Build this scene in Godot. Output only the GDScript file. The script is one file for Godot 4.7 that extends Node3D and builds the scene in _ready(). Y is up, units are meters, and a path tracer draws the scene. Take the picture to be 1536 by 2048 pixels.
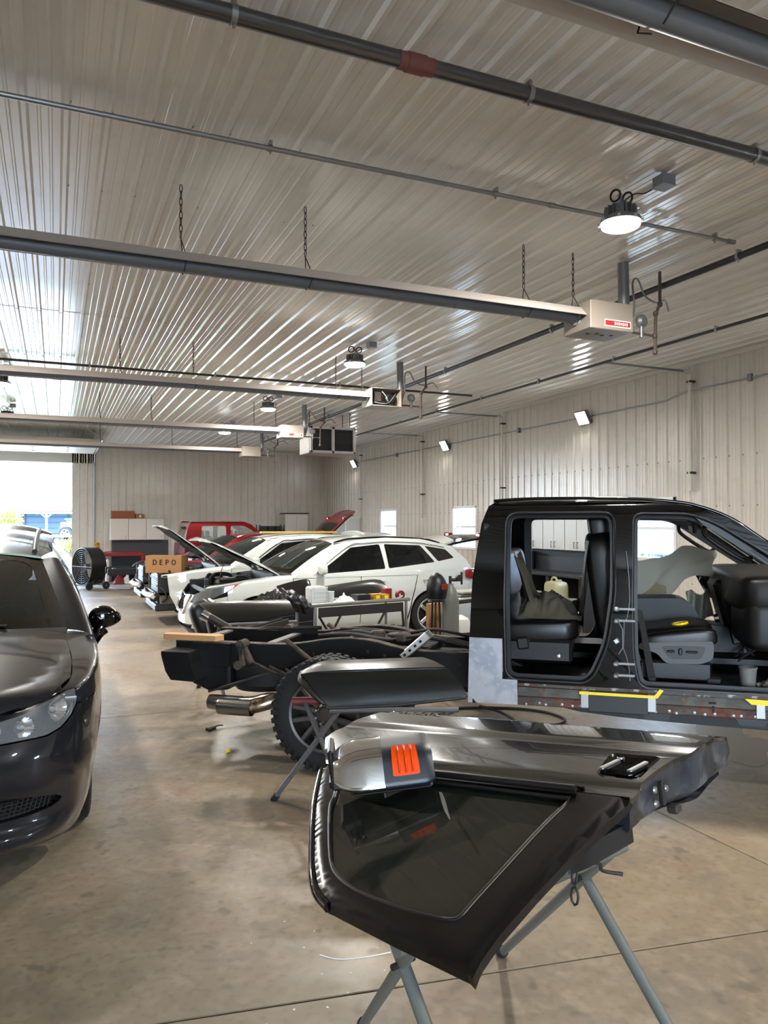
extends Node3D
# An auto body repair shop. y up, metres; -z runs down the building, +x to the window wall.

const EYE := 1.80
const CEIL := 4.22
const XR := 8.68      # inner face of the window wall
const XL := -9.6
const ZF := -25.0     # inner face of the far wall
const ZB := 7.5
var M := {}

func _ready():
	setup_camera()
	setup_sky()
	setup_exposure_and_lights()
	make_materials()
	build_shell()
	build_outside()
	build_ceiling_fittings()
	build_wall_fittings()
	build_minivan()
	build_truck()
	build_truck_contents()
	build_door_on_stand()
	build_parked_cars()
	build_loose_panels()
	build_work_tables()
	build_back_of_shop()
	build_floor_litter()

func setup_camera():
	var cam := Camera3D.new()
	cam.name = "camera"
	add_child(cam)
	cam.position = Vector3(0, EYE, 0)
	cam.rotation = Vector3(atan(23.0 / 1510.0), -deg_to_rad(23.5), 0)
	cam.fov = rad_to_deg(2.0 * atan(1024.0 / 1510.0))
	cam.near = 0.05
	cam.far = 400.0
	cam.current = true

var env: Environment
func setup_sky():
	var sm := ProceduralSkyMaterial.new()
	sm.sky_top_color = Color(0.62, 0.76, 0.93)
	sm.sky_horizon_color = Color(0.90, 0.95, 0.99)
	sm.ground_horizon_color = Color(0.75, 0.76, 0.74)
	sm.ground_bottom_color = Color(0.45, 0.45, 0.42)
	sm.sky_curve = 0.2
	sm.sky_energy_multiplier = 5.2
	sm.ground_energy_multiplier = 1.0
	var sky := Sky.new()
	sky.sky_material = sm
	env = Environment.new()
	env.background_mode = Environment.BG_SKY
	env.sky = sky
	env.tonemap_mode = Environment.TONE_MAPPER_LINEAR
	env.sdfgi_enabled = true
	env.ssao_enabled = true
	env.ssil_enabled = true
	var we := WorldEnvironment.new()
	we.name = "world"
	we.environment = env
	add_child(we)

const BAY_ENERGY := 18.5
const FLOOD_ENERGY := 1.5
func setup_exposure_and_lights():
	env.tonemap_exposure = 1.0
	var sun := DirectionalLight3D.new()
	sun.name = "sun"
	add_child(sun)
	sun.light_color = Color(1.0, 0.96, 0.9)
	sun.light_energy = 2.2
	sun.light_angular_distance = 1.5
	sun.shadow_enabled = true
	sun.rotation_degrees = Vector3(-58, -25, 0)   # high, shining from behind the camera's end of the building

# ---------------------------------------------------------------- mesh building
class B:
	var v := PackedVector3Array()
	var n := PackedVector3Array()
	var uv := PackedVector2Array()
	var idx := PackedInt32Array()
	func size() -> int:
		return v.size()
	func pt(p: Vector3, nn: Vector3, t := Vector2.ZERO) -> int:
		v.append(p); n.append(nn); uv.append(t)
		return v.size() - 1
	func tri(a: Vector3, b: Vector3, c: Vector3):
		var nn := (c - a).cross(b - a).normalized()
		var k := v.size()
		v.append(a); v.append(b); v.append(c)
		n.append(nn); n.append(nn); n.append(nn)
		uv.append(Vector2.ZERO); uv.append(Vector2.ZERO); uv.append(Vector2.ZERO)
		idx.append(k); idx.append(k + 1); idx.append(k + 2)
	func quad(a: Vector3, b: Vector3, c: Vector3, d: Vector3):
		var nn := (c - a).cross(b - d).normalized()
		var k := v.size()
		v.append(a); v.append(b); v.append(c); v.append(d)
		for i in 4: n.append(nn)
		uv.append(Vector2(0, 0)); uv.append(Vector2(1, 0)); uv.append(Vector2(1, 1)); uv.append(Vector2(0, 1))
		for i in [0, 1, 2, 0, 2, 3]: idx.append(k + i)
	# rows of points, smooth shaded
	func grid(rows: Array, closed_u := false, closed_v := false):
		var nr := rows.size()
		var nc: int = rows[0].size()
		var k := v.size()
		for i in nr:
			var r: PackedVector3Array = rows[i]
			for j in nc:
				var jl := j - 1; var jr := j + 1
				if closed_u:
					jl = (j - 1 + nc) % nc; jr = (j + 1) % nc
				else:
					jl = maxi(jl, 0); jr = mini(jr, nc - 1)
				var iu := i - 1; var id := i + 1
				if closed_v:
					iu = (i - 1 + nr) % nr; id = (i + 1) % nr
				else:
					iu = maxi(iu, 0); id = mini(id, nr - 1)
				var du: Vector3 = r[jr] - r[jl]
				var dv: Vector3 = rows[id][j] - rows[iu][j]
				var nn := dv.cross(du)
				if nn.length_squared() < 1e-16:
					# a pole: look at a neighbour row
					var i2 := clampi(i + (1 if i == 0 else -1), 0, nr - 1)
					du = rows[i2][jr] - rows[i2][jl]
					nn = dv.cross(du)
				nn = nn.normalized()
				v.append(r[j]); n.append(nn); uv.append(Vector2(float(j) / maxi(nc - 1, 1), float(i) / maxi(nr - 1, 1)))
		for i in (nr if closed_v else nr - 1):
			for j in (nc if closed_u else nc - 1):
				var a := k + i * nc + j
				var b := k + i * nc + (j + 1) % nc
				var c := k + ((i + 1) % nr) * nc + (j + 1) % nc
				var d := k + ((i + 1) % nr) * nc + j
				for q in [a, b, c, a, c, d]: idx.append(q)
	func box(c: Vector3, s: Vector3, bs := Basis(), bev := 0.0):
		var h := s * 0.5
		bev = minf(bev, minf(h.x, minf(h.y, h.z)) * 0.95)
		var P := func(x, y, z): return c + bs * Vector3(x, y, z)
		if bev <= 0.0:
			for ax in 3:
				for sg in [-1.0, 1.0]:
					var q := []
					for t in [[-1, -1], [1, -1], [1, 1], [-1, 1]]:
						var p := Vector3.ZERO
						p[ax] = sg * h[ax]; p[(ax + 1) % 3] = t[0] * h[(ax + 1) % 3]; p[(ax + 2) % 3] = t[1] * h[(ax + 2) % 3]
						q.append(c + bs * p)
					if sg > 0: quad(q[3], q[2], q[1], q[0])
					else: quad(q[0], q[1], q[2], q[3])
			return
		var corner := func(sx, sy, sz, ax):  # the corner's point on the face across axis ax
			var p := Vector3(sx * (h.x - bev), sy * (h.y - bev), sz * (h.z - bev))
			p[ax] += (bev if [sx, sy, sz][ax] > 0 else -bev)
			return c + bs * p
		for ax in 3:
			for sg in [-1, 1]:
				var q := []
				for t in [[-1, -1], [1, -1], [1, 1], [-1, 1]]:
					var sgn := [0, 0, 0]
					sgn[ax] = sg; sgn[(ax + 1) % 3] = t[0]; sgn[(ax + 2) % 3] = t[1]
					q.append(corner.call(sgn[0], sgn[1], sgn[2], ax))
				if sg > 0: quad(q[3], q[2], q[1], q[0])
				else: quad(q[0], q[1], q[2], q[3])
		for ax in 3:
			var a1 := (ax + 1) % 3; var a2 := (ax + 2) % 3
			for s1 in [-1, 1]:
				for s2 in [-1, 1]:
					var lo := [0, 0, 0]; var hi := [0, 0, 0]
					lo[ax] = -1; hi[ax] = 1; lo[a1] = s1; hi[a1] = s1; lo[a2] = s2; hi[a2] = s2
					var qa: Vector3 = corner.call(lo[0], lo[1], lo[2], a1)
					var qb: Vector3 = corner.call(hi[0], hi[1], hi[2], a1)
					var qc: Vector3 = corner.call(hi[0], hi[1], hi[2], a2)
					var qd: Vector3 = corner.call(lo[0], lo[1], lo[2], a2)
					if s1 * s2 > 0: quad(qa, qb, qc, qd)
					else: quad(qd, qc, qb, qa)
		for sx in [-1, 1]:
			for sy in [-1, 1]:
				for sz in [-1, 1]:
					var qa: Vector3 = corner.call(sx, sy, sz, 0)
					var qb: Vector3 = corner.call(sx, sy, sz, 1)
					var qc: Vector3 = corner.call(sx, sy, sz, 2)
					if sx * sy * sz > 0: tri(qa, qc, qb)
					else: tri(qa, qb, qc)
	func tube(path: PackedVector3Array, rad, seg := 10, caps := true, closed := false):
		var rows := []
		var np := path.size()
		var up := Vector3.UP
		var t0 := (path[1] - path[0]).normalized()
		if absf(t0.dot(up)) > 0.9: up = Vector3.RIGHT
		var x := up.cross(t0).normalized()
		for i in np:
			var t: Vector3
			if closed: t = (path[(i + 1) % np] - path[(i - 1 + np) % np]).normalized()
			elif i == 0: t = (path[1] - path[0]).normalized()
			elif i == np - 1: t = (path[i] - path[i - 1]).normalized()
			else: t = ((path[i + 1] - path[i]).normalized() + (path[i] - path[i - 1]).normalized()).normalized()
			x = (x - t * x.dot(t)).normalized()
			var y := t.cross(x)
			var r: float = rad[i] if rad is Array or rad is PackedFloat32Array else rad
			var row := PackedVector3Array()
			for j in seg:
				var a := TAU * j / seg
				row.append(path[i] + (x * cos(a) + y * sin(a)) * r)
			rows.append(row)
		grid(rows, true, closed)
		if caps and not closed:
			for e in [0, np - 1]:
				var row: PackedVector3Array = rows[e]
				for j in seg:
					if e == 0: tri(path[0], row[j], row[(j + 1) % seg])
					else: tri(path[e], row[(j + 1) % seg], row[j])
	# profile of (radius, height) turned round the y axis of xf; sharp corners stay sharp
	func lathe(prof: Array, seg: int, xf := Transform3D()):
		var run := [prof[0]]
		for i in range(1, prof.size()):
			run.append(prof[i])
			var brk := i == prof.size() - 1
			if not brk:
				var d0: Vector2 = (prof[i] - prof[i - 1]).normalized()
				var d1: Vector2 = (prof[i + 1] - prof[i]).normalized()
				brk = d0.dot(d1) < 0.82
			if brk:
				var rows := []
				for p in run:
					var row := PackedVector3Array()
					for j in seg:
						var a := TAU * j / seg
						row.append(xf * Vector3(p.x * cos(a), p.y, p.x * sin(a)))
					rows.append(row)
				grid(rows, true)
				run = [prof[i]]
	# polygon in the xy plane of xf, pulled from z=0 to z=depth
	func prism(poly: PackedVector2Array, depth: float, xf := Transform3D()):
		var p := poly.duplicate()
		if Geometry2D.is_polygon_clockwise(p): p.reverse()
		var t := Geometry2D.triangulate_polygon(p)
		for i in range(0, t.size(), 3):
			var a := p[t[i]]; var b := p[t[i + 1]]; var c := p[t[i + 2]]
			if (b - a).cross(c - a) < 0:
				var s := b; b = c; c = s
			var z1 := Vector3(0, 0, depth)
			var A := Vector3(a.x, a.y, 0); var Bb := Vector3(b.x, b.y, 0); var Cc := Vector3(c.x, c.y, 0)
			tri(xf * A, xf * Bb, xf * Cc)
			tri(xf * (A + z1), xf * (Cc + z1), xf * (Bb + z1))
		for i in p.size():
			var a := p[i]; var b := p[(i + 1) % p.size()]
			quad(xf * Vector3(a.x, a.y, depth), xf * Vector3(b.x, b.y, depth), xf * Vector3(b.x, b.y, 0), xf * Vector3(a.x, a.y, 0))
	# a 2D polygon cut into cells and laid over the surface f(p: Vector2) -> Vector3; thick > 0 adds a back and edges
	func drape(poly: PackedVector2Array, f: Callable, cell: Vector2, flip := false, thick := 0.0, holes := []):
		var lo := poly[0]; var hi := poly[0]
		for p in poly:
			lo = lo.min(p); hi = hi.max(p)
		var e := cell * 0.05
		var sg := -1.0 if flip else 1.0
		var nx := maxi(1, ceili((hi.x - lo.x) / cell.x)); var ny := maxi(1, ceili((hi.y - lo.y) / cell.y))
		var sx := (hi.x - lo.x) / nx; var sy := (hi.y - lo.y) / ny
		var nrm := func(p: Vector2) -> Vector3:
			var du: Vector3 = f.call(p + Vector2(e.x, 0)) - f.call(p - Vector2(e.x, 0))
			var dv: Vector3 = f.call(p + Vector2(0, e.y)) - f.call(p - Vector2(0, e.y))
			return du.cross(dv).normalized() * sg
		var done := {}
		for iy in ny:
			var y0 := lo.y + sy * iy; var y1 := y0 + sy
			var strip := PackedVector2Array([Vector2(lo.x - 1, y0), Vector2(hi.x + 1, y0), Vector2(hi.x + 1, y1), Vector2(lo.x - 1, y1)])
			for piece in Geometry2D.intersect_polygons(poly, strip):
				if Geometry2D.is_polygon_clockwise(piece): continue
				var plo: float = piece[0].x; var phi: float = piece[0].x
				for q in piece:
					plo = minf(plo, q.x); phi = maxf(phi, q.x)
				for ix in range(maxi(0, int((plo - lo.x) / sx)), mini(nx, int((phi - lo.x) / sx) + 1)):
					var x0 := lo.x + sx * ix
					var cl := PackedVector2Array([Vector2(x0, y0 - 1), Vector2(x0 + sx, y0 - 1), Vector2(x0 + sx, y1 + 1), Vector2(x0, y1 + 1)])
					var bits: Array = []
					bits.append_array(Geometry2D.intersect_polygons(piece, cl))
					for h in holes:
						var nb := []
						for q in bits:
							for r in Geometry2D.clip_polygons(q, h):
								if not Geometry2D.is_polygon_clockwise(r): nb.append(r)
						bits = nb
					for q in bits:
						if q.size() < 3 or Geometry2D.is_polygon_clockwise(q): continue
						var t := Geometry2D.triangulate_polygon(q)
						if t.is_empty(): continue
						var ids := PackedInt32Array(); var bids := PackedInt32Array()
						for p in q:
							var key := Vector2i(roundi(p.x * 20000), roundi(p.y * 20000))
							if not done.has(key):
								var pos: Vector3 = f.call(p)
								var nn: Vector3 = nrm.call(p)
								var k := pt(pos, nn, p)
								var kb := k
								if thick > 0: kb = pt(pos - nn * thick, -nn, p)
								done[key] = Vector2i(k, kb)
							ids.append(done[key].x); bids.append(done[key].y)
						for i in range(0, t.size(), 3):
							var a := t[i]; var b := t[i + 1]; var c := t[i + 2]
							if ((q[b] - q[a]).cross(q[c] - q[a]) < 0) != flip:
								var s := b; b = c; c = s
							idx.append(ids[a]); idx.append(ids[c]); idx.append(ids[b])
							if thick > 0:
								idx.append(bids[a]); idx.append(bids[b]); idx.append(bids[c])
		if thick > 0:
			for loop in [poly] + holes:
				var m: int = loop.size()
				for i in m:
					var a: Vector2 = loop[i]; var b: Vector2 = loop[(i + 1) % m]
					var k := maxi(1, ceili((b - a).length() / maxf(cell.x, cell.y)))
					for j in k:
						var p0 := a.lerp(b, float(j) / k); var p1 := a.lerp(b, float(j + 1) / k)
						var q0: Vector3 = f.call(p0); var q1: Vector3 = f.call(p1)
						var m0: Vector3 = nrm.call(p0) * thick; var m1: Vector3 = nrm.call(p1) * thick
						quad(q0, q1, q1 - m1, q0 - m0)
	func add(o: B, xf := Transform3D()):
		var k := v.size()
		for i in o.v.size():
			v.append(xf * o.v[i]); n.append((xf.basis * o.n[i]).normalized()); uv.append(o.uv[i])
		for i in o.idx: idx.append(k + i)
	func mesh() -> ArrayMesh:
		var a := []
		a.resize(Mesh.ARRAY_MAX)
		a[Mesh.ARRAY_VERTEX] = v; a[Mesh.ARRAY_NORMAL] = n; a[Mesh.ARRAY_TEX_UV] = uv; a[Mesh.ARRAY_INDEX] = idx
		var m := ArrayMesh.new()
		m.add_surface_from_arrays(Mesh.PRIMITIVE_TRIANGLES, a)
		return m

func V(x: float, y: float, z := 0.0) -> Vector3: return Vector3(x, y, z)
func P2(a: Array) -> PackedVector2Array:
	var r := PackedVector2Array()
	for i in range(0, a.size(), 2): r.append(Vector2(a[i], a[i + 1]))
	return r
func P3(a: Array) -> PackedVector3Array:
	var r := PackedVector3Array()
	for i in range(0, a.size(), 3): r.append(Vector3(a[i], a[i + 1], a[i + 2]))
	return r
func rect(x0: float, y0: float, x1: float, y1: float) -> PackedVector2Array:
	return PackedVector2Array([Vector2(x0, y0), Vector2(x1, y0), Vector2(x1, y1), Vector2(x0, y1)])
# a polygon with its corners rounded off by r
func rounded(poly: PackedVector2Array, r: float, k := 5) -> PackedVector2Array:
	var out := PackedVector2Array()
	var m := poly.size()
	for i in m:
		var a := poly[(i - 1 + m) % m]; var b := poly[i]; var c := poly[(i + 1) % m]
		var l := minf(r, minf((a - b).length(), (c - b).length()) * 0.48)
		var p := b + (a - b).normalized() * l; var q := b + (c - b).normalized() * l
		for j in k + 1:
			var t := float(j) / k
			out.append(p.lerp(b, t).lerp(b.lerp(q, t), t))
	return out
# a smooth curve through points
func smooth3(pts: PackedVector3Array, k := 6, closed := false) -> PackedVector3Array:
	var out := PackedVector3Array()
	var m := pts.size()
	for i in (m if closed else m - 1):
		var p0 := pts[(i - 1 + m) % m] if closed else pts[maxi(i - 1, 0)]
		var p1 := pts[i]; var p2 := pts[(i + 1) % m]
		var p3 := pts[(i + 2) % m] if closed else pts[mini(i + 2, m - 1)]
		for j in k: out.append(p1.cubic_interpolate(p2, p0, p3, float(j) / k))
	if not closed: out.append(pts[m - 1])
	return out
func smooth2(pts: PackedVector2Array, k := 6, closed := false) -> PackedVector2Array:
	var q := PackedVector3Array()
	for p in pts: q.append(V(p.x, p.y))
	var out := PackedVector2Array()
	for p in smooth3(q, k, closed): out.append(Vector2(p.x, p.y))
	return out
# piecewise smooth value: table of [x, value] rows
func tab(t: Array, x: float) -> float:
	var m := t.size()
	if x <= t[0][0]: return t[0][1]
	if x >= t[m - 1][0]: return t[m - 1][1]
	for i in m - 1:
		if x <= t[i + 1][0]:
			var h: float = t[i + 1][0] - t[i][0]
			var s: float = (x - t[i][0]) / h
			var d1: float = (t[i + 1][1] - t[i][1]) / h
			var d0: float = d1 if i == 0 else (t[i][1] - t[i - 1][1]) / (t[i][0] - t[i - 1][0])
			var d2: float = d1 if i == m - 2 else (t[i + 2][1] - t[i + 1][1]) / (t[i + 2][0] - t[i + 1][0])
			var m0 := 0.0 if d0 * d1 <= 0 else 2.0 * d0 * d1 / (d0 + d1)
			var m1 := 0.0 if d2 * d1 <= 0 else 2.0 * d2 * d1 / (d2 + d1)
			var s2 := s * s; var s3 := s2 * s
			return (2 * s3 - 3 * s2 + 1) * t[i][1] + (s3 - 2 * s2 + s) * h * m0 + (-2 * s3 + 3 * s2) * t[i + 1][1] + (s3 - s2) * h * m1
	return t[m - 1][1]
func circle(cx: float, cy: float, r: float, k := 24) -> PackedVector2Array:
	var o := PackedVector2Array()
	for i in k: o.append(Vector2(cx + r * cos(TAU * i / k), cy + r * sin(TAU * i / k)))
	return o

# ---------------------------------------------------------------- objects
var used := {}
func numbered(called: String, parent: Node) -> String:
	var key := str(parent.get_instance_id()) + called
	used[key] = used.get(key, 0) + 1
	return called if used[key] == 1 else "%s_%03d" % [called, used[key] - 1]
func thing(called: String, label: String, category: String, at := Vector3.ZERO, turn := 0.0, group := "") -> Node3D:
	var o := Node3D.new()
	o.name = numbered(called, self)
	add_child(o)
	o.position = at
	o.rotation.y = deg_to_rad(turn)
	tag(o, label, category, group)
	return o
func tag(o: Node3D, label: String, category: String, group := ""):
	o.set_meta("label", label)
	o.set_meta("category", category)
	if group: o.set_meta("group", group)
func obj(called: String, b: B, m: Material, parent: Node = self) -> MeshInstance3D:
	return inst(called, b.mesh(), m, parent)
func inst(called: String, me: Mesh, m: Material, parent: Node = self) -> MeshInstance3D:
	var o := MeshInstance3D.new()
	o.mesh = me
	o.material_override = m
	o.name = numbered(called, parent)
	parent.add_child(o)
	return o
func structure(called: String, parent: Node = self) -> Node3D:
	var o := Node3D.new()
	o.name = called
	parent.add_child(o)
	o.set_meta("kind", "structure")
	return o
func dup(o: Node3D, at: Vector3, turn := 0.0, label := "") -> Node3D:
	var c: Node3D = o.duplicate()
	var base := String(o.name)
	c.name = numbered(base, self)
	add_child(c)
	c.position = at
	c.rotation.y = deg_to_rad(turn)
	if label: c.set_meta("label", label)
	return c
func text_mesh(s: String, h: float, depth := 0.002, font := "Droid Sans", bold := false) -> TextMesh:
	var f := SystemFont.new()
	f.font_names = PackedStringArray([font])
	if bold: f.font_weight = 700
	var t := TextMesh.new()
	t.text = s
	t.font = f
	t.font_size = 32
	t.pixel_size = h / 24.0
	t.depth = depth
	t.curve_step = 4
	return t

# ---------------------------------------------------------------- materials
func mat(called: String, c: Color, rough := 0.6, metal := 0.0, coat := 0.0) -> StandardMaterial3D:
	var m := StandardMaterial3D.new()
	m.resource_name = called
	m.albedo_color = c
	m.roughness = rough
	m.metallic = metal
	if coat > 0:
		m.clearcoat_enabled = true
		m.clearcoat = coat
		m.clearcoat_roughness = 0.03
		m.metallic_specular = 0.2
	m.cull_mode = BaseMaterial3D.CULL_DISABLED
	M[called] = m
	return m
func noise_img(size: int, freq: float, oct: int, seedv: int, type := FastNoiseLite.TYPE_SIMPLEX_SMOOTH) -> Image:
	var fn := FastNoiseLite.new()
	fn.seed = seedv
	fn.frequency = freq
	fn.noise_type = type
	fn.fractal_octaves = oct
	return fn.get_seamless_image(size, size, false, false, 0.12)
func tex(im: Image) -> ImageTexture:
	return ImageTexture.create_from_image(im)
# a texture mixing base colours by layered noise; layers: [freq, octaves, seed, colour, low, high]
func blotch(size: int, base: Color, layers: Array) -> ImageTexture:
	var im := Image.create(size, size, false, Image.FORMAT_RGB8)
	var src := []
	for l in layers: src.append(noise_img(size, l[0], l[1], l[2]).get_data())
	var data := PackedByteArray()
	data.resize(size * size * 3)
	var nl := layers.size()
	for i in size * size:
		var r := base.r; var g := base.g; var b := base.b
		for k in nl:
			var l: Array = layers[k]
			var t: float = clampf((src[k][i] / 255.0 - l[4]) / (l[5] - l[4]), 0.0, 1.0)
			if t > 0.0:
				var c: Color = l[3]
				t *= c.a
				r += (c.r - r) * t; g += (c.g - g) * t; b += (c.b - b) * t
		data[i * 3] = int(r * 255); data[i * 3 + 1] = int(g * 255); data[i * 3 + 2] = int(b * 255)
	im.set_data(size, size, false, Image.FORMAT_RGB8, data)
	return tex(im)
func triplanar(m: StandardMaterial3D, metres: float, world := true):
	m.uv1_triplanar = true
	m.uv1_world_triplanar = world
	m.uv1_scale = Vector3.ONE / metres

func make_materials():
	var c := mat("concrete", Color.WHITE, 0.50)
	c.albedo_texture = blotch(896, Color(0.50, 0.445, 0.362), [
		[0.003, 5, 1, Color(0.58, 0.525, 0.435, 0.75), 0.42, 0.85], [0.004, 5, 2, Color(0.44, 0.395, 0.335, 0.75), 0.45, 0.9],
		[0.006, 4, 7, Color(0.55, 0.42, 0.36, 0.35), 0.60, 0.85], [0.012, 5, 3, Color(0.41, 0.375, 0.325, 0.55), 0.48, 0.9],
		[0.05, 4, 4, Color(0.60, 0.55, 0.48, 0.45), 0.45, 0.85], [0.12, 3, 5, Color(0.38, 0.34, 0.29, 0.45), 0.52, 0.85], [0.03, 3, 6, Color(0.32, 0.29, 0.25, 0.5), 0.76, 0.86]])
	c.roughness_texture = blotch(512, Color(0.95, 0.95, 0.95), [[0.008, 4, 11, Color(0.70, 0.70, 0.70), 0.35, 0.75], [0.05, 3, 12, Color(1, 1, 1, 0.6), 0.45, 0.8]])
	triplanar(c, 6.3)
	c.metallic_specular = 0.42
	var lp := mat("liner_panel", Color(0.885, 0.87, 0.84), 0.19)
	lp.metallic_specular = 0.7
	lp.albedo_texture = blotch(512, Color(0.97, 0.96, 0.95), [[0.004, 4, 21, Color(0.93, 0.92, 0.90, 0.5), 0.4, 0.9], [0.02, 4, 22, Color(0.86, 0.84, 0.81, 0.25), 0.6, 0.9]])
	triplanar(lp, 3.7)
	var wp := mat("wall_panel", Color(0.82, 0.80, 0.765), 0.28)
	wp.metallic_specular = 0.55
	wp.albedo_texture = blotch(512, Color(0.97, 0.95, 0.93), [[0.004, 4, 31, Color(0.91, 0.89, 0.86, 0.6), 0.4, 0.9], [0.02, 4, 32, Color(0.84, 0.81, 0.77, 0.3), 0.6, 0.9]])
	triplanar(wp, 2.9)
	mat("trim_cream", Color(0.80, 0.77, 0.72), 0.4)
	mat("outer_wall", Color(0.6, 0.6, 0.58), 0.7)
	mat("galv", Color(0.60, 0.60, 0.60), 0.38, 0.85)
	mat("galv_dull", Color(0.50, 0.505, 0.51), 0.5, 0.7)
	mat("heater_tube", Color(0.42, 0.43, 0.445), 0.5, 0.2)
	mat("reflector", Color(0.74, 0.71, 0.69), 0.42, 0.35)
	mat("burner_box", Color(0.53, 0.495, 0.455), 0.45, 0.1)
	mat("box_grey", Color(0.55, 0.57, 0.60), 0.5, 0.3)
	mat("pipe_dark", Color(0.25, 0.25, 0.255), 0.4, 0.6)
	mat("pipe_rust", Color(0.34, 0.285, 0.26), 0.7, 0.2)
	mat("coupling_red", Color(0.46, 0.27, 0.24), 0.6)
	mat("iron", Color(0.22, 0.20, 0.19), 0.6, 0.5)
	mat("black_plastic", Color(0.045, 0.047, 0.052), 0.5)
	mat("black_gloss", Color(0.012, 0.013, 0.015), 0.12, 0.0, 1.0)
	mat("rubber", Color(0.055, 0.055, 0.057), 0.75)
	mat("white_paint", Color(0.74, 0.755, 0.735), 0.25, 0.0, 1.0)
	mat("white_plastic", Color(0.85, 0.85, 0.84), 0.4)
	mat("cream_door", Color(0.83, 0.79, 0.75), 0.45)
	mat("red_paint", Color(0.38, 0.03, 0.05), 0.3, 0.25, 1.0)
	mat("red_dull", Color(0.50, 0.07, 0.08), 0.55)
	mat("chrome", Color(0.88, 0.88, 0.89), 0.07, 1.0)
	mat("steel", Color(0.62, 0.61, 0.60), 0.3, 1.0)
	mat("aluminium", Color(0.72, 0.72, 0.71), 0.35, 1.0)
	mat("carton", Color(0.60, 0.44, 0.28), 0.8)
	mat("wood", Color(0.74, 0.55, 0.36), 0.6)
	mat("yellow", Color(0.95, 0.82, 0.08), 0.5)
	mat("print_black", Color(0.05, 0.05, 0.05), 0.7)
	mat("print_white", Color(0.92, 0.92, 0.9), 0.6)
	mat("print_red", Color(0.62, 0.12, 0.12), 0.6)
	mat("grass", Color(0.50, 0.51, 0.34), 0.9)
	mat("gravel", Color(0.66, 0.62, 0.56), 0.95)
	var g := mat("glass_clear", Color(0.85, 0.92, 0.92, 0.12), 0.02)
	g.transparency = BaseMaterial3D.TRANSPARENCY_ALPHA
	g = mat("glass_tint", Color(0.02, 0.03, 0.035, 0.93), 0.03)
	g.transparency = BaseMaterial3D.TRANSPARENCY_ALPHA
	g = mat("glass_screen", Color(0.06, 0.10, 0.10, 0.62), 0.02)
	g.transparency = BaseMaterial3D.TRANSPARENCY_ALPHA
	var lamp := mat("lamp_lens", Color(1, 1, 1), 0.4)
	lamp.emission_enabled = true
	lamp.emission = Color(1.0, 0.99, 0.97)
	lamp.emission_energy_multiplier = 12.0
	more_materials()
# ---------------------------------------------------------------- room
# ribbed sheet: profile offsets over one 0.2286 m pitch, (across, out)
const PITCH := 0.2286
func rib_profile(width: float) -> Array:
	var one := [[0.0, 0.0], [0.016, 0.023], [0.040, 0.023], [0.056, 0.0], [0.098, 0.0], [0.104, 0.0035], [0.116, 0.0035], [0.122, 0.0], [0.160, 0.0], [0.166, 0.0035], [0.178, 0.0035], [0.184, 0.0]]
	var out := []
	var k := roundi(width / PITCH)
	for i in k:
		for p in one: out.append(Vector2(i * PITCH + p[0], p[1]))
	out.append(Vector2(k * PITCH, 0.0))
	return out
# a ribbed sheet of the given width and length: across = x, along = y, out = z
func ribbed(width: float, length: float) -> B:
	var b := B.new()
	var pr := rib_profile(width)
	for i in pr.size() - 1:
		var p: Vector2 = pr[i]; var q: Vector2 = pr[i + 1]
		b.quad(V(p.x, length, p.y), V(q.x, length, q.y), V(q.x, 0, q.y), V(p.x, 0, p.y))
	return b

func slab(called: String, lo: Vector3, hi: Vector3, m: Material, parent: Node = self) -> MeshInstance3D:
	var b := B.new()
	b.box((lo + hi) * 0.5, hi - lo)
	return obj(called, b, m, parent)
func solid(called: String, lo: Vector3, hi: Vector3, m: Material) -> MeshInstance3D:
	var o := slab(called, lo, hi, m)
	o.set_meta("kind", "structure")
	return o

const WIN_Y0 := 1.20
const WIN_Y1 := 2.21
func build_shell():
	build_floor()
	build_ceiling()
	build_walls()

func build_floor():
	var fl := structure("floor")
	# saw-cut slabs with 8 mm joints; the cut at z=-2.6 runs a little askew
	var zc := [-25.2, -19.7, -15.6, -11.55, -7.46]
	var xc := [XL - 0.2, -1.1, 3.46, XR + 0.2]
	var g := 0.004
	var skew := func(x: float) -> float: return -2.90 + 0.168 * x
	for i in 3:
		var x0: float = xc[i] + g; var x1: float = xc[i + 1] - g
		for j in 4:
			obj("slab", flat_slab(P2([x0, zc[j] + g, x1, zc[j] + g, x1, zc[j + 1] - g, x0, zc[j + 1] - g])), M.concrete, fl)
		obj("slab", flat_slab(P2([x0, -7.46 + g, x1, -7.46 + g, x1, skew.call(x1) - g, x0, skew.call(x0) - g])), M.concrete, fl)
		obj("slab", flat_slab(P2([x0, skew.call(x0) + g, x1, skew.call(x1) + g, x1, ZB + 0.2, x0, ZB + 0.2])), M.concrete, fl)
	slab("joint_bed", V(XL - 0.2, -0.14, -25.2), V(XR + 0.2, -0.014, ZB + 0.2), M.joint, fl)
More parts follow.
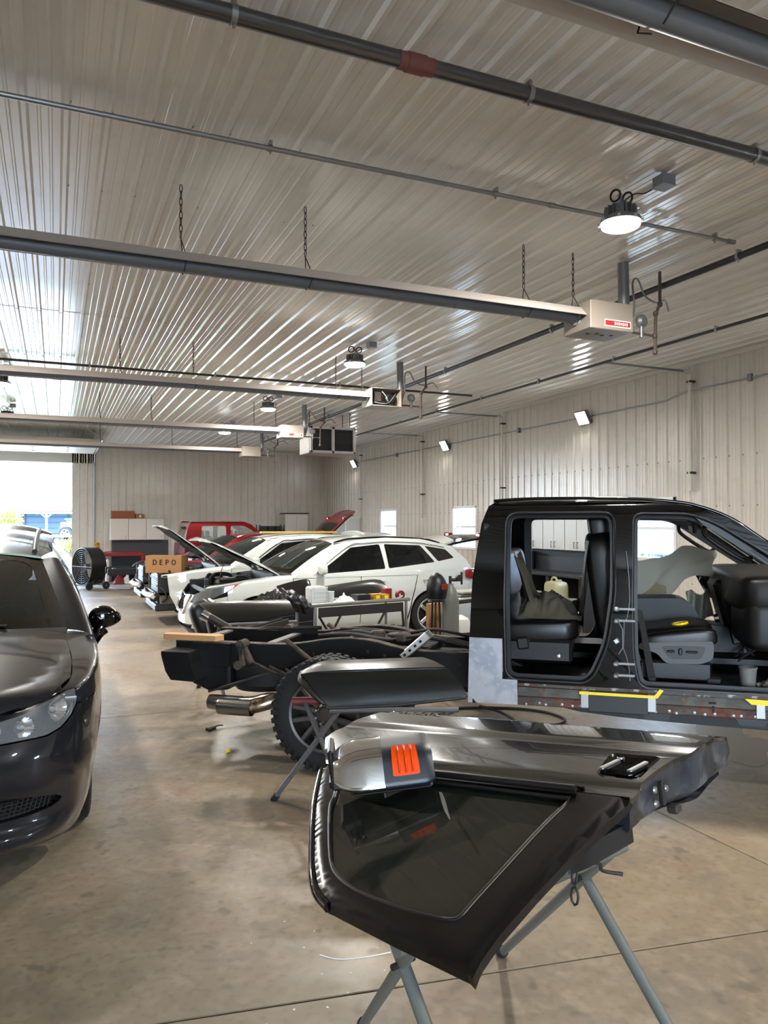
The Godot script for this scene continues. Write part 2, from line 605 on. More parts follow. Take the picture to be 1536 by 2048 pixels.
func flat_slab(p: PackedVector2Array) -> B:
	var b := B.new()
	# top with a 3 mm worn edge
	var t := Geometry2D.offset_polygon(p, -0.004)[0]
	var up := Geometry2D.triangulate_polygon(t)
	for i in range(0, up.size(), 3):
		var a := t[up[i]]; var c := t[up[i + 1]]; var d := t[up[i + 2]]
		if (c - a).cross(d - a) < 0:
			var s := c; c = d; d = s
		b.tri(V(a.x, 0, a.y), V(c.x, 0, c.y), V(d.x, 0, d.y))
	for i in p.size():
		var a := p[i]; var c := p[(i + 1) % p.size()]
		b.quad(V(c.x, -0.003, c.y), V(a.x, -0.003, a.y), V(a.x, -0.1, a.y), V(c.x, -0.1, c.y))
	if t.size() == p.size():
		for i in p.size():
			var best := 0
			for k in t.size():
				if (t[k] - p[i]).length() < (t[best] - p[i]).length(): best = k
			var nx := (i + 1) % p.size()
			var best2 := 0
			for k in t.size():
				if (t[k] - p[nx]).length() < (t[best2] - p[nx]).length(): best2 = k
			b.quad(V(t[best2].x, 0, t[best2].y), V(t[best].x, 0, t[best].y), V(p[i].x, -0.003, p[i].y), V(p[nx].x, -0.003, p[nx].y))
	return b

func build_ceiling():
	var ce := structure("ceiling")
	slab("deck", V(XL - 0.25, CEIL + 0.025, ZF - 0.25), V(XR + 0.25, CEIL + 0.25, ZB + 0.25), M.outer_wall, ce)
	# sheets 0.914 wide, ribs along z, three lengths with laps
	var cuts := [ZB + 0.02, -2.2, -9.35, -17.2, ZF - 0.02]
	var w := PITCH * 4
	var nx := ceili((XR - XL) / w)
	for k in 4:
		var len: float = cuts[k] - cuts[k + 1] + 0.05
		var me := ribbed(w, len).mesh()
		for i in nx:
			var o := inst("panel", me, M.liner_panel, ce)
			# across -> x, along -> -z, out -> -y
			o.basis = Basis(V(1, 0, 0), V(0, 0, -1), V(0, -1, 0))
			o.position = V(XR + 0.02 - (i + 1) * w, CEIL + 0.004 * (k % 2), cuts[k] + 0.02)
	# screw heads, beside every rib on each purlin
	var sc := B.new()
	var rng := RandomNumberGenerator.new()
	rng.seed = 5
	var z := -1.15
	while z > ZF + 0.3:
		var x := XR - 0.15
		while x > -4.0:
			sc.lathe([Vector2(0.0001, -0.009), Vector2(0.007, -0.008), Vector2(0.0085, -0.003), Vector2(0.012, 0.001)], 6, Transform3D(Basis(), V(x - 0.02 + rng.randf() * 0.012, CEIL - 0.001, z + rng.randf_range(-0.02, 0.02))))
			x -= PITCH
		z -= 1.17
	var so := obj("screw_heads", sc, M.galv_dull, ce)
	so.set_meta("kind", "stuff")

func wall_sheets(parent: Node3D, origin: Vector3, along: Vector3, out: Vector3, length: float, holes: Array):
	# sheets side by side from origin along the wall; holes: [from, to, y0, y1] leave an opening
	var w := PITCH * 4
	var bs := Basis(along, V(0, 1, 0), out)
	var cuts := [0.0]
	while cuts[-1] < length - 0.01: cuts.append(cuts[-1] + w)
	for h in holes:
		for c in [h[0], h[1]]:
			var near := false
			for q in cuts: near = near or absf(q - c) < 0.02
			if not near: cuts.append(c)
	cuts.sort()
	for i in cuts.size() - 1:
		var s: float = cuts[i]; var e: float = cuts[i + 1]
		var segs := [[0.0, CEIL]]
		for h in holes:
			if h[0] < e - 0.02 and h[1] > s + 0.02:
				segs = [[0.0, h[2]], [h[3], CEIL]]
		for g in segs:
			if g[1] - g[0] < 0.03: continue
			var o := inst("panel", ribbed_cached(e - s, g[1] - g[0]), M.wall_panel, parent)
			o.basis = bs
			o.position = origin + along * s + V(0, g[0], 0)
var _rc := {}
func ribbed_cached(w: float, l: float) -> ArrayMesh:
	var k := "%.3f %.3f" % [w, l]
	if not _rc.has(k): _rc[k] = ribbed(w, l).mesh()
	return _rc[k]

func build_walls():
	# window wall at x = XR, sheets run along z; windows of one sheet width
	var wr := structure("wall_right")
	var w := PITCH * 4
	# [start, end] in distance from z = ZF, whole sheets
	var wins := [[5.25 * w, 6.5 * w], [10 * w, 11.25 * w], [16.5 * w, 17.75 * w], [28 * w, 29.25 * w]]
	var holes := []
	for h in wins: holes.append([h[0], h[1], WIN_Y0, WIN_Y1])
	wall_sheets(wr, V(XR, 0, ZF), V(0, 0, 1), V(-1, 0, 0), ZB - ZF, holes)
	# the solid wall behind, in pieces round the openings
	var z0 := ZF - 0.25
	for h in wins:
		slab("core", V(XR + 0.02, -0.1, z0), V(XR + 0.22, CEIL + 0.1, ZF + h[0]), M.outer_wall, wr)
		slab("core", V(XR + 0.02, -0.1, ZF + h[0]), V(XR + 0.22, WIN_Y0, ZF + h[1]), M.outer_wall, wr)
		slab("core", V(XR + 0.02, WIN_Y1, ZF + h[0]), V(XR + 0.22, CEIL + 0.1, ZF + h[1]), M.outer_wall, wr)
		z0 = ZF + h[1]
	slab("core", V(XR + 0.02, -0.1, z0), V(XR + 0.22, CEIL + 0.1, ZB + 0.25), M.outer_wall, wr)
	var n := 0
	for h in wins:
		n += 1
		var wn := structure("window_%d" % n)
		wn.position = V(XR, WIN_Y0, ZF + h[0])
		window_unit(wn, h[1] - h[0], WIN_Y1 - WIN_Y0)
	# far wall, with the door opening on its left
	var wf := structure("wall_far")
	wall_sheets(wf, V(XR, 0, ZF), V(-1, 0, 0), V(0, 0, 1), XR - DOOR_X1, [])
	wall_sheets(wf, V(DOOR_X0, 0, ZF), V(-1, 0, 0), V(0, 0, 1), DOOR_X0 - XL, [])
	slab("core", V(DOOR_X1, -0.1, ZF - 0.22), V(XR + 0.22, CEIL + 0.1, ZF - 0.02), M.outer_wall, wf)
	slab("core", V(XL - 0.22, -0.1, ZF - 0.22), V(DOOR_X0, CEIL + 0.1, ZF - 0.02), M.outer_wall, wf)
	slab("header", V(DOOR_X0, DOOR_H, ZF - 0.22), V(DOOR_X1, CEIL + 0.1, ZF), M.trim_cream, wf)
	# left wall, closed (out of the picture) and the end wall behind the camera with its open bay door
	solid("wall_left", V(XL - 0.22, -0.1, ZF - 0.22), V(XL, CEIL + 0.1, ZB + 0.22), M.wall_panel)
	var wb := structure("wall_back")
	slab("core", V(XL, -0.1, ZB), V(-4.4, CEIL + 0.1, ZB + 0.22), M.wall_panel, wb)
	slab("core", V(-0.4, -0.1, ZB), V(XR + 0.22, CEIL + 0.1, ZB + 0.22), M.wall_panel, wb)
	slab("header", V(-4.4, 3.6, ZB), V(-0.4, CEIL + 0.1, ZB + 0.22), M.wall_panel, wb)
	# angle trim where wall and ceiling meet, and the door's jamb
	var t := B.new()
	t.box(V(XR - 0.012, CEIL - 0.035, (ZF + ZB) * 0.5), V(0.05, 0.07, ZB - ZF), Basis(), 0.006)
	obj("trim_1", t, M.trim_cream).set_meta("kind", "structure")
	t = B.new()
	t.box(V((XR + DOOR_X1) * 0.5, CEIL - 0.035, ZF + 0.012), V(XR - DOOR_X1, 0.07, 0.05), Basis(), 0.006)
	obj("trim_2", t, M.trim_cream).set_meta("kind", "structure")
	t = B.new()
	t.box(V(DOOR_X1 + 0.03, DOOR_H * 0.5, ZF - 0.09), V(0.07, DOOR_H, 0.30), Basis(), 0.006)
	obj("trim_3", t, M.trim_cream).set_meta("kind", "structure")
	# the dark wainscot behind the far cabinets
	t = B.new()
	t.box(V((1.62 + 3.3) * 0.5, 0.64, ZF + 0.035), V(1.7, 1.28, 0.03), Basis(), 0.004)
	obj("trim_4", t, M.wainscot).set_meta("kind", "structure")

const DOOR_X0 := -3.3
const DOOR_X1 := 1.07
const DOOR_H := 3.66
func window_unit(p: Node3D, w: float, h: float):
	# local: z along the wall 0..w, y 0..h, +x outward
	var f := B.new()
	for q in [[V(0.08, h * 0.5, 0.03), V(0.2, h, 0.06)], [V(0.08, h * 0.5, w - 0.03), V(0.2, h, 0.06)], [V(0.08, 0.03, w * 0.5), V(0.22, 0.06, w)], [V(0.08, h - 0.03, w * 0.5), V(0.2, 0.06, w)]]:
		f.box(q[0], q[1], Basis(), 0.005)
	obj("frame", f, M.white_plastic, p)
	var r := B.new()
	r.box(V(0.10, h * 0.52, w * 0.5), V(0.045, 0.05, w - 0.1), Basis(), 0.004)
	obj("meeting_rail", r, M.white_plastic, p)
	for e in [[0.06, h * 0.5], [h * 0.54, h - 0.06]]:
		var g := B.new()
		g.box(V(0.10, (e[0] + e[1]) * 0.5, w * 0.5), V(0.006, e[1] - e[0], w - 0.1))
		obj("pane", g, M.glass_clear, p)

# ---------------------------------------------------------------- outside the far door
func leaf_cloud(b: B, c: Vector3, r: Vector3, n: int, size: float, rng: RandomNumberGenerator):
	for i in n:
		var d := V(rng.randfn(), rng.randfn(), rng.randfn()).normalized()
		var k := pow(rng.randf(), 0.4)
		var lump := 1.0 + 0.25 * sin(d.x * 5.0 + d.y * 4.0) * cos(d.z * 5.0)
		var p := c + d * r * k * lump
		var x := V(rng.randfn(), rng.randfn(), rng.randfn()).normalized()
		var y := x.cross(V(rng.randfn(), rng.randfn(), rng.randfn())).normalized()
		var s := size * rng.randf_range(0.6, 1.3)
		b.tri(p - x * s, p + y * s * 0.6, p + x * s)
		b.tri(p - x * s, p + x * s, p - y * s * 0.6)
func bush(called: String, label: String, cat: String, at: Vector3, r: Vector3, n: int, size: float, m: Material, trunk: float, seedv: int):
	var t := thing(called, label, cat, at)
	var rng := RandomNumberGenerator.new()
	rng.seed = seedv
	var b := B.new()
	for k in 6:
		var o := V(rng.randf_range(-0.5, 0.5) * r.x, rng.randf_range(-0.4, 0.5) * r.y, rng.randf_range(-0.5, 0.5) * r.z)
		leaf_cloud(b, V(0, trunk + r.y * 0.9, 0) + o, r * 0.6, n / 6, size, rng)
	obj("foliage", b, m, t)
	b = B.new()
	b.tube(P3([0, 0, 0, 0.05, trunk * 0.6 + 0.1, 0, 0, trunk + r.y, 0]), [0.16 * r.x * 0.5, 0.12 * r.x * 0.5, 0.03], 8)
	b.tube(P3([0.02, trunk + 0.2 * r.y, 0, r.x * 0.4, trunk + r.y * 0.9, 0.1]), [0.05 * r.x, 0.02], 6)
	b.tube(P3([0.02, trunk + 0.1 * r.y, 0, -r.x * 0.4, trunk + r.y * 0.8, -0.1]), [0.05 * r.x, 0.02], 6)
	obj("trunk", b, M.bark, t)

func on_ground(u: float, depth: float) -> Vector3:
	var p := pix(u, 1047, depth)
	return V(p.x, -0.06, p.z)
func build_outside():
	var g := structure("ground")
	slab("field", V(-160, -0.5, -260), V(160, -0.06, ZF - 0.20), M.grass, g)
	slab("yard", V(XR + 0.22, -0.5, ZF - 0.20), V(160, -0.06, 60), M.gravel, g)
	slab("yard", V(-160, -0.5, ZF - 0.20), V(XL - 0.22, -0.06, 60), M.gravel, g)
	slab("yard", V(XL - 0.22, -0.5, ZB + 0.22), V(XR + 0.22, -0.06, 60), M.gravel, g)
	slab("apron", V(-14, -0.3, -40.0), V(9, -0.03, ZF - 0.2), M.gravel, g)
	slab("road", V(-120, -0.3, -78), V(120, -0.04, -70), M.gravel, g)
	# implement shed across the road
	var at := on_ground(70, 96)
	var t := thing("implement_shed", "white-roofed shed with red fascia and blue back wall across the road", "shed", at, -22)
	var b := B.new()
	b.prism(P2([-0.6, 3.55, 0.6, 3.55, 9.4, 4.9, 9.4, 5.05, -0.8, 3.75]), 22.0, Transform3D(Basis(V(0, 0, -1), V(0, 1, 0), V(1, 0, 0)), V(-14, 0, 0)))
	obj("roof", b, M.white_plastic, t)
	b = B.new()
	b.box(V(-3, 3.42, 0.55), V(22, 0.35, 0.1), Basis(), 0.02)
	obj("fascia", b, M.fascia_red, t)
	b = B.new()
	b.box(V(-3, 1.6, -7.5), V(22, 3.2, 0.2), Basis(), 0.02)
	obj("back_wall", b, M.shed_blue, t)
	for k in 8:
		b = B.new()
		b.box(V(-13.2 + 2.9 * k, 1.6, -7.3), V(0.12, 3.2, 0.12), Basis(), 0.01)
		obj("wall_post", b, M.wainscot, t)
	for k in 4:
		b = B.new()
		b.box(V(-3, 0.5 + 0.75 * k, -7.3), V(22, 0.08, 0.10), Basis(), 0.01)
		obj("wall_girt", b, M.wainscot, t)
	for k in 5:
		b = B.new()
		var x := -13.4 + 5.0 * k
		b.box(V(x, 1.7, 0.4), V(0.22, 3.4, 0.22), Basis(), 0.02)
		b.tube(P3([x, 2.5, 0.4, x + 0.9, 3.35, 0.4]), 0.08, 6)
		b.tube(P3([x, 2.5, 0.4, x - 0.9, 3.35, 0.4]), 0.08, 6)
		obj("post", b, M.white_plastic, t)
	# blue tractor
	t = thing("tractor", "pale blue tractor with white wheel centres standing before the shed", "tractor", on_ground(150, 82), -23)
	b = B.new()
	b.prism(rounded(P2([-0.9, 1.0, 0.2, 1.0, 0.3, 1.25, 1.7, 1.2, 1.9, 1.0, 1.9, 0.7, -0.9, 0.7]), 0.08), 0.9, Transform3D(Basis(), V(0, 0, -0.45)))
	obj("body", b, M.tractor_blue, t)
	b = B.new()
	for q in [[-0.75, 0.45], [0.25, 0.45], [-0.75, -0.45], [0.25, -0.45]]: b.tube(P3([q[0], 1.0, q[1], q[0] * 0.9, 2.25, q[1] * 0.9]), 0.05, 6)
	b.box(V(-0.25, 2.32, 0), V(1.35, 0.16, 1.1), Basis(), 0.05)
	obj("cab_frame", b, M.tractor_blue, t)
	b = B.new()
	b.box(V(-0.25, 1.6, 0), V(0.9, 1.2, 0.86), Basis(), 0.02)
	obj("cab_glass", b, M.glass_green, t)
	b = B.new()
	var rw := []
	for i in 9:
		var a := PI * (0.1 + 0.7 * i / 8.0)
		rw.append(PackedVector3Array([V(-0.7 + 0.92 * cos(a), 0.75 + 0.92 * sin(a), 0.45), V(-0.7 + 0.92 * cos(a), 0.75 + 0.92 * sin(a), 0.98)]))
	b.grid(rw)
	obj("mudguard", b, M.tractor_blue, t)
	for q in [[-0.7, 0.75, 0.75, 0.40, 0.46], [1.5, 0.45, 0.62, 0.25, 0.28], [-0.7, 0.75, -0.75, 0.40, 0.46], [1.5, 0.45, -0.62, 0.25, 0.28]]:
		wheel(t, V(q[0], q[1], q[2]), V(0, 0, signf(q[2])), q[1], q[3], q[4], 5, M.white_plastic)
	# person-high red and white tank, trailer deck
	t = thing("fuel_pump", "red and white pump standing left of the tractor", "pump", on_ground(129, 84), -23)
	b = B.new()
	b.box(V(0, 0.5, 0), V(0.5, 1.0, 0.4), Basis(), 0.03)
	obj("base", b, M.white_plastic, t)
	b = B.new()
	b.box(V(0, 1.5, 0), V(0.7, 1.0, 0.5), Basis(), 0.05)
	obj("head", b, M.fascia_red, t)
	t = thing("flat_trailer", "white flat deck trailer parked beside the road", "trailer", on_ground(115, 66), -23)
	b = B.new()
	b.box(V(0, 0.75, 0), V(5.4, 0.16, 2.0), Basis(), 0.02)
	obj("deck", b, M.white_plastic, t)
	for x in [-0.5, 0.4]:
		wheel(t, V(x, 0.34, 0.95), V(0, 0, 1), 0.34, 0.2, 0.2, 5, M.white_plastic)
		wheel(t, V(x, 0.34, -0.95), V(0, 0, -1), 0.34, 0.2, 0.2, 5, M.white_plastic)
	b = B.new()
	b.tube(P3([2.6, 0.7, 0, 3.8, 0.5, 0]), 0.06, 6)
	b.box(V(3.7, 0.25, 0), V(0.1, 0.56, 0.1), Basis(), 0.01)
	obj("drawbar", b, M.iron, t)
	bush("leafy_tree", "tall light green tree at the right edge of the door opening", "tree", on_ground(176, 74), V(1.7, 2.3, 1.7), 3600, 0.13, M.leaf, 1.4, 3)
	bush("leafy_tree", "small tree at the left end of the shed", "tree", on_ground(8, 50), V(1.1, 1.1, 1.1), 2000, 0.08, M.leaf_yellow, 0.9, 5)
	bush("shrub", "low weedy shrub just outside the overhead door", "shrub", on_ground(140, 42), V(1.1, 0.55, 0.8), 2400, 0.05, M.leaf_yellow, 0.1, 7)
	bush("shrub", "low shrub next to the door jamb outside", "shrub", on_ground(176, 46), V(0.9, 0.35, 0.7), 1600, 0.05, M.leaf, 0.1, 9)
	# pale van parked outside the windows of the window wall
	t = thing("parked_trailer", "pale blue box trailer parked outside the windows", "trailer", V(22, -0.06, -16.5))
	b = B.new()
	b.box(V(0, 2.0, 0), V(2.6, 2.6, 16), Basis(), 0.05)
	obj("box", b, M.trailer_blue, t)
	for k in 6:
		b = B.new()
		b.box(V(-1.31, 1.0 + 0.4 * k, 0), V(0.03, 0.10, 16), Basis(), 0.01)
		obj("side_rib", b, M.white_plastic, t)
	for z in [-6.0, -4.8, 4.8, 6.0]:
		wheel(t, V(-1.0, 0.5, z), V(-1, 0, 0), 0.5, 0.3, 0.28, 5, M.white_plastic)
# ---------------------------------------------------------------- lamps, heaters, pipes
func chain(top: Vector3, bottom: Vector3, pitch := 0.045) -> B:
	var b := B.new()
	var d := bottom - top
	var k := maxi(1, int(d.length() / pitch))
	var t := d.normalized()
	var sx := t.cross(V(0.3, 0.1, 1)).normalized(); var sy := t.cross(sx)
	for i in k:
		var c := top + d * ((i + 0.5) / k)
		var a := sx if i % 2 == 0 else sy
		var path := PackedVector3Array()
		for j in 8:
			var q := TAU * j / 8
			path.append(c + t * cos(q) * pitch * 0.66 + a * sin(q) * 0.011)
		b.tube(path, 0.0034, 5, false, true)
	return b

func high_bay(at: Vector3, where: String):
	var t := thing("high_bay_lamp", "bright round high bay lamp " + where, "lamp", at, 0, "round high bay lamps under the ceiling")
	var b := B.new()   # finned housing over a shallow dish
	b.lathe([Vector2(0.02, 0.13), Vector2(0.075, 0.13), Vector2(0.08, 0.12), Vector2(0.085, 0.05), Vector2(0.11, 0.045), Vector2(0.142, 0.03), Vector2(0.149, 0.0), Vector2(0.139, 0.0)], 28)
	for i in 16:
		var a := TAU * i / 16
		b.box(V(cos(a) * 0.09, 0.08, sin(a) * 0.09), V(0.05, 0.075, 0.006), Basis(Vector3.UP, -a))
	obj("housing", b, M.galv_dull, t)
	b = B.new()
	b.lathe([Vector2(0.139, 0.0), Vector2(0.135, -0.022), Vector2(0.112, -0.034), Vector2(0.0001, -0.040)], 28)
	obj("lens", b, M.lamp_lens, t)
	for i in 8:   # reflector clips round the rim
		var a := TAU * i / 8
		b = B.new()
		b.box(V(cos(a) * 0.153, 0.006, sin(a) * 0.153), V(0.016, 0.03, 0.02), Basis(Vector3.UP, -a), 0.003)
		obj("clip", b, M.glass_frost, t)
	b = B.new()
	b.tube(P3([0, 0.12, 0, 0, 0.20, 0]), 0.008, 8)
	b.tube(P3([-0.03, 0.20, 0, 0, 0.225, 0, 0.03, 0.20, 0, 0, 0.19, 0]), 0.004, 6, false, true)
	b.tube(P3([0, 0.22, 0, 0, CEIL - at.y, 0]), 0.0025, 6)
	obj("hanger", b, M.galv_dull, t)
	b = B.new()   # the spare cable in two loops, then up to the junction box
	for s in [-1.0, 1.0]:
		for r in [0.045, 0.036]:
			var loop := PackedVector3Array()
			for j in 16:
				var a := TAU * j / 16
				loop.append(V(s * (0.055 + r * cos(a)), 0.19 + r * 0.85 * sin(a), 0.01 + 0.02 * sin(a)))
			b.tube(loop, 0.0042, 6, false, true)
	b.tube(smooth3(P3([0.01, 0.15, 0, 0.05, 0.19, 0.08, 0.08, CEIL - at.y - 0.09, 0.16, 0.115, CEIL - at.y - 0.065, 0.235])), 0.0045, 6)
	obj("cable", b, M.black_plastic, t)
	var l := AreaLight3D.new()
	l.name = "light"
	t.add_child(l)
	l.position = V(0, -0.048, 0)
	l.rotation.x = -PI / 2
	l.area_size = Vector2(0.25, 0.25)
	l.light_color = Color(1.0, 0.98, 0.945)
	l.light_energy = BAY_ENERGY
	l.area_range = 40.0
	l.shadow_enabled = true
	var j := thing("junction_box", "grey ceiling box feeding the lamp " + where, "junction box", V(at.x + 0.12, CEIL - 0.022, at.z + 0.30), 0, "ceiling junction boxes")
	b = B.new()
	b.box(V(0, -0.035, 0), V(0.11, 0.07, 0.11), Basis(), 0.004)
	obj("body", b, M.box_grey, j)
	b = B.new()
	b.box(V(0, -0.073, 0), V(0.12, 0.008, 0.12), Basis(), 0.003)
	obj("cover", b, M.box_grey, j)


func tube_heater(z: float, x0: float, x1: float, label: String, style: int, chains: Array):
	# a long burner tube under a bent reflector, hung on chains, with its burner box at the x1 end
	var y := 3.63
	var t := thing("tube_heater", label, "heater", V(0, 0, z), 0, "gas tube heaters hung across the ceiling")
	var b := B.new()
	var sec := [[-0.145, -0.012], [-0.132, 0.0], [-0.06, 0.075], [0.06, 0.075], [0.132, 0.0], [0.145, -0.012]]
	for i in sec.size() - 1:
		var p = sec[i]; var q = sec[i + 1]
		for o in [0.0, 0.003]:   # two skins, so the sheet has a thickness
			b.quad(V(x0, y + p[1] + o, p[0]), V(x1, y + p[1] + o, p[0]), V(x1, y + q[1] + o, q[0]), V(x0, y + q[1] + o, q[0]))
	obj("reflector", b, M.reflector, t)
	b = B.new()
	b.tube(P3([x0, y, 0, x1 + 0.06, y, 0]), 0.05, 20)
	obj("tube", b, M.heater_tube, t)
	var x := x0 + 0.9
	while x < x1 - 0.4:   # couplings
		b = B.new()
		b.tube(P3([x, y, 0, x + 0.12, y, 0]), 0.054, 20)
		obj("coupling", b, M.heater_tube, t)
		x += 3.05
	for cx in chains:
		b = chain(V(cx, CEIL - 0.022, 0), V(cx, y + 0.19, 0))
		for s in [-1.0, 1.0]:
			b.tube(P3([cx, y + 0.19, 0, cx + 0.02, y + 0.09, s * 0.05, cx + 0.02, y - 0.01, s * 0.10, cx + 0.02, y - 0.055, s * 0.03]), 0.004, 6)
		obj("chain", b, M.iron, t)
	if style < 0: return
	var bw := 0.47; var bh := 0.25; var bd := 0.38
	var c := V(x1 + bw * 0.5, y - 0.005, 0.0)
	b = B.new()
	if style == 1:   # the cover is off: five sheets and the works inside
		b.box(c - V(bw * 0.5 - 0.004, 0, 0), V(0.008, bh, bd)); b.box(c + V(bw * 0.5 - 0.004, 0, 0), V(0.008, bh, bd))
		b.box(c + V(0, bh * 0.5, 0), V(bw, 0.008, bd)); b.box(c - V(0, bh * 0.5, 0), V(bw, 0.008, bd)); b.box(c - V(0, 0, bd * 0.5), V(bw, bh, 0.008))
		obj("burner_box", b, M.burner_box, t)
		b = B.new()
		b.lathe([Vector2(0.0001, 0.05), Vector2(0.05, 0.05), Vector2(0.075, 0.03), Vector2(0.075, -0.04), Vector2(0.0001, -0.04)], 18, Transform3D(Basis(V(1, 0, 0), PI / 2), c + V(0.10, 0.0, 0.06)))
		obj("blower", b, M.black_plastic, t)
		b = B.new()
		b.box(c + V(-0.10, 0.02, 0.05), V(0.12, 0.15, 0.10), Basis(), 0.01)
		obj("control_module", b, M.iron, t)
		b = B.new()
		b.tube(smooth3(P3([c.x - 0.18, y - 0.08, 0.16, c.x - 0.05, y - 0.10, 0.18, c.x + 0.05, y - 0.07, 0.17, c.x + 0.16, y + 0.06, 0.15])), 0.006, 6)
		b.tube(smooth3(P3([c.x - 0.05, y + 0.08, 0.14, c.x + 0.0, y + 0.0, 0.18, c.x + 0.03, y - 0.06, 0.17])), 0.008, 6)
		obj("wiring", b, M.galv_dull, t)
	else:
		b.box(c, V(bw, bh, bd), Basis(), 0.006)
		var bx := obj("burner_box", b, M.burner_box, t)
		b = B.new()
		for k in 4: b.box(c + V(-0.12 + 0.08 * k, -bh * 0.5 - 0.002, 0.03 * (k % 2)), V(0.03, 0.004, 0.03))
		obj("port", b, M.iron, bx)
		if style != 3:   # label: white outlined red bar with a dash in white
			b = B.new()
			b.box(c + V(0.06, -0.065, bd * 0.5 + 0.001), V(0.29, 0.062, 0.002))
			obj("label_plate", b, M.print_white, bx)
			b = B.new()
			b.box(c + V(0.06, -0.065, bd * 0.5 + 0.0022), V(0.275, 0.044, 0.002))
			obj("label_bar", b, M.print_red, bx)
			b = B.new()
			for k in 7: b.box(c + V(0.03 + 0.022 * k, -0.065, bd * 0.5 + 0.0034), V(0.014, 0.026 - 0.006 * (k % 2), 0.001))
			obj("label_lettering", b, M.print_white, bx)
	b = B.new()
	b.tube(P3([x1 - 0.02, y - 0.0, 0, x1 + 0.01, y, 0]), 0.066, 20)
	obj("flange", b, M.reflector, t)
	# exhaust stub, air pipe, gas cock, regulator and drop
	var ex := x1 + bw + 0.07
	b = B.new()
	b.tube(P3([x1 + bw - 0.02, y - 0.02, -0.02, ex, y - 0.02, -0.02, ex + 0.01, y + 0.06, -0.02, ex, CEIL - 0.022, -0.02]), 0.05, 16)
	obj("vent_pipe", b, M.galv_dull, t)
	b = B.new()
	b.tube(smooth3(P3([x1 + bw - 0.01, y - 0.08, 0.12, ex + 0.02, y + 0.1, 0.10, ex + 0.05, CEIL - 0.22, 0.05, ex + 0.14, CEIL - 0.17, 0.02, ex + 0.24, CEIL - 0.30, 0, ex + 0.42, CEIL - 0.33, -0.05, ex + 0.60, CEIL - 0.27, -0.12, ex + 0.74, CEIL - 0.33, -0.22])), 0.009, 8)
	obj("flexible_line", b, M.galv_dull, t)
	b = B.new()
	b.lathe([Vector2(0.0001, 0.04), Vector2(0.03, 0.04), Vector2(0.05, 0.015), Vector2(0.062, 0.012), Vector2(0.062, -0.012), Vector2(0.05, -0.015), Vector2(0.03, -0.035), Vector2(0.0001, -0.035)], 20, Transform3D(Basis(V(1, 0, 0), PI / 2), V(ex + 0.15, y + 0.03, 0.05)))
	b.tube(P3([ex + 0.15, y - 0.02, 0.05, ex + 0.15, y - 0.12, 0.05]), 0.022, 10)
	obj("regulator", b, M.galv_dull, t)
	b = B.new()
	b.tube(P3([x1 + bw, y - 0.08, 0.05, ex + 0.30, y - 0.09, 0.05]), 0.012, 8)
	b.tube(P3([ex + 0.42, CEIL - 0.05, 0.0, ex + 0.42, y + 0.23, 0.0, ex + 0.32, y + 0.12, 0.05, ex + 0.31, y - 0.24, 0.05]), 0.015, 8)
	for q in [V(ex + 0.42, y + 0.23, 0), V(ex + 0.32, y + 0.12, 0.05), V(ex + 0.31, y - 0.09, 0.05), V(ex + 0.31, y - 0.24, 0.05)]:
		b.box(q, V(0.045, 0.05, 0.045), Basis(), 0.012)
	obj("gas_pipe", b, M.pipe_rust, t)

func run_pipe(called: String, label: String, pts: PackedVector3Array, r: float, m: Material, clamps: Array, group := "") -> Node3D:
	var t := thing(called, label, "pipe", Vector3.ZERO, 0, group)
	var b := B.new()
	b.tube(pts, r, 14)
	obj("length", b, m, t)
	for c in clamps:   # a strap round the pipe, screwed to the sheet
		b = B.new()
		var q: Vector3 = c[0]; var d: Vector3 = c[1]
		b.tube(PackedVector3Array([q - d * 0.014, q + d * 0.014]), r + 0.005, 14)
		b.box(q + V(0, r + 0.012, 0), V(0.02, 0.03, 0.02) + V(absf(d.z), 0, absf(d.x)) * 0.03, Basis(), 0.002)
		b.tube(PackedVector3Array([q - V(0, r, 0), q - V(0, r + 0.02, 0)]), 0.006, 6)
		obj("clamp", b, M.galv, t)
	return t

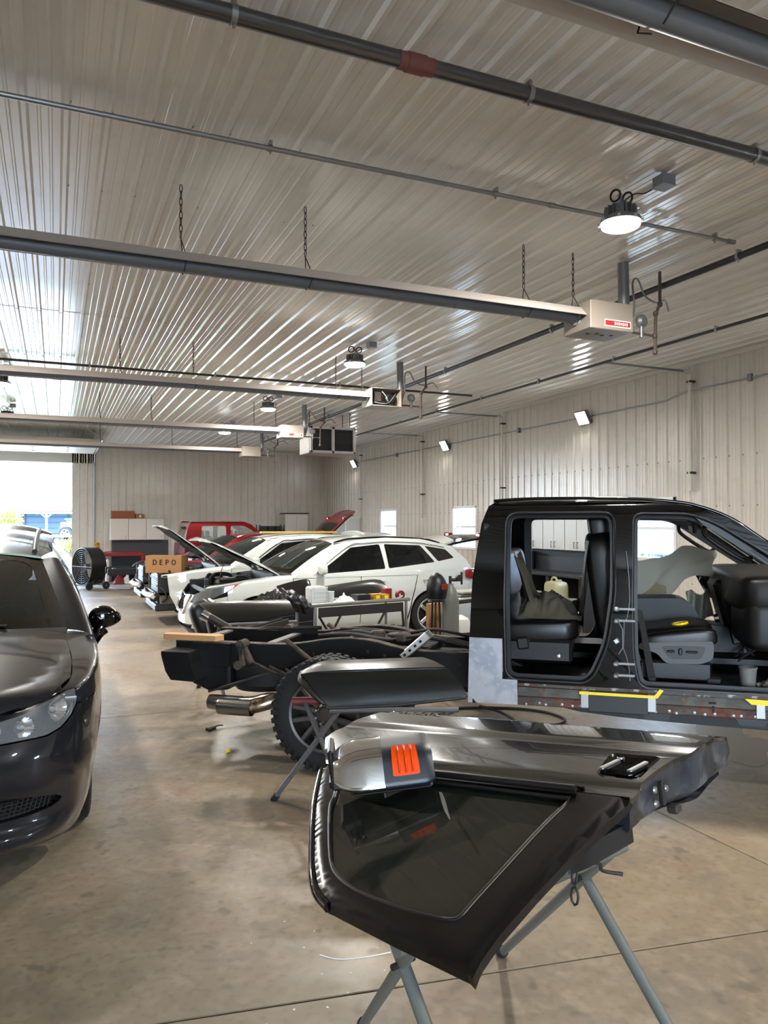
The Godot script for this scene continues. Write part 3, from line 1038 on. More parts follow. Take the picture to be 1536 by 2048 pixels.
func build_ceiling_fittings():
	var y := 3.96
	high_bay(V(3.72, y, -4.28), "between the thick steel pipe and the red-labelled heater")
	high_bay(V(3.70, y, -9.5), "just short of the heater with the open burner box")
	high_bay(V(3.66, y, -13.9), "hanging just short of the big unit heater")
	high_bay(V(3.66, y, -17.9), "between the two tube heaters next to the far wall")
	high_bay(V(-0.80, y, -13.0), "over the aisle by the thin cross pipe")
	high_bay(V(-0.92, y, -17.1), "beside the rolled-up overhead door")
	high_bay(V(3.7, y, 0.4), "over the black door on its stand")
	high_bay(V(-0.85, y, -8.7), "over the rear of the dark minivan")
	var wh := ["over the windowless side next to the far wall", "over the windowless side abreast of the white cars", "over the windowless side behind the dark minivan"]
	for k in 3: high_bay(V(-5.3, y, [-17.1, -13.0, -8.7][k]), wh[k])
	tube_heater(-2.07, -0.8, 6.6, "tube heater between the entrance end and the thick steel pipe", -1, [0.3, 1.95, 5.2])
	tube_heater(-5.45, -4.0, 4.24, "tube heater with a red striped label on its beige burner box", 0, [0.80, 1.72, 3.68, 4.20])
	tube_heater(-10.15, -4.0, 4.14, "tube heater whose burner box hangs open without its cover", 1, [0.74, 1.66, 3.66, 4.06])
	tube_heater(-14.6, -4.0, 4.06, "tube heater ending beside the big twin-opening unit heater", 0, [0.72, 1.62, 3.56, 4.0])
	tube_heater(-19.0, -4.0, 4.30, "tube heater with a plain grey box, closest to the far wall", 3, [0.95, 2.6, 4.2])
	# pipes
	var pz := -3.40
	var big := run_pipe("steel_pipe", "thick dull steel pipe clamped across the ceiling with a red coupling", P3([-6, 4.12, pz, 8.6, 4.12, pz]), 0.042, M.pipe_steel, [[V(0.73, 4.12, pz), V(1, 0, 0)], [V(2.33, 4.12, pz), V(1, 0, 0)], [V(4.02, 4.12, pz), V(1, 0, 0)]])
	var b := B.new()
	b.tube(P3([1.60, 4.12, pz, 1.70, 4.12, pz]), 0.05, 16)
	b.tube(P3([1.555, 4.12, pz, 1.60, 4.12, pz]), 0.045, 16)
	b.tube(P3([1.70, 4.12, pz, 1.75, 4.12, pz]), 0.045, 16)
	obj("red_coupling", b, M.coupling_red, big)
	var cz := -4.60
	var cond := run_pipe("conduit", "thin galvanised conduit crossing behind the nearest round lamp", P3([-6, 4.155, cz, 5.20, 4.155, cz]), 0.016, M.galv, [[V(1.22, 4.155, cz), V(1, 0, 0)], [V(2.87, 4.155, cz), V(1, 0, 0)], [V(4.98, 4.155, cz), V(1, 0, 0)]])
	b = B.new()
	b.tube(P3([3.33, 4.155, cz, 3.38, 4.155, cz]), 0.021, 10)
	b.tube(P3([5.13, 4.155, cz, 5.20, 4.155, cz]), 0.022, 10)
	obj("coupling", b, M.galv, cond)
	var cl := []
	for k in 7: cl.append([V(5.25, 4.045, -2.0 - k * 2.6), V(0, 0, 1)])
	run_pipe("gas_line", "dark gas pipe running down the building past every burner box", P3([5.25, 4.045, 6, 5.25, 4.045, -20.3]), 0.03, M.pipe_dark, cl)
	cl = []
	for k in 12: cl.append([V(7.0, 4.045, -1.2 - k * 1.75), V(0, 0, 1)])
	run_pipe("air_line", "dark air line under the ceiling next to the window wall", P3([7.0, 4.045, 6, 7.0, 4.045, -22.5]), 0.02, M.pipe_dark, cl)
	run_pipe("cross_pipe", "thin dark cross pipe between lamp and open burner box", P3([-6, 4.148, -12.0, 7.0, 4.148, -12.05]), 0.019, M.pipe_dark, [[V(0.45, 4.148, -12.0), V(1, 0, 0)], [V(2.3, 4.148, -12.0), V(1, 0, 0)], [V(4.4, 4.148, -12.0), V(1, 0, 0)]])
	# drops from the air line down the window wall
	var names := ["with the bright green tinge beside the flood lamp conduit", "", ""]
	var zs := [-8.42, -13.55, -17.35, -21.6]
	var lab := ["capped air drop on the window wall nearest the truck cab", "air drop on the window wall behind the white crossover", "air drop between the two farther flood lamps", "air drop next to the far corner of the window wall"]
	for i in 4:
		var t := thing("air_drop", lab[i], "pipe", V(0, 0, zs[i]), 0, "air drops on the window wall")
		b = B.new()
		b.tube(P3([7.03, 4.05, 0, 8.50, 4.05, 0]), 0.016, 10)
		obj("branch", b, M.galv_dull, t)
		b = B.new()
		b.tube(P3([8.47, 4.05, 0, 8.57, 4.05, 0, 8.60, 4.02, 0, 8.60, 2.28 if i == 0 else 1.95, 0]), 0.034 if i == 0 else 0.022, 12)
		obj("drop", b, M.trim_cream, t)
		for yy in [3.9, 2.55]:
			b = B.new()
			b.box(V(8.62, yy, 0), V(0.10, 0.03, 0.09), Basis(), 0.004)
			obj("clamp", b, M.iron, t)
	# unit heater: a big box with two dark fan openings facing the camera's end
	var u := thing("unit_heater", "big hanging unit heater with two dark square openings", "heater", V(5.42, 3.30, -15.2))
	b = B.new()
	var wx := 1.02; var hy := 0.56; var dz := 0.75
	b.box(V(0, hy * 0.5, -dz * 0.5 - 0.03), V(wx, hy, dz - 0.06), Basis(), 0.008)
	obj("casing", b, M.burner_box, u)
	b = B.new()
	for q in [[V(0, 0.025, 0), V(wx, 0.05, 0.06)], [V(0, hy - 0.025, 0), V(wx, 0.05, 0.06)], [V(-wx * 0.5 + 0.025, hy * 0.5, 0), V(0.05, hy, 0.06)], [V(wx * 0.5 - 0.025, hy * 0.5, 0), V(0.05, hy, 0.06)], [V(0, hy * 0.5, 0), V(0.06, hy, 0.06)]]:
		b.box(q[0], q[1], Basis(), 0.004)
	obj("front_frame", b, M.reflector, u)
	for s in [-1.0, 1.0]:
		b = B.new()
		b.box(V(s * 0.245, hy * 0.5, -0.045), V(0.43, hy - 0.1, 0.02))
		var o := obj("opening", b, M.black_plastic, u)
		for k in 9:
			b = B.new()
			b.box(V(s * 0.245, 0.08 + k * 0.05, -0.03), V(0.42, 0.004, 0.02))
			obj("louvre", b, M.iron, o)
		b = B.new()
		b.tube(P3([s * 0.46, hy, -0.2, s * 0.46, CEIL - 3.30, -0.2]), 0.008, 6)
		b.tube(P3([s * 0.46, hy, -0.65, s * 0.46, CEIL - 3.30, -0.65]), 0.008, 6)
		obj("hanger_rod", b, M.iron, u)
	# overhead door rolled up under the ceiling inside the far opening, with its tracks
	var d := thing("overhead_door", "cream sectional overhead door rolled up under the ceiling", "door", V(0, 0, ZF))
	var yy := 3.93
	for k in 7:
		b = B.new()
		var z0 := 0.55 + k * 0.56
		b.box(V((DOOR_X0 + DOOR_X1) * 0.5, yy, z0 + 0.275), V(DOOR_X1 - DOOR_X0 - 0.06, 0.045, 0.55), Basis(), 0.006)
		var sct := obj("section", b, M.trim_cream, d)
		for hx in [-1.9, -0.6, 0.3]:
			b = B.new()
			b.box(V(hx, yy - 0.03, z0), V(0.07, 0.012, 0.10), Basis(), 0.003)
			obj("hinge", b, M.galv_dull, sct)
	b = B.new()
	b.box(V((DOOR_X0 + DOOR_X1) * 0.5, yy - 0.045, 4.45), V(DOOR_X1 - DOOR_X0 - 0.06, 0.07, 0.04), Basis(), 0.005)
	obj("strut", b, M.trim_cream, d)
	for tx in [DOOR_X0 - 0.02, DOOR_X1 + 0.02]:
		b = B.new()
		b.tube(smooth3(P3([tx, 0.1, 0.09, tx, 3.3, 0.09, tx, 3.62, 0.12, tx, 3.85, 0.30, tx, 3.93, 0.6, tx, 3.93, 2.4, tx, 3.93, 4.6])), 0.026, 8)
		obj("track", b, M.galv, d)
		b = B.new()
		b.tube(P3([tx, 3.95, 4.55, tx, CEIL, 4.55]), 0.014, 6)
		b.tube(P3([tx, 3.95, 4.5, tx - 0.4, CEIL, 4.5]), 0.014, 6)
		b.tube(P3([tx, 3.7, 0.12, tx, CEIL - 0.05, 0.12]), 0.014, 6)
		obj("track_hanger", b, M.galv, d)

func build_wall_fittings():
	var b: B
	var zs := [-10.87, -16.06, -22.1, -5.6]
	var lab := ["square LED flood lamp on the window wall nearest the truck cab", "middle square LED flood lamp on the window wall", "square LED flood lamp on the window wall nearest the corner", "square LED flood lamp on the window wall past the truck cab"]
	for i in 4:
		var t := thing("flood_lamp", lab[i], "lamp", V(XR, 3.68, zs[i]), 0, "flood lamps on the window wall")
		var tilt := Basis(V(0, 0, 1), deg_to_rad(28))   # its face looks into the room and a little down
		b = B.new()
		b.box(V(-0.10, 0, 0), V(0.05, 0.26, 0.30), tilt, 0.006)
		for k in 8: b.box(V(-0.10, 0, 0) + tilt * V(0.04, -0.11 + k * 0.031, 0), V(0.05, 0.006, 0.28), tilt)
		obj("housing", b, M.galv_dull, t)
		b = B.new()
		b.box(V(-0.10, 0, 0) + tilt * V(-0.028, 0, 0), V(0.008, 0.23, 0.27), tilt, 0.003)
		obj("lens", b, M.lamp_lens, t)
		b = B.new()
		b.box(V(-0.02, -0.02, 0), V(0.05, 0.12, 0.10), Basis(), 0.005)
		obj("bracket", b, M.galv_dull, t)
		var l := AreaLight3D.new()
		l.name = "light"
		t.add_child(l)
		l.position = V(-0.10, 0, 0) + tilt * V(-0.036, 0, 0)
		var dir := tilt * V(-1, 0, 0)
		l.look_at_from_position(t.position + l.position, t.position + l.position + dir)
		l.area_size = Vector2(0.27, 0.23)
		l.light_color = Color(0.97, 0.99, 1.0)
		l.light_energy = FLOOD_ENERGY
		l.area_range = 40.0
		l.shadow_enabled = true
	# conduit joining the flood lamps, stepping up at the air drop
	var pts := P3([XR - 0.03, 3.72, -22.0, XR - 0.03, 3.70, -10.7, XR - 0.03, 3.70, -8.95, XR - 0.03, 3.76, -8.7, XR - 0.09, 3.77, -8.42, XR - 0.03, 3.78, -8.1, XR - 0.03, 3.80, -4.0])
	var t2 := thing("wall_conduit", "thin conduit along the window wall joining the flood lamps", "conduit")
	b = B.new()
	b.tube(pts, 0.012, 8)
	obj("length", b, M.galv, t2)
	for z in [-19.0, -13.0, -7.4]:
		b = B.new()
		b.box(V(XR - 0.03, 3.70 if z < -8 else 3.785, z), V(0.06, 0.10, 0.07), Basis(), 0.004)
		obj("outlet_box", b, M.galv_dull, t2)
	var sc := B.new()   # screw rows on the wall
	for yy in [0.9, 2.05, 2.75]:
		var z := -4.0
		while z > ZF + 0.2:
			sc.lathe([Vector2(0.0001, 0.010), Vector2(0.008, 0.008), Vector2(0.012, -0.001)], 6, Transform3D(Basis(V(0, 0, 1), PI / 2), V(XR - 0.001, yy, z + 0.1)))
			z -= PITCH
	var so := obj("screw_heads", sc, M.galv_dull, get_node("wall_right"))
	so.set_meta("kind", "stuff")
# ---------------------------------------------------------------- wheels
# a wheel lying on the local axis d (outward); returns the wheel node (tyre, rim, nuts)
func wheel(parent: Node3D, c: Vector3, out: Vector3, r: float, w: float, rim_r: float, spokes: int, rim_mat: Material, knobbly := false, called := "wheel") -> Node3D:
	var t := Node3D.new()
	t.name = numbered(called, parent)
	parent.add_child(t)
	t.position = c
	t.basis = basis_y(out)
	var h := w * 0.5
	var b := B.new()
	b.lathe([Vector2(rim_r, h * 0.82), Vector2(rim_r + 0.02, h * 0.96), Vector2((rim_r + r) * 0.5, h * 1.04), Vector2(r - 0.03, h * 0.98), Vector2(r - 0.008, h * 0.88), Vector2(r, h * 0.7), Vector2(r, -h * 0.7), Vector2(r - 0.03, -h * 0.98), Vector2((rim_r + r) * 0.5, -h * 1.04), Vector2(rim_r, -h * 0.82)], 48)
	if knobbly:   # off-road lugs round the shoulder and across the tread
		var k := 40
		for i in k:
			var a := TAU * i / k
			var bs := Basis(V(0, 1, 0), -a)
			for s in [-1.0, 1.0]:
				var a2: float = a + (0.0 if s > 0 else TAU / k * 0.5)
				bs = Basis(V(0, 1, 0), -a2)
				b.box(bs * V(r - 0.004, s * h * 0.80, 0), V(0.022, h * 0.36, TAU * r / k * 0.60), bs, 0.004)
				b.box(bs * V(r - 0.034, s * h * 0.99, 0), V(0.05 + 0.015 * (i % 2), 0.012, TAU * r / k * 0.5), bs, 0.003)
				b.box(bs * V(r - 0.002, s * h * 0.28, 0), V(0.018, h * 0.42, TAU * r / k * 0.52), bs * Basis(V(1, 0, 0), 0.4 * s), 0.003)
	obj("tyre", b, M.rubber, t)
	b = B.new()
	b.lathe([Vector2(rim_r + 0.012, h * 0.90), Vector2(rim_r + 0.006, h * 0.94), Vector2(rim_r - 0.012, h * 0.90), Vector2(rim_r - 0.022, h * 0.6), Vector2(rim_r - 0.03, -h * 0.8)], 40)
	var depth := h * 0.62
	for i in spokes:
		var a := TAU * i / spokes
		for s in ([-1.0, 1.0] if knobbly else [0.0]):
			var sw := rim_r * (0.16 if knobbly else 0.24)
			var d := V(cos(a), 0, sin(a)); var e := V(-sin(a), 0, cos(a))
			var p0: Vector3 = d * rim_r * 0.24 + e * s * rim_r * 0.10 + V(0, depth, 0)
			var p1: Vector3 = d * (rim_r - 0.015) + e * s * rim_r * 0.20 + V(0, h * 0.80, 0)
			var m: Vector3 = (p0 + p1) * 0.5
			var xx: Vector3 = (p1 - p0).normalized()
			var yy: Vector3 = V(0, 1, 0) - xx * xx.y
			yy = yy.normalized()
			b.box(m, V((p1 - p0).length(), 0.035, sw), Basis(xx, yy, xx.cross(yy)), 0.009)
	b.lathe([Vector2(0.0001, depth + 0.018), Vector2(rim_r * 0.18, depth + 0.016), Vector2(rim_r * 0.22, depth + 0.004), Vector2(rim_r * 0.34, depth), Vector2(rim_r * 0.36, depth - 0.04)], 28)
	obj("rim", b, rim_mat, t)
	b = B.new()
	b.lathe([Vector2(rim_r - 0.025, -h * 0.1), Vector2(0.0001, -h * 0.1)], 28)
	obj("brake_disc", b, M.iron, t)
	var nn := 8 if knobbly else 5
	for i in nn:
		var a := TAU * (i + 0.5) / nn
		b = B.new()
		b.lathe([Vector2(0.0001, depth + 0.03), Vector2(0.010, depth + 0.028), Vector2(0.012, depth - 0.005)], 6, Transform3D(Basis(), V(cos(a) * rim_r * 0.27, 0, sin(a) * rim_r * 0.27)))
		obj("wheel_nut", b, M.chrome, t)
	return t
func basis_y(y: Vector3) -> Basis:
	var x := V(0, 1, 0).cross(y)
	if x.length() < 0.01: x = V(1, 0, 0)
	x = x.normalized()
	return Basis(x, y.normalized(), x.cross(y.normalized()))

# ---------------------------------------------------------------- the dark minivan
var vo := PackedVector2Array()     # plan outline of the half body, from the middle of the nose to the middle of the tail
var vl := PackedFloat32Array()     # its running length
var V_FR := [[0.15, -0.16], [0.19, -0.06], [0.235, 0.0], [0.265, -0.004], [0.31, -0.045], [0.36, -0.058], [0.43, -0.045], [0.485, -0.006], [0.53, 0.0], [0.62, -0.008], [0.66, -0.022], [0.72, -0.055], [0.82, -0.12], [0.95, -0.2]]
var V_SD := [[0.15, -0.07], [0.22, -0.05], [0.35, -0.02], [0.55, 0.0], [0.75, 0.0], [0.9, -0.012], [1.05, -0.03]]
var V_YT := [[0.0, 0.80], [0.6, 0.84], [1.0, 0.90], [1.8, 0.98], [3.0, 1.02], [6.0, 1.05]]
var V_DD := [[0.0, 0.16], [0.5, 0.16], [0.8, 0.20], [1.1, 0.24], [1.5, 0.22], [2.3, 0.18]]
var V_HD := [[0.1, 0.90], [0.3, 0.955], [0.6, 1.02], [1.0, 1.085], [1.5, 1.14], [2.5, 1.16]]
func v_at(s: float) -> Vector2:
	var sg := 1.0
	if s < 0:
		s = -s; sg = -1.0
	var k := vl.bsearch(s)
	k = clampi(k, 1, vl.size() - 1)
	var q := vo[k - 1].lerp(vo[k], (s - vl[k - 1]) / (vl[k] - vl[k - 1]))
	return Vector2(q.x * sg, q.y)
func v_nrm(s: float) -> Vector2:
	var d := (v_at(s + 0.04) - v_at(s - 0.04)).normalized()
	return Vector2(-d.y, d.x)
func v_hood(x: float, z: float) -> float:
	return tab(V_HD, -z) - 0.13 * pow(absf(x), 2.2)
func v_body(st: Vector2) -> Vector3:
	var s := st.x; var t := st.y
	var p := v_at(s); var n := v_nrm(s)
	var yt := tab(V_YT, s)
	var y := 0.15 + (yt - 0.15) * minf(t, 1.0)
	var off := tab(V_FR, y) * n.y * n.y + tab(V_SD, y) * n.x * n.x
	var q := p + n * off
	if t > 1.0:
		var u := t - 1.0; var dd := tab(V_DD, s)
		var h := q - n * dd
		q -= n * dd * u
		var rr := maxf(v_hood(h.x, h.y) - yt, 0.02)
		y = yt + rr * sqrt(maxf(0.0, 1.0 - (1.0 - u) * (1.0 - u)))
	return V(q.x, y, q.y)
func v_top(x: float, z: float) -> float:   # height of the hood and of the rolled-over fender edge in plan
	var best := 1e9; var bs := 0.0
	var ax := absf(x)
	for i in range(0, 62):
		var s := i * 0.04
		var d := (v_at(s) - Vector2(ax, z)).length_squared()
		if d < best:
			best = d; bs = s
	var a := bs - 0.04; var c := bs + 0.04
	for i in 11:
		var m1 := a + (c - a) / 3.0; var m2 := c - (c - a) / 3.0
		if (v_at(m1) - Vector2(ax, z)).length_squared() < (v_at(m2) - Vector2(ax, z)).length_squared(): c = m2
		else: a = m1
	bs = (a + c) * 0.5
	best = (v_at(bs) - Vector2(ax, z)).length_squared()
	var n := v_nrm(bs)
	var yt := tab(V_YT, bs)
	var off := tab(V_FR, yt) * n.y * n.y + tab(V_SD, yt) * n.x * n.x
	var dd := tab(V_DD, bs)
	var u := (sqrt(best) + off) / dd
	if u >= 1.0: return v_hood(x, z)
	u = maxf(u, 0.0)
	var h := v_at(bs) + n * (off - dd)
	var rr := maxf(v_hood(h.x, h.y) - yt, 0.02)
	return yt + rr * sqrt(maxf(0.0, 1.0 - (1.0 - u) * (1.0 - u)))
func v_shield(p: Vector2) -> Vector3:   # windscreen: p.x -1..1 across, p.y 0..1 up
	var u := p.x; var a := absf(u)
	var lo := V(0.80 * u, 1.125 - 0.055 * u * u, -1.27 - 0.38 * pow(a, 2.2))
	var hi := V(0.62 * u, 1.585 - 0.06 * u * u, -2.33 - 0.12 * u * u)
	var q := lo.lerp(hi, p.y)
	return q + V(0, 0.04, 0.03) * 4.0 * p.y * (1.0 - p.y) * (1.0 - 0.6 * u * u)
func v_side(p: Vector2) -> Vector3:   # upper side: p = (z, y)
	return V(tab([[0.95, 0.985], [1.02, 0.972], [1.3, 0.87], [1.52, 0.745], [1.64, 0.655], [1.70, 0.58]], p.y) - 0.03 * pow(maxf(0.0, (-p.x - 3.6) / 1.5), 2.0), p.y, p.x)
func v_roof(p: Vector2) -> Vector3:   # p = (x, z)
	var y := tab([[2.3, 1.583], [2.8, 1.665], [3.3, 1.715], [4.0, 1.755], [4.6, 1.76], [5.0, 1.745]], -p.y)
	return V(p.x, y - 0.065 * pow(absf(p.x) / 0.62, 2.4), p.y)

func mirrored(f: Callable) -> Callable:
	return func(p: Vector2) -> Vector3:
		var q: Vector3 = f.call(p)
		return V(-q.x, q.y, q.z)
func both(called: String, parent: Node3D, m: Material, poly: PackedVector2Array, f: Callable, cell: Vector2, thick := 0.0, holes := []):
	var b := B.new()
	b.drape(poly, f, cell, false, thick, holes)
	obj(called, b, m, parent)
	b = B.new()
	b.drape(poly, mirrored(f), cell, true, thick, holes)
	obj(called, b, m, parent)

func build_minivan():
	vo = smooth2(P2([0, 0, 0.35, -0.025, 0.60, -0.10, 0.79, -0.25, 0.90, -0.48, 0.965, -0.80, 0.995, -1.1, 1.005, -1.6, 1.0, -2.5, 0.995, -3.6, 0.97, -4.5, 0.9, -4.95, 0.75, -5.12, 0.4, -5.17, 0, -5.17]), 12)
	vl = PackedFloat32Array([0.0])
	for i in range(1, vo.size()): vl.append(vl[i - 1] + (vo[i] - vo[i - 1]).length())
	var end := vl[vl.size() - 1]
	var t := thing("minivan", "dark grey metallic minivan facing out, standing beside the aisle", "minivan", V(-0.72, 0, -4.02))
	var pm: Material = M.van_paint
	# where the front wheel arch sits along the outline
	var sw := 0.0
	while v_at(sw).y > -1.02: sw += 0.01
	var arch := PackedVector2Array()
	for i in 25:
		var a := PI * i / 24
		var s := sw + 0.385 * cos(a); var y := 0.34 + 0.385 * sin(a)
		arch.append(Vector2(s, (y - 0.15) / (tab(V_YT, s) - 0.15)))
	arch.append(Vector2(sw - 0.385, -0.2)); arch.append(Vector2(sw + 0.385, -0.2))
	var intake := P2([0.28, 0.46, 0.49, 0.455, 0.63, 0.42, 0.80, 0.36, 0.845, 0.325, 0.83, 0.30, 0.77, 0.285, 0.63, 0.28, 0.49, 0.28, 0.28, 0.28])
	var cell := Vector2(0.05, 0.05)
	var lamp := P2([0.36, 0.985, 0.51, 0.985, 0.68, 1.0, 0.81, 1.03, 0.94, 1.08, 1.0, 1.04, 0.98, 0.92, 0.91, 0.86, 0.83, 0.82, 0.74, 0.81, 0.61, 0.83, 0.5, 0.84, 0.40, 0.88])
	# front bumper skin
	var fascia := P2([0.0, 0.0, 1.16, 0.0, 1.24, 0.08, 1.26, 0.45, 1.265, 0.86, 0.985, 0.91, 0.913, 0.853, 0.833, 0.813, 0.74, 0.803, 0.61, 0.823, 0.5, 0.833, 0.395, 0.872, 0.0, 0.872])
	both("front_bumper", t, pm, fascia, v_body, cell, 0.0, [intake])
	var dn := func(k: float) -> Callable:   # the body surface sunk by k
		return func(p: Vector2) -> Vector3:
			var n := v_nrm(p.x)
			return v_body(p) - V(n.x, 0, n.y) * k
	var inm: Callable = dn.call(0.045)
	both("lower_grille", t, M.black_plastic, Geometry2D.offset_polygon(intake, 0.01)[0], inm, cell)
	for sg in [1.0, -1.0]:   # mesh bars and the frame of the opening
		var b := B.new()
		for k in 5:
			var path := PackedVector3Array()
			for i in 14:
				var s := 0.30 + 0.50 * i / 13.0
				var q: Vector3 = (dn.call(0.028) as Callable).call(Vector2(s, 0.30 + 0.03 * k - 0.05 * k * 0.1 * s))
				path.append(V(q.x * sg, q.y, q.z))
			b.tube(path, 0.004, 5)
		for k in 18:
			var s := 0.30 + 0.028 * k
			var q0: Vector3 = (dn.call(0.028) as Callable).call(Vector2(s, 0.29)); var q1: Vector3 = (dn.call(0.028) as Callable).call(Vector2(s + 0.02, 0.41))
			b.tube(PackedVector3Array([V(q0.x * sg, q0.y, q0.z), V(q1.x * sg, q1.y, q1.z)]), 0.003, 5)
		obj("grille_mesh", b, M.black_plastic, t)
		b = B.new()
		var rim := PackedVector3Array(); 
		for i in intake.size():
			var q: Vector3 = v_body(intake[i])
			var q2: Vector3 = inm.call(intake[i])
			rim.append(V(q.x * sg, q.y, q.z))
		for i in intake.size():
			var j := (i + 1) % intake.size()
			var a0 := rim[i]; var a1 := rim[j]
			var b0: Vector3 = inm.call(intake[i]); var b1: Vector3 = inm.call(intake[j])
			b.quad(a0, a1, V(b1.x * sg, b1.y, b1.z), V(b0.x * sg, b0.y, b0.z))
		obj("intake_surround", b, M.black_gloss, t)
	# headlamps: sunk bucket, two faceted bowls, clear lens
	var lampx := Geometry2D.offset_polygon(lamp, -0.004)[0]
	both("headlamp_bucket", t, M.lamp_bucket, lamp, dn.call(0.06), cell)
	both("headlamp_lens", t, M.lens_clear, lampx, v_body, Vector2(0.04, 0.03))
	for sg in [1.0, -1.0]:
		for q in [[0.63, 0.91, 0.058], [0.85, 0.945, 0.072], [0.47, 0.925, 0.04]]:
			var b := B.new()
			var c: Vector3 = v_body(Vector2(q[0], q[1])); var n := v_nrm(q[0])
			var nn := V(n.x, 0.15, n.y).normalized()
			c -= nn * 0.012
			c.x *= sg; nn.x *= sg
			var rr: float = q[2]
			# a fluted bowl: wavy in turns
			var rows := []
			for k in 7:
				var f := k / 6.0
				var row := PackedVector3Array()
				for j in 40:
					var a := TAU * j / 40
					var wob := 1.0 + (0.07 if j % 2 == 0 else -0.05) * f
					row.append(V(rr * f * wob * cos(a), -0.05 * (1.0 - f * f), rr * f * 0.86 * wob * sin(a)))
				rows.append(row)
			var bb := B.new()
			bb.grid(rows, true)
			b.add(bb, Transform3D(basis_y(nn), c))
			obj("reflector_bowl", b, M.chrome, t)
			b = B.new()
			b.lathe([Vector2(0.0001, 0.0), Vector2(0.010, -0.003), Vector2(0.013, -0.04)], 12, Transform3D(basis_y(nn), c))
			obj("bulb_cap", b, M.galv, t)
		var bz := B.new()   # dark bezel line along the lower edge
		var path := PackedVector3Array()
		for p in [[0.40, 0.885], [0.5, 0.85], [0.61, 0.84], [0.74, 0.82], [0.83, 0.83], [0.91, 0.87], [0.97, 0.925]]:
			var q: Vector3 = (dn.call(0.012) as Callable).call(Vector2(p[0], p[1]))
			path.append(V(q.x * sg, q.y, q.z))
		bz.tube(smooth3(path), 0.008, 6)
		obj("lamp_bezel", bz, M.black_gloss, t)
	# grille between the lamps and slim bar
	both("grille", t, M.black_plastic, P2([0.0, 0.875, 0.39, 0.875, 0.355, 0.985, 0.0, 0.985]), dn.call(0.02), cell)
	# fenders, doors, tail
	var fender := P2([1.27, 0.0, 1.268, 0.868, 0.99, 0.918, 1.004, 1.045, 0.945, 1.09, 0.86, 1.115, 1.12, 1.32, 1.40, 1.56, 1.70, 1.80, 1.97, 1.985, 2.36, 2.0, 2.36, 0.0])
	both("front_fender", t, pm, fender, v_body, cell, 0.0, [arch])
	var rearc := PackedVector2Array()
	var sr := 0.0
	while v_at(sr).y > -4.11: sr += 0.01
	for i in 25:
		var a := PI * i / 24
		var s := sr + 0.385 * cos(a); var y := 0.34 + 0.385 * sin(a)
		rearc.append(Vector2(s, (y - 0.15) / (tab(V_YT, s) - 0.15)))
	rearc.append(Vector2(sr - 0.385, -0.2)); rearc.append(Vector2(sr + 0.385, -0.2))
	both("front_door", t, pm, P2([2.37, 0.0, 3.52, 0.0, 3.50, 1.0, 2.37, 1.0]), v_body, cell)
	both("sliding_door", t, pm, P2([3.53, 0.0, 4.62, 0.0, 4.78, 1.0, 3.51, 1.0]), v_body, Vector2(0.1, 0.08), 0.0, [rearc])
	both("rear_quarter", t, pm, P2([4.63, 0.0, end, 0.0, end, 1.0, 4.79, 1.0]), v_body, Vector2(0.1, 0.08), 0.0, [rearc])
	# hood in plan; its side edge follows the fender's cut
	var he := PackedVector2Array()
	var edge := [[0.0, 1.0], [0.3, 1.0], [0.5, 1.0], [0.68, 1.015], [0.81, 1.045], [0.853, 1.105], [1.12, 1.31], [1.40, 1.55], [1.70, 1.79], [1.95, 1.97]]
	for e in edge:
		var q := v_body(Vector2(e[0], e[1]))
		he.append(Vector2(q.x - (0.004 if e[0] > 0.82 else 0.0), q.z - 0.003))
	var hood := PackedVector2Array()
	for p in he: hood.append(p)
	for p in [[0.80, -1.62], [0.6, -1.43], [0.3, -1.32], [0.0, -1.30], [-0.3, -1.32], [-0.6, -1.43], [-0.80, -1.62]]: hood.append(Vector2(p[0], p[1]))
	for i in range(he.size() - 1, 0, -1): hood.append(Vector2(-he[i].x, he[i].y))
	var hf := func(p: Vector2) -> Vector3: return V(p.x, v_top(p.x, p.y), p.y)
	var b := B.new()
	b.drape(hood, hf, Vector2(0.06, 0.06), true, 0.006)
	obj("hood", b, pm, t)
	# windscreen with its printed border, cowl, wipers
	b = B.new()
	b.drape(rect(-1, 0, 1, 1), v_shield, Vector2(0.15, 0.12))
	obj("windscreen", b, M.glass_screen, t)
	b = B.new()
	var up := func(p: Vector2) -> Vector3: return v_shield(p) + V(0, 0.0015, 0.001)
	b.drape(rect(-1, 0, 1, 1), up, Vector2(0.2, 0.14), false, 0.0, [rounded(rect(-0.86, 0.115, 0.86, 0.90), 0.16)])
	obj("windscreen_border", b, M.black_gloss, t)
	b = B.new()
	for i in 24:
		var u0 := -1.0 + i / 12.0; var u1 := u0 + 1.0 / 12.0
		var a0 := v_shield(Vector2(u0, 0.02)); var a1 := v_shield(Vector2(u1, 0.02))
		b.quad(a0 + V(0, 0.002, 0), a1 + V(0, 0.002, 0), V(a1.x, a1.y - 0.03, a1.z + 0.09), V(a0.x, a0.y - 0.03, a0.z + 0.09))
	obj("cowl", b, M.black_plastic, t)
	for q in [[0.30, 0.02, -0.45, 0.05], [-0.40, 0.02, 0.55, 0.045]]:
		b = B.new()
		b.tube(PackedVector3Array([v_shield(Vector2(q[0] + 0.1, 0.02)) + V(0, 0.012, 0.02), v_shield(Vector2(q[2], q[3])) + V(0, 0.012, 0.01)]), 0.008, 6)
		obj("wiper", b, M.black_plastic, t)
	# upper sides: painted frame round the glass, A pillars, roof
	var side := P2([-1.60, 1.0, -2.43, 1.52, -2.9, 1.62, -3.5, 1.66, -4.9, 1.66, -5.10, 1.3, -5.14, 1.0])
	var win1 := rounded(P2([-2.02, 1.06, -2.50, 1.45, -2.95, 1.56, -3.38, 1.58, -3.40, 1.06]), 0.04)
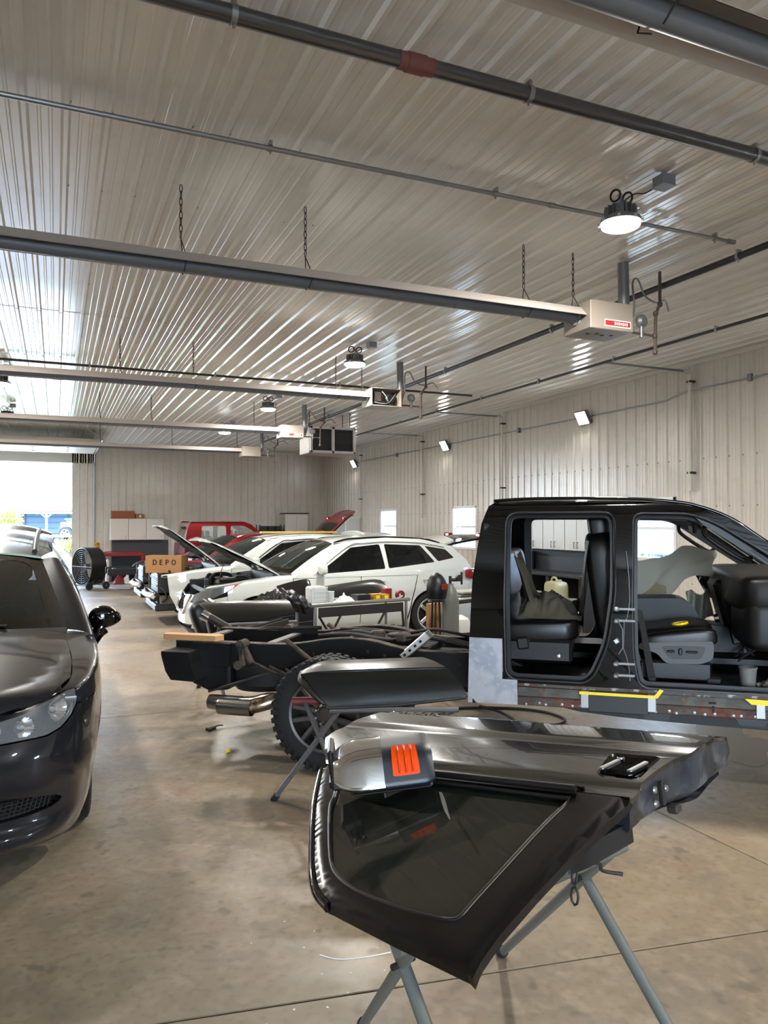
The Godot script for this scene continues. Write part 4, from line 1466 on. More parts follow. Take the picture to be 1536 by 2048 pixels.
	var win2 := rounded(P2([-3.46, 1.06, -3.45, 1.58, -4.95, 1.57, -5.0, 1.10]), 0.05)
	both("upper_side", t, pm, side, v_side, Vector2(0.15, 0.08), 0.0, [win1, win2])
	both("side_window", t, M.glass_tint, win1, v_side, Vector2(0.15, 0.08))
	both("side_window", t, M.glass_tint, win2, v_side, Vector2(0.15, 0.08))
	for sg in [1.0, -1.0]:
		b = B.new()
		var rows := []
		for i in 13:
			var f := i / 12.0
			var a := v_shield(Vector2(1.0, f))
			var c := v_side(Vector2(lerpf(-1.60, -2.43, f), lerpf(1.0, 1.52, f)))
			var row := PackedVector3Array()
			for k in 5:
				var g := k / 4.0
				var q := a.lerp(c, g) + V(0.03, 0.015, 0.03) * 4 * g * (1 - g)
				row.append(V(q.x * sg, q.y, q.z))
			rows.append(row)
		b.grid(rows)
		obj("a_pillar", b, pm, t)
	b = B.new()
	b.drape(P2([-0.62, -2.44, -0.3, -2.36, 0, -2.33, 0.3, -2.36, 0.62, -2.44, 0.70, -2.75, 0.69, -4.0, 0.64, -4.95, 0, -5.0, -0.64, -4.95, -0.69, -4.0, -0.70, -2.75]), v_roof, Vector2(0.08, 0.15), true)
	obj("roof", b, pm, t)
	for sg in [1.0, -1.0]:
		b = B.new()
		var path := PackedVector3Array()
		for i in 12:
			var z := -2.55 - 2.2 * i / 11.0
			var q := v_roof(Vector2(0.57, z))
			path.append(V(q.x * sg, q.y + (0.004 if i == 0 or i == 11 else 0.022), z))
		b.tube(path, 0.022, 8)
		obj("roof_rail", b, M.black_plastic, t)
	b = B.new()   # tailgate spoiler over the rear window
	var rws := []
	for i in 15:
		var x := -0.68 + 1.36 * i / 14.0
		var dz := 0.12 * pow(absf(x) / 0.68, 2.5); var dy := 0.10 * pow(absf(x) / 0.68, 3.0)
		rws.append(PackedVector3Array([V(x, 1.735 - dy, -4.75 + dz * 0.5), V(x, 1.795 - dy, -4.92 + dz * 0.5), V(x, 1.80 - dy, -5.10 + dz), V(x, 1.76 - dy, -5.12 + dz), V(x, 1.70 - dy, -4.98 + dz)]))
	b.grid(rws)
	obj("spoiler", b, pm, t)
	b = B.new()
	b.drape(P2([-0.62, 1.05, 0.62, 1.05, 0.56, 1.70, -0.56, 1.70]), func(p: Vector2) -> Vector3: return V(p.x, p.y, -5.13 + (p.y - 1.05) * 0.22 + 0.05 * p.x * p.x), Vector2(0.2, 0.2))
	obj("rear_window", b, M.glass_tint, t)
	# floor pan and dark wheel housings, so that no light comes through
	b = B.new()
	b.box(V(0, 0.30, -2.6), V(1.55, 0.10, 4.6), Basis(), 0.02)
	b.box(V(0, 0.55, -0.62), V(1.25, 0.55, 0.5), Basis(), 0.02)
	obj("underbody", b, M.black_plastic, t)
	# inside: dash, wheel, seats
	b = B.new()
	b.box(V(0, 0.93, -1.85), V(1.6, 0.20, 0.55), Basis(), 0.06)
	obj("dashboard", b, M.black_plastic, t)
	b = B.new()
	var ring := PackedVector3Array()
	for i in 24:
		var a := TAU * i / 24
		ring.append(V(0.40 + 0.19 * cos(a), 1.03 + 0.17 * sin(a), -2.16 - 0.07 * sin(a)))
	b.tube(ring, 0.016, 8, false, true)
	b.box(V(0.40, 1.02, -2.14), V(0.30, 0.06, 0.04), Basis(), 0.015)
	obj("steering_wheel", b, M.black_plastic, t)
	for sg in [1.0, -1.0]:
		b = B.new()
		b.box(V(0.40 * sg, 0.60, -2.75), V(0.52, 0.16, 0.55), Basis(), 0.05)
		b.box(V(0.40 * sg, 0.98, -3.05), V(0.50, 0.68, 0.14), Basis(V(1, 0, 0), -0.2), 0.05)
		b.box(V(0.40 * sg, 1.40, -3.14), V(0.28, 0.18, 0.10), Basis(V(1, 0, 0), -0.2), 0.04)
		obj("seat", b, M.seat_dark, t)
	b = B.new()
	b.box(V(0.02, 1.44, -2.26), V(0.24, 0.07, 0.03), Basis(), 0.012)
	obj("rear_view_mirror", b, M.black_plastic, t)
	# door mirrors: a rounded shell on a swept arm
	for sg in [1.0, -1.0]:
		b = B.new()
		b.tube(smooth3(P3([0.93 * sg, 0.88, -1.86, 0.985 * sg, 0.955, -1.90, 1.03 * sg, 1.02, -1.94])), [0.05, 0.05, 0.048, 0.046, 0.044, 0.042, 0.042, 0.042, 0.042, 0.045, 0.05, 0.055, 0.06], 10)
		var mr := obj("door_mirror", b, M.black_gloss, t)
		b = B.new()
		var rows := []
		for i in 15:   # shell as rings from the inner to the outer end
			var f := i / 14.0
			var e := sin(PI * clampf(f * 0.94 + 0.03, 0, 1))
			var hgt := 0.096 * pow(e, 0.45) * (1.06 - 0.30 * f)
			var row := PackedVector3Array()
			for j in 24:
				var a := TAU * j / 24
				var cy := signf(sin(a)) * pow(absf(sin(a)), 0.8); var cz := signf(cos(a)) * pow(absf(cos(a)), 0.8)
				row.append(V((0.945 + 0.225 * f) * sg, 1.095 + 0.012 * sin(PI * f) - 0.02 * f * (1 if cy < 0 else 0) + hgt * cy + (0.03 * f if cy < 0 else 0.0), -1.95 + 0.075 * pow(e, 0.5) * cz * (1.0 if cz > 0 else 0.5)))
			rows.append(row)
		b.grid(rows, true)
		obj("shell", b, M.black_gloss, mr)
	for q in [[0.81, -1.02], [-0.81, -1.02], [0.82, -4.11], [-0.82, -4.11]]:
		wheel(t, V(q[0], 0.345, q[1]), V(signf(q[0]), 0, 0), 0.345, 0.22, 0.215, 5, M.aluminium)
	for q in [[0.72, -1.02], [-0.72, -1.02], [0.72, -4.11], [-0.72, -4.11]]:
		b = B.new()
		var rows := []
		for i in 13:
			var a := PI * i / 12
			rows.append(PackedVector3Array([V(q[0] + 0.15 * signf(q[0]), 0.34 + 0.39 * sin(a), q[1] + 0.39 * cos(a)), V(q[0] - 0.2 * signf(q[0]), 0.34 + 0.39 * sin(a), q[1] + 0.39 * cos(a))]))
		b.grid(rows)
		obj("wheel_housing", b, M.black_plastic, t)
# ---------------------------------------------------------------- the stripped crew-cab pickup
# local: +x forward, y up, +z to the near side; z = 0 is the outer face of the near side
const T_AT := Vector3(1.78, 0, -5.209)
const T_TURN := -39.1
func truck_point(p: Vector3) -> Vector3:
	return T_AT + Basis(V(0, 1, 0), deg_to_rad(T_TURN)) * p
# a soft rounded block (superellipsoid), for seats and cushions
func pillow(b: B, c: Vector3, s: Vector3, bs := Basis(), e := 0.4, nu := 24, nv := 14):
	var rows := []
	for i in nv + 1:
		var v := -PI / 2 + PI * i / nv
		var row := PackedVector3Array()
		for j in nu:
			var u := TAU * j / nu
			var cu := cos(u); var su := sin(u); var cv := cos(v); var sv := sin(v)
			row.append(c + bs * V(s.x * 0.5 * signf(cu) * pow(absf(cu), e) * pow(cv, e), s.y * 0.5 * signf(sv) * pow(absf(sv), e), s.z * 0.5 * signf(su) * pow(absf(su), e) * pow(cv, e)))
		rows.append(row)
	b.grid(rows, true)
func t_side(p: Vector2) -> Vector3:
	return V(p.x, p.y, tab([[0.5, -0.02], [0.75, 0.0], [1.2, 0.0], [1.45, -0.02], [1.8, -0.075], [1.9, -0.10], [1.945, -0.15], [1.97, -0.24]], p.y))
func t_side_far(p: Vector2) -> Vector3:
	var q := t_side(p)
	return V(q.x, q.y, -2.0 - q.z)
func t_rear_x(y: float) -> float:
	return tab([[0.55, 1.06], [1.0, 1.072], [1.42, 1.09], [1.8, 1.145], [1.93, 1.20], [1.97, 1.28]], y)
func loop_tube(loop: PackedVector2Array, f: Callable, off: Vector3, r: float, seg := 7) -> B:
	var b := B.new()
	var path := PackedVector3Array()
	for p in loop: path.append((f.call(p) as Vector3) + off)
	b.tube(path, r, seg, false, true)
	return b

func build_truck():
	var t := thing("pickup_truck", "stripped black crew-cab pickup on its bare frame, doors and bed removed", "pickup truck", T_AT, T_TURN)
	var paint: Material = M.truck_paint
	var rear_hole := rounded(P2([1.315, 0.745, 1.305, 1.28, 1.31, 1.875, 2.035, 1.875, 2.035, 1.35, 1.985, 1.0, 1.90, 0.80, 1.84, 0.745]), 0.09, 6)
	var front_hole := rounded(P2([2.175, 0.735, 2.14, 0.95, 2.135, 1.30, 2.145, 1.87, 2.50, 1.865, 2.66, 1.80, 2.96, 1.60, 3.24, 1.40, 3.26, 1.2, 3.20, 0.735]), 0.07, 6)
	var outer := P2([1.072, 1.02, 1.09, 1.42, 1.145, 1.80, 1.19, 1.92, 1.25, 1.962, 2.08, 1.957, 2.40, 1.935, 2.55, 1.905, 2.75, 1.825, 2.94, 1.69, 3.36, 1.38, 3.42, 1.1, 3.40, 0.70, 1.395, 0.70, 1.40, 0.745, 1.295, 0.745, 1.295, 1.02])
	for far in [false, true]:
		var f: Callable = t_side_far if far else t_side
		var b := B.new()
		b.drape(outer, f, Vector2(0.06, 0.06), far, 0.07, [rear_hole, front_hole])
		obj("side_frame", b, paint, t)
		b = B.new()
		b.drape(P2([1.058, 0.57, 1.395, 0.575, 1.395, 0.745, 1.30, 0.76, 1.298, 1.018, 1.071, 1.018]), f, Vector2(0.06, 0.06), far, 0.02)
		obj("cab_corner", b, M.primer_silver if not far else paint, t)
		var s := V(0, 0, -0.012) if not far else V(0, 0, 0.012)
		obj("door_seal", loop_tube(rear_hole, f, s, 0.013), M.seal, t)
		obj("door_seal", loop_tube(front_hole, f, s, 0.013), M.seal, t)
		for h in [rear_hole, front_hole]:   # the inner flange of each opening, set back
			var inr := Geometry2D.offset_polygon(h, -0.035)[0]
			b = B.new()
			b.drape(Geometry2D.offset_polygon(h, 0.03)[0], func(p: Vector2) -> Vector3: return f.call(p) + (V(0, 0, -0.05) if not far else V(0, 0, 0.05)), Vector2(0.1, 0.1), far, 0.03, [inr])
			obj("opening_flange", b, M.black_satin, t)
	# rear wall with its window
	var rw := rounded(P2([-1.52, 1.42, -0.46, 1.42, -0.50, 1.82, -1.48, 1.82]), 0.08)
	var back := func(p: Vector2) -> Vector3: return V(t_rear_x(p.y) + 0.03 * pow(absf(p.x + 1.0), 4.0), p.y, p.x)
	var b := B.new()
	b.drape(P2([-1.99, 0.57, -0.01, 0.57, -0.01, 1.30, -0.07, 1.80, -0.16, 1.95, -1.84, 1.95, -1.93, 1.80, -1.99, 1.30]), back, Vector2(0.1, 0.08), false, 0.03, [rw])
	obj("rear_wall", b, paint, t)
	# roof, with a gutter bead, and headliner
	var roof := func(p: Vector2) -> Vector3:
		var u := (p.y + 1.0) / 0.86
		return V(p.x, tab([[1.2, 1.955], [1.5, 1.985], [2.08, 1.985], [2.4, 1.965], [2.56, 1.935], [2.66, 1.90]], p.x) - 0.035 * pow(absf(u), 3.0), p.y)
	b = B.new()
	b.drape(P2([1.20, -0.17, 2.40, -0.15, 2.60, -0.16, 2.66, -0.6, 2.67, -1.0, 2.66, -1.4, 2.60, -1.84, 2.40, -1.85, 1.20, -1.83]), roof, Vector2(0.1, 0.08), true, 0.012)
	obj("roof", b, paint, t)
	b = B.new()
	b.drape(P2([1.24, -0.12, 2.52, -0.12, 2.56, -1.0, 2.52, -1.88, 1.24, -1.88]), func(p: Vector2) -> Vector3: return roof.call(p) - V(0, 0.05, 0), Vector2(0.2, 0.15), true, 0.01)
	obj("headliner", b, M.black_satin, t)
	for far in [false, true]:
		b = B.new()
		var path := PackedVector3Array()
		for p in [[1.22, 1.958], [1.5, 1.972], [2.08, 1.968], [2.40, 1.945], [2.56, 1.913], [2.75, 1.835], [2.94, 1.70], [3.36, 1.39]]:
			path.append(V(p[0], p[1], -0.155 if not far else -1.845))
		b.tube(smooth3(path), 0.012, 6)
		obj("drip_bead", b, paint, t)
	# windscreen with black border
	var ws := func(p: Vector2) -> Vector3:   # p.x = z, p.y 0..1 from cowl to roof
		var bow := 0.10 * pow((p.x + 1.0) / 0.85, 2.0)
		return V(3.42 - bow, 1.37, p.x * 1.0).lerp(V(2.66 - bow * 0.5, 1.905 - 0.02 * pow((p.x + 1.0) / 0.85, 2.0), -1.0 + (p.x + 1.0) * 0.93), p.y)
	b = B.new()
	b.drape(rect(-1.85, 0.0, -0.15, 1.0), ws, Vector2(0.15, 0.15))
	obj("windscreen", b, M.glass_green, t)
	b = B.new()
	b.drape(rect(-1.86, -0.02, -0.14, 1.02), func(p: Vector2) -> Vector3: return ws.call(p) + V(0.003, 0.003, 0), Vector2(0.2, 0.2), false, 0.0, [rounded(rect(-1.77, 0.07, -0.23, 0.94), 0.08)])
	obj("windscreen_border", b, M.black_gloss, t)
	b = B.new()
	b.box(V(2.62, 1.76, -1.0), V(0.03, 0.07, 0.26), Basis(V(0, 0, 1), 0.1), 0.012)
	b.tube(P3([2.63, 1.80, -1.0, 2.70, 1.86, -1.0]), 0.012, 6)
	obj("rear_view_mirror", b, M.black_plastic, t)
	for far in [false, true]:   # grab handles along the windscreen pillars, and visors
		b = B.new()
		var z := -0.19 if not far else -1.81
		b.tube(smooth3(P3([2.60, 1.78, z, 2.62, 1.71, z * 1.0 + (-0.04 if not far else 0.04), 2.82, 1.57, z + (-0.04 if not far else 0.04), 2.88, 1.58, z])), 0.016, 8)
		obj("grab_handle", b, M.black_plastic, t)
		b = B.new()
		b.box(V(2.40, 1.845, -0.55 if not far else -1.45), V(0.22, 0.02, 0.52), Basis(V(0, 0, 1), -0.15), 0.008)
		obj("sun_visor", b, M.visor, t)
		# inner trim of the pillar, with the oblong handle recess left open
		b = B.new()
		var zf := -0.11 if not far else -1.87
		b.prism(P2([2.50, 1.87, 2.62, 1.85, 3.30, 1.38, 3.22, 1.36, 2.58, 1.79]), 0.03, Transform3D(Basis(), V(0, 0, zf - 0.015)))
		obj("pillar_trim", b, M.black_satin, t)
	# floor, firewall, sills, dash
	b = B.new()
	b.box(V(2.23, 0.69, -1.0), V(2.30, 0.08, 1.86), Basis(), 0.01)
	b.box(V(2.35, 0.80, -1.0), V(2.0, 0.16, 0.42), Basis(), 0.06)
	obj("cab_floor", b, M.black_satin, t)
	b = B.new()
	b.box(V(3.36, 0.98, -1.0), V(0.06, 0.78, 1.86), Basis(), 0.01)
	obj("firewall", b, M.black_satin, t)
	b = B.new()
	pillow(b, V(3.10, 1.34, -1.0), V(0.62, 0.26, 1.82), Basis(), 0.35)
	pillow(b, V(3.06, 1.14, -0.45), V(0.46, 0.34, 0.72), Basis(), 0.35)
	obj("dashboard", b, M.black_plastic, t)
	b = B.new()
	b.box(V(2.90, 1.16, -1.0), V(0.22, 0.50, 0.36), Basis(V(0, 0, 1), 0.25), 0.03)
	obj("centre_stack", b, M.black_satin, t)
	for k in 3:
		b = B.new()
		b.lathe([Vector2(0.0001, 0.03), Vector2(0.03, 0.028), Vector2(0.034, 0.0)], 14, Transform3D(Basis(V(0, 0, 1), PI / 2 + 0.25), V(2.785 + 0.02 * k, 1.10 + 0.11 * k, -0.92)))
		obj("dash_knob", b, M.chrome, t)
	b = B.new()
	var ring := PackedVector3Array()
	for i in 24:
		var a := TAU * i / 24
		ring.append(V(2.73 - 0.08 * sin(a), 1.38 + 0.17 * sin(a), -1.48 + 0.19 * cos(a)))
	b.tube(ring, 0.018, 8, false, true)
	b.tube(P3([2.74, 1.38, -1.48, 2.98, 1.28, -1.48]), 0.05, 10)
	obj("steering_wheel", b, M.black_plastic, t)
	b = B.new()   # loose wiring under the dash
	var rng := RandomNumberGenerator.new()
	rng.seed = 9
	for k in 7:
		var x := 2.86 + rng.randf() * 0.25; var z := -0.5 - rng.randf() * 0.5
		b.tube(smooth3(P3([x, 1.25, z, x - 0.06 + rng.randf() * 0.1, 1.12, z + 0.04, x + rng.randf_range(-0.1, 0.1), 0.98, z, x + rng.randf_range(-0.1, 0.1), 0.85, z + 0.08])), 0.006 + rng.randf() * 0.006, 5)
	obj("dash_wiring", b, M.iron, t)
	# rocker: bare inner sill, rust, bright weld patches, a new black piece
	b = B.new()
	b.box(V(2.40, 0.662, -0.075), V(2.02, 0.075, 0.05), Basis(), 0.006)
	obj("inner_sill", b, M.sill_grey, t)
	b = B.new()
	b.box(V(2.40, 0.595, -0.072), V(2.02, 0.058, 0.05), Basis(), 0.006)
	obj("rusty_sill_edge", b, M.rust_sill, t)
	b = B.new()
	b.box(V(2.62, 0.655, -0.052), V(0.045, 0.014, 0.008), Basis(), 0.002)
	b.box(V(2.625, 0.615, -0.050), V(0.016, 0.045, 0.008), Basis(), 0.002)
	obj("sill_slot", b, M.print_black, t)
	b = B.new()
	b.box(V(2.40, 0.715, -0.05), V(2.02, 0.035, 0.10), Basis(), 0.008)
	var lip := obj("sill_flange", b, M.bare_weld, t)
	for k in 26:
		b = B.new()
		b.lathe([Vector2(0.0001, 0.003), Vector2(0.008, 0.002), Vector2(0.010, -0.001)], 8, Transform3D(Basis(V(1, 0, 0), PI / 2), V(1.45 + k * 0.075 + 0.02 * sin(k * 2.3), 0.576 + 0.012 * absf(sin(k * 1.7)), -0.046)))
		obj("spot_weld", b, M.bare_weld_bright, lip)
	b = B.new()
	b.box(V(2.045, 0.615, -0.045), V(0.38, 0.12, 0.02), Basis(), 0.004)
	obj("new_sill_piece", b, M.black_satin, t)
	for x in [1.835, 2.255, 2.90]:
		b = B.new()
		b.box(V(x, 0.635, -0.043), V(0.055, 0.12, 0.014), Basis(), 0.004)
		obj("weld_patch", b, M.bare_weld_bright, t)
	for x in [2.28, 2.86]:
		b = B.new()
		b.prism(P2([x - 0.10, 0.565, x + 0.12, 0.565, x + 0.08, 0.50, x - 0.06, 0.50]), 0.25, Transform3D(Basis(), V(0, 0, -0.40)))
		obj("body_mount", b, M.black_satin, t)
	b = B.new()
	b.box(V(2.40, 0.63, -1.93), V(2.02, 0.14, 0.05), Basis(), 0.006)
	obj("inner_sill", b, M.rust_sill, t)
	# hinges, striker and wires on the middle pillar
	for q in [[2.035, 1.205], [2.03, 0.85]]:
		for dy in [0.038, -0.038]:
			b = B.new()
			b.box(V(q[0], q[1] + dy, 0.02), V(0.034, 0.030, 0.05), Basis(), 0.008)
			b.box(V(q[0] + 0.06, q[1] + dy, 0.004), V(0.12, 0.018, 0.010), Basis(), 0.003)
			obj("hinge_leaf", b, M.galv_dull, t)
	b = B.new()
	b.box(V(2.035, 1.035, 0.012), V(0.035, 0.035, 0.03), Basis(V(0, 0, 1), 0.6), 0.006)
	obj("door_check", b, M.galv, t)
	b = B.new()
	b.tube(P3([2.10, 1.62, 0.0, 2.115, 1.45, 0.004, 2.12, 1.30, 0.006, 2.105, 1.19, 0.006, 2.085, 1.16, 0.008, 2.08, 1.0, 0.006, 2.05, 0.95, 0.006]), 0.0035, 5)
	b.tube(P3([2.05, 1.16, 0.006, 2.075, 1.11, 0.006, 2.075, 1.0, 0.006, 2.10, 0.93, 0.006, 2.115, 0.85, 0.006, 2.12, 0.78, 0.006]), 0.0035, 5)
	obj("pillar_bead", b, M.galv_dull, t)
	# front passenger seat
	b = B.new()
	pillow(b, V(2.42, 1.03, -0.52), V(0.52, 0.15, 0.50), Basis(V(0, 0, 1), 0.14), 0.45)
	pillow(b, V(2.45, 1.015, -0.30), V(0.48, 0.13, 0.12), Basis(V(0, 0, 1), 0.14), 0.5)
	var seat := obj("front_seat", b, M.leather, t)
	b = B.new()
	pillow(b, V(1.98, 1.36, -0.52), V(0.23, 0.78, 0.54), Basis(V(0, 0, 1), 0.14), 0.4)
	pillow(b, V(2.06, 1.34, -0.30), V(0.17, 0.62, 0.11), Basis(V(0, 0, 1), 0.14), 0.5)
	obj("backrest", b, M.leather, seat)
	b = B.new()
	pillow(b, V(1.93, 1.765, -0.50), V(0.15, 0.22, 0.32), Basis(V(0, 0, 1), 0.15), 0.45)
	obj("headrest", b, M.leather, seat)
	b = B.new()
	for z in [-0.43, -0.57]: b.tube(P3([1.93, 1.70, z, 1.95, 1.62, z]), 0.008, 8)
	obj("headrest_post", b, M.chrome, seat)
	b = B.new()
	b.prism(rounded(P2([2.19, 0.99, 2.66, 1.02, 2.655, 0.90, 2.58, 0.865, 2.36, 0.86, 2.30, 0.93, 2.19, 0.95]), 0.03), 0.03, Transform3D(Basis(), V(0, 0, -0.27)))
	obj("seat_side_trim", b, M.trim_grey, seat)
	b = B.new()
	b.prism(rounded(P2([2.33, 0.975, 2.61, 0.985, 2.58, 0.90, 2.38, 0.893]), 0.03), 0.036, Transform3D(Basis(), V(0, 0, -0.27)))
	obj("switch_panel", b, M.black_satin, seat)
	for q in [[2.39, 0.05], [2.45, 0.025], [2.52, 0.075]]:
		b = B.new()
		b.box(V(q[0], 0.945, -0.228), V(q[1], 0.016 if q[1] > 0.03 else 0.045, 0.014), Basis(), 0.006)
		obj("seat_switch", b, M.black_plastic, seat)
	b = B.new()
	b.box(V(2.42, 0.81, -0.45), V(0.46, 0.13, 0.40), Basis(), 0.015)
	b.box(V(2.66, 0.755, -0.28), V(0.10, 0.05, 0.07), Basis(), 0.012)
	obj("seat_base", b, M.black_satin, seat)
	b = B.new()   # belt from the middle pillar to its floor anchor
	b.quad(V(2.17, 1.24, -0.10), V(2.205, 1.22, -0.12), V(2.29, 0.77, -0.14), V(2.24, 0.77, -0.12))
	b.quad(V(2.17, 1.24, -0.103), V(2.205, 1.22, -0.123), V(2.29, 0.77, -0.143), V(2.24, 0.77, -0.123))
	b.box(V(2.265, 0.765, -0.13), V(0.05, 0.05, 0.03), Basis(), 0.006)
	obj("seat_belt", b, M.seat_dark, t)
	# driver's seat and the console box between
	b = B.new()
	pillow(b, V(2.42, 1.03, -1.48), V(0.52, 0.16, 0.52), Basis(V(0, 0, 1), 0.14), 0.45)
	pillow(b, V(2.06, 1.38, -1.48), V(0.19, 0.74, 0.54), Basis(V(0, 0, 1), 0.20), 0.4)
	pillow(b, V(1.96, 1.76, -1.48), V(0.13, 0.22, 0.30), Basis(V(0, 0, 1), 0.15), 0.45)
	obj("driver_seat", b, M.leather, t)
	b = B.new()
	b.prism(rounded(P2([2.12, 0.76, 2.12, 1.235, 2.52, 1.245, 2.60, 1.20, 2.66, 1.06, 3.0, 1.03, 3.0, 0.76]), 0.05), 0.34, Transform3D(Basis(), V(0, 0, -1.17)))
	obj("centre_console", b, M.black_plastic, t)
	# rear bench
	b = B.new()
	pillow(b, V(1.52, 1.05, -0.55), V(0.56, 0.16, 0.80), Basis(V(0, 0, 1), 0.06), 0.35)
	pillow(b, V(1.52, 1.05, -1.45), V(0.56, 0.16, 0.80), Basis(V(0, 0, 1), 0.06), 0.35)
	pillow(b, V(1.24, 1.28, -1.0), V(0.18, 0.62, 1.74), Basis(V(0, 0, 1), 0.14), 0.3)
	var bench := obj("rear_bench", b, M.leather, t)
	b = B.new()
	b.box(V(1.52, 0.92, -0.95), V(0.46, 0.16, 1.60), Basis(), 0.02)
	obj("bench_base", b, M.black_satin, bench)
	b = B.new()
	b.lathe([Vector2(0.0001, 0.02), Vector2(0.012, 0.018), Vector2(0.015, 0.0)], 12, Transform3D(Basis(V(1, 0, 0), PI / 2), V(1.66, 0.895, -0.15)))
	obj("bench_bolt", b, M.chrome, bench)
	b = B.new()
	b.box(V(1.42, 0.97, -0.16), V(0.10, 0.10, 0.04), Basis(V(0, 0, 1), 0.15), 0.02)
	obj("release_handle", b, M.black_plastic, bench)
	truck_frame(t)

func truck_frame(t: Node3D):
	# two side rails that kick up over the axle
	var b: B
	for z in [-0.60, -1.40]:
		var top := smooth2(P2([-1.55, 0.80, -0.9, 0.80, -0.5, 0.81, -0.2, 0.86, 0.0, 0.878, 0.2, 0.865, 0.42, 0.82, 0.65, 0.80, 1.2, 0.79, 1.8, 0.60, 3.3, 0.55]), 5)
		var poly := PackedVector2Array()
		for p in top: poly.append(p)
		for i in range(top.size() - 1, -1, -1): poly.append(top[i] - Vector2(0, 0.185))
		b = B.new()
		b.prism(poly, 0.006, Transform3D(Basis(), V(0, 0, z)))
		var r := obj("frame_rail", b, M.frame_black, t)
		b = B.new()
		for i in top.size() - 1:   # top and bottom flanges, dusty brown on the upper one
			var p := top[i]; var q := top[i + 1]
			b.quad(V(p.x, p.y + 0.004, z + 0.012), V(q.x, q.y + 0.004, z + 0.012), V(q.x, q.y + 0.004, z - 0.085), V(p.x, p.y + 0.004, z - 0.085))
			b.quad(V(p.x, p.y - 0.004, z + 0.012), V(q.x, q.y - 0.004, z + 0.012), V(q.x, q.y + 0.004, z + 0.012), V(p.x, p.y + 0.004, z + 0.012))
		obj("rail_flange", b, M.frame_dust, r)
		b = B.new()
		for i in top.size() - 1:
			var p := top[i]; var q := top[i + 1]
			b.quad(V(p.x, p.y - 0.185, z), V(q.x, q.y - 0.185, z), V(q.x, q.y - 0.185, z - 0.085), V(p.x, p.y - 0.185, z - 0.085))
		obj("rail_flange", b, M.frame_black, r)
		for q in [[-0.30, 0.74], [0.12, 0.72], [0.16, 0.78], [0.30, 0.755], [0.62, 0.73], [0.9, 0.72]]:
			b = B.new()
			b.lathe([Vector2(0.0001, 0.012), Vector2(0.013, 0.011), Vector2(0.015, 0.0)], 6, Transform3D(Basis(V(1, 0, 0), PI / 2), V(q[0], q[1], z + 0.006)))
			obj("rail_bolt", b, M.iron, r)
	for x in [-1.45, -0.75, -0.05, 0.55, 1.0]:
		b = B.new()
		var yy := 0.74 if x != -0.05 else 0.80
		b.box(V(x, yy, -1.0), V(0.10, 0.10, 0.80), Basis(), 0.012)
		obj("cross_member", b, M.frame_black, t)
	# fuel tank, spare-wheel carrier and the things between the rails
	b = B.new()
	b.box(V(0.62, 0.60, -1.02), V(1.0, 0.26, 0.62), Basis(), 0.05)
	obj("fuel_tank", b, M.frame_black, t)
	b = B.new()
	b.lathe([Vector2(0.0001, 0.14), Vector2(0.20, 0.14), Vector2(0.22, 0.10), Vector2(0.36, 0.12), Vector2(0.40, 0.08), Vector2(0.40, -0.08), Vector2(0.36, -0.13), Vector2(0.0001, -0.11)], 36, Transform3D(Basis(V(0, 0, 1), 0.06), V(-0.78, 0.53, -0.98)))
	obj("spare_wheel", b, M.rubber, t)
	var rng := RandomNumberGenerator.new()
	rng.seed = 21
	b = B.new()   # lines, a loom and fittings along the frame between the rails
	for k in 8:
		var z := -0.72 - 0.08 * k; var y := 0.80 + rng.randf() * 0.08
		b.tube(smooth3(P3([-0.3, y, z, 0.0, y + 0.05 * rng.randf(), z + 0.05, 0.3, y - 0.02, z - 0.04, 0.6, y + 0.04 * rng.randf(), z, 1.0, y - 0.06, z])), 0.008 + 0.008 * rng.randf(), 6)
	obj("loom", b, M.iron, t)
	for k in 5:
		b = B.new()
		b.box(V(0.05 + 0.12 * k, 0.85 + 0.03 * (k % 2), -0.78 - 0.09 * (k % 3)), V(0.11, 0.07, 0.09), Basis(V(0, 1, 0), 0.4 * k), 0.012)
		obj("fitting", b, M.frame_dust if k % 2 else M.iron, t)
	# rear axle, springs, shocks
	b = B.new()
	b.tube(P3([0.0, 0.41, -0.20, 0.0, 0.41, -1.80]), 0.055, 14)
	pillow(b, V(0.0, 0.41, -1.0), V(0.34, 0.36, 0.36), Basis(), 0.8)
	obj("rear_axle", b, M.iron, t)
	for z in [-0.50, -1.50]:
		b = B.new()
		for k in 4:
			var l := 0.78 - 0.14 * k
			b.tube(smooth3(P3([-l, 0.64 - 0.01 * k + 0.06 * (l - 0.4), z, -l * 0.5, 0.54 - 0.016 * k, z, 0, 0.505 - 0.016 * k, z, l * 0.5, 0.54 - 0.016 * k, z, l, 0.64 - 0.01 * k, z])), 0.012, 6)
		b.tube(P3([-0.80, 0.66, z, -0.88, 0.80, z]), 0.03, 8)
		obj("leaf_spring", b, M.frame_dust, t)
		b = B.new()
		b.tube(P3([0.02, 0.46, z + 0.08, -0.26, 0.70, z + 0.02]), 0.034, 12)
		b.tube(P3([-0.26, 0.70, z + 0.02, -0.50, 0.86, z]), 0.020, 10)
		obj("shock_absorber", b, M.frame_dust, t)
		b = B.new()
		b.box(V(-0.88, 0.73, z), V(0.05, 0.20, 0.07), Basis(V(0, 0, 1), 0.1), 0.012)
		b.tube(P3([-0.88, 0.81, z - 0.05, -0.88, 0.81, z + 0.06]), 0.04, 14)
		b.tube(P3([-0.90, 0.645, z - 0.05, -0.90, 0.645, z + 0.06]), 0.036, 14)
		obj("shackle", b, M.frame_dust, t)
	# rear end: bumper bracket plates and hitch
	b = B.new()
	b.box(V(-1.42, 0.60, -1.0), V(0.12, 0.12, 0.95), Basis(), 0.012)
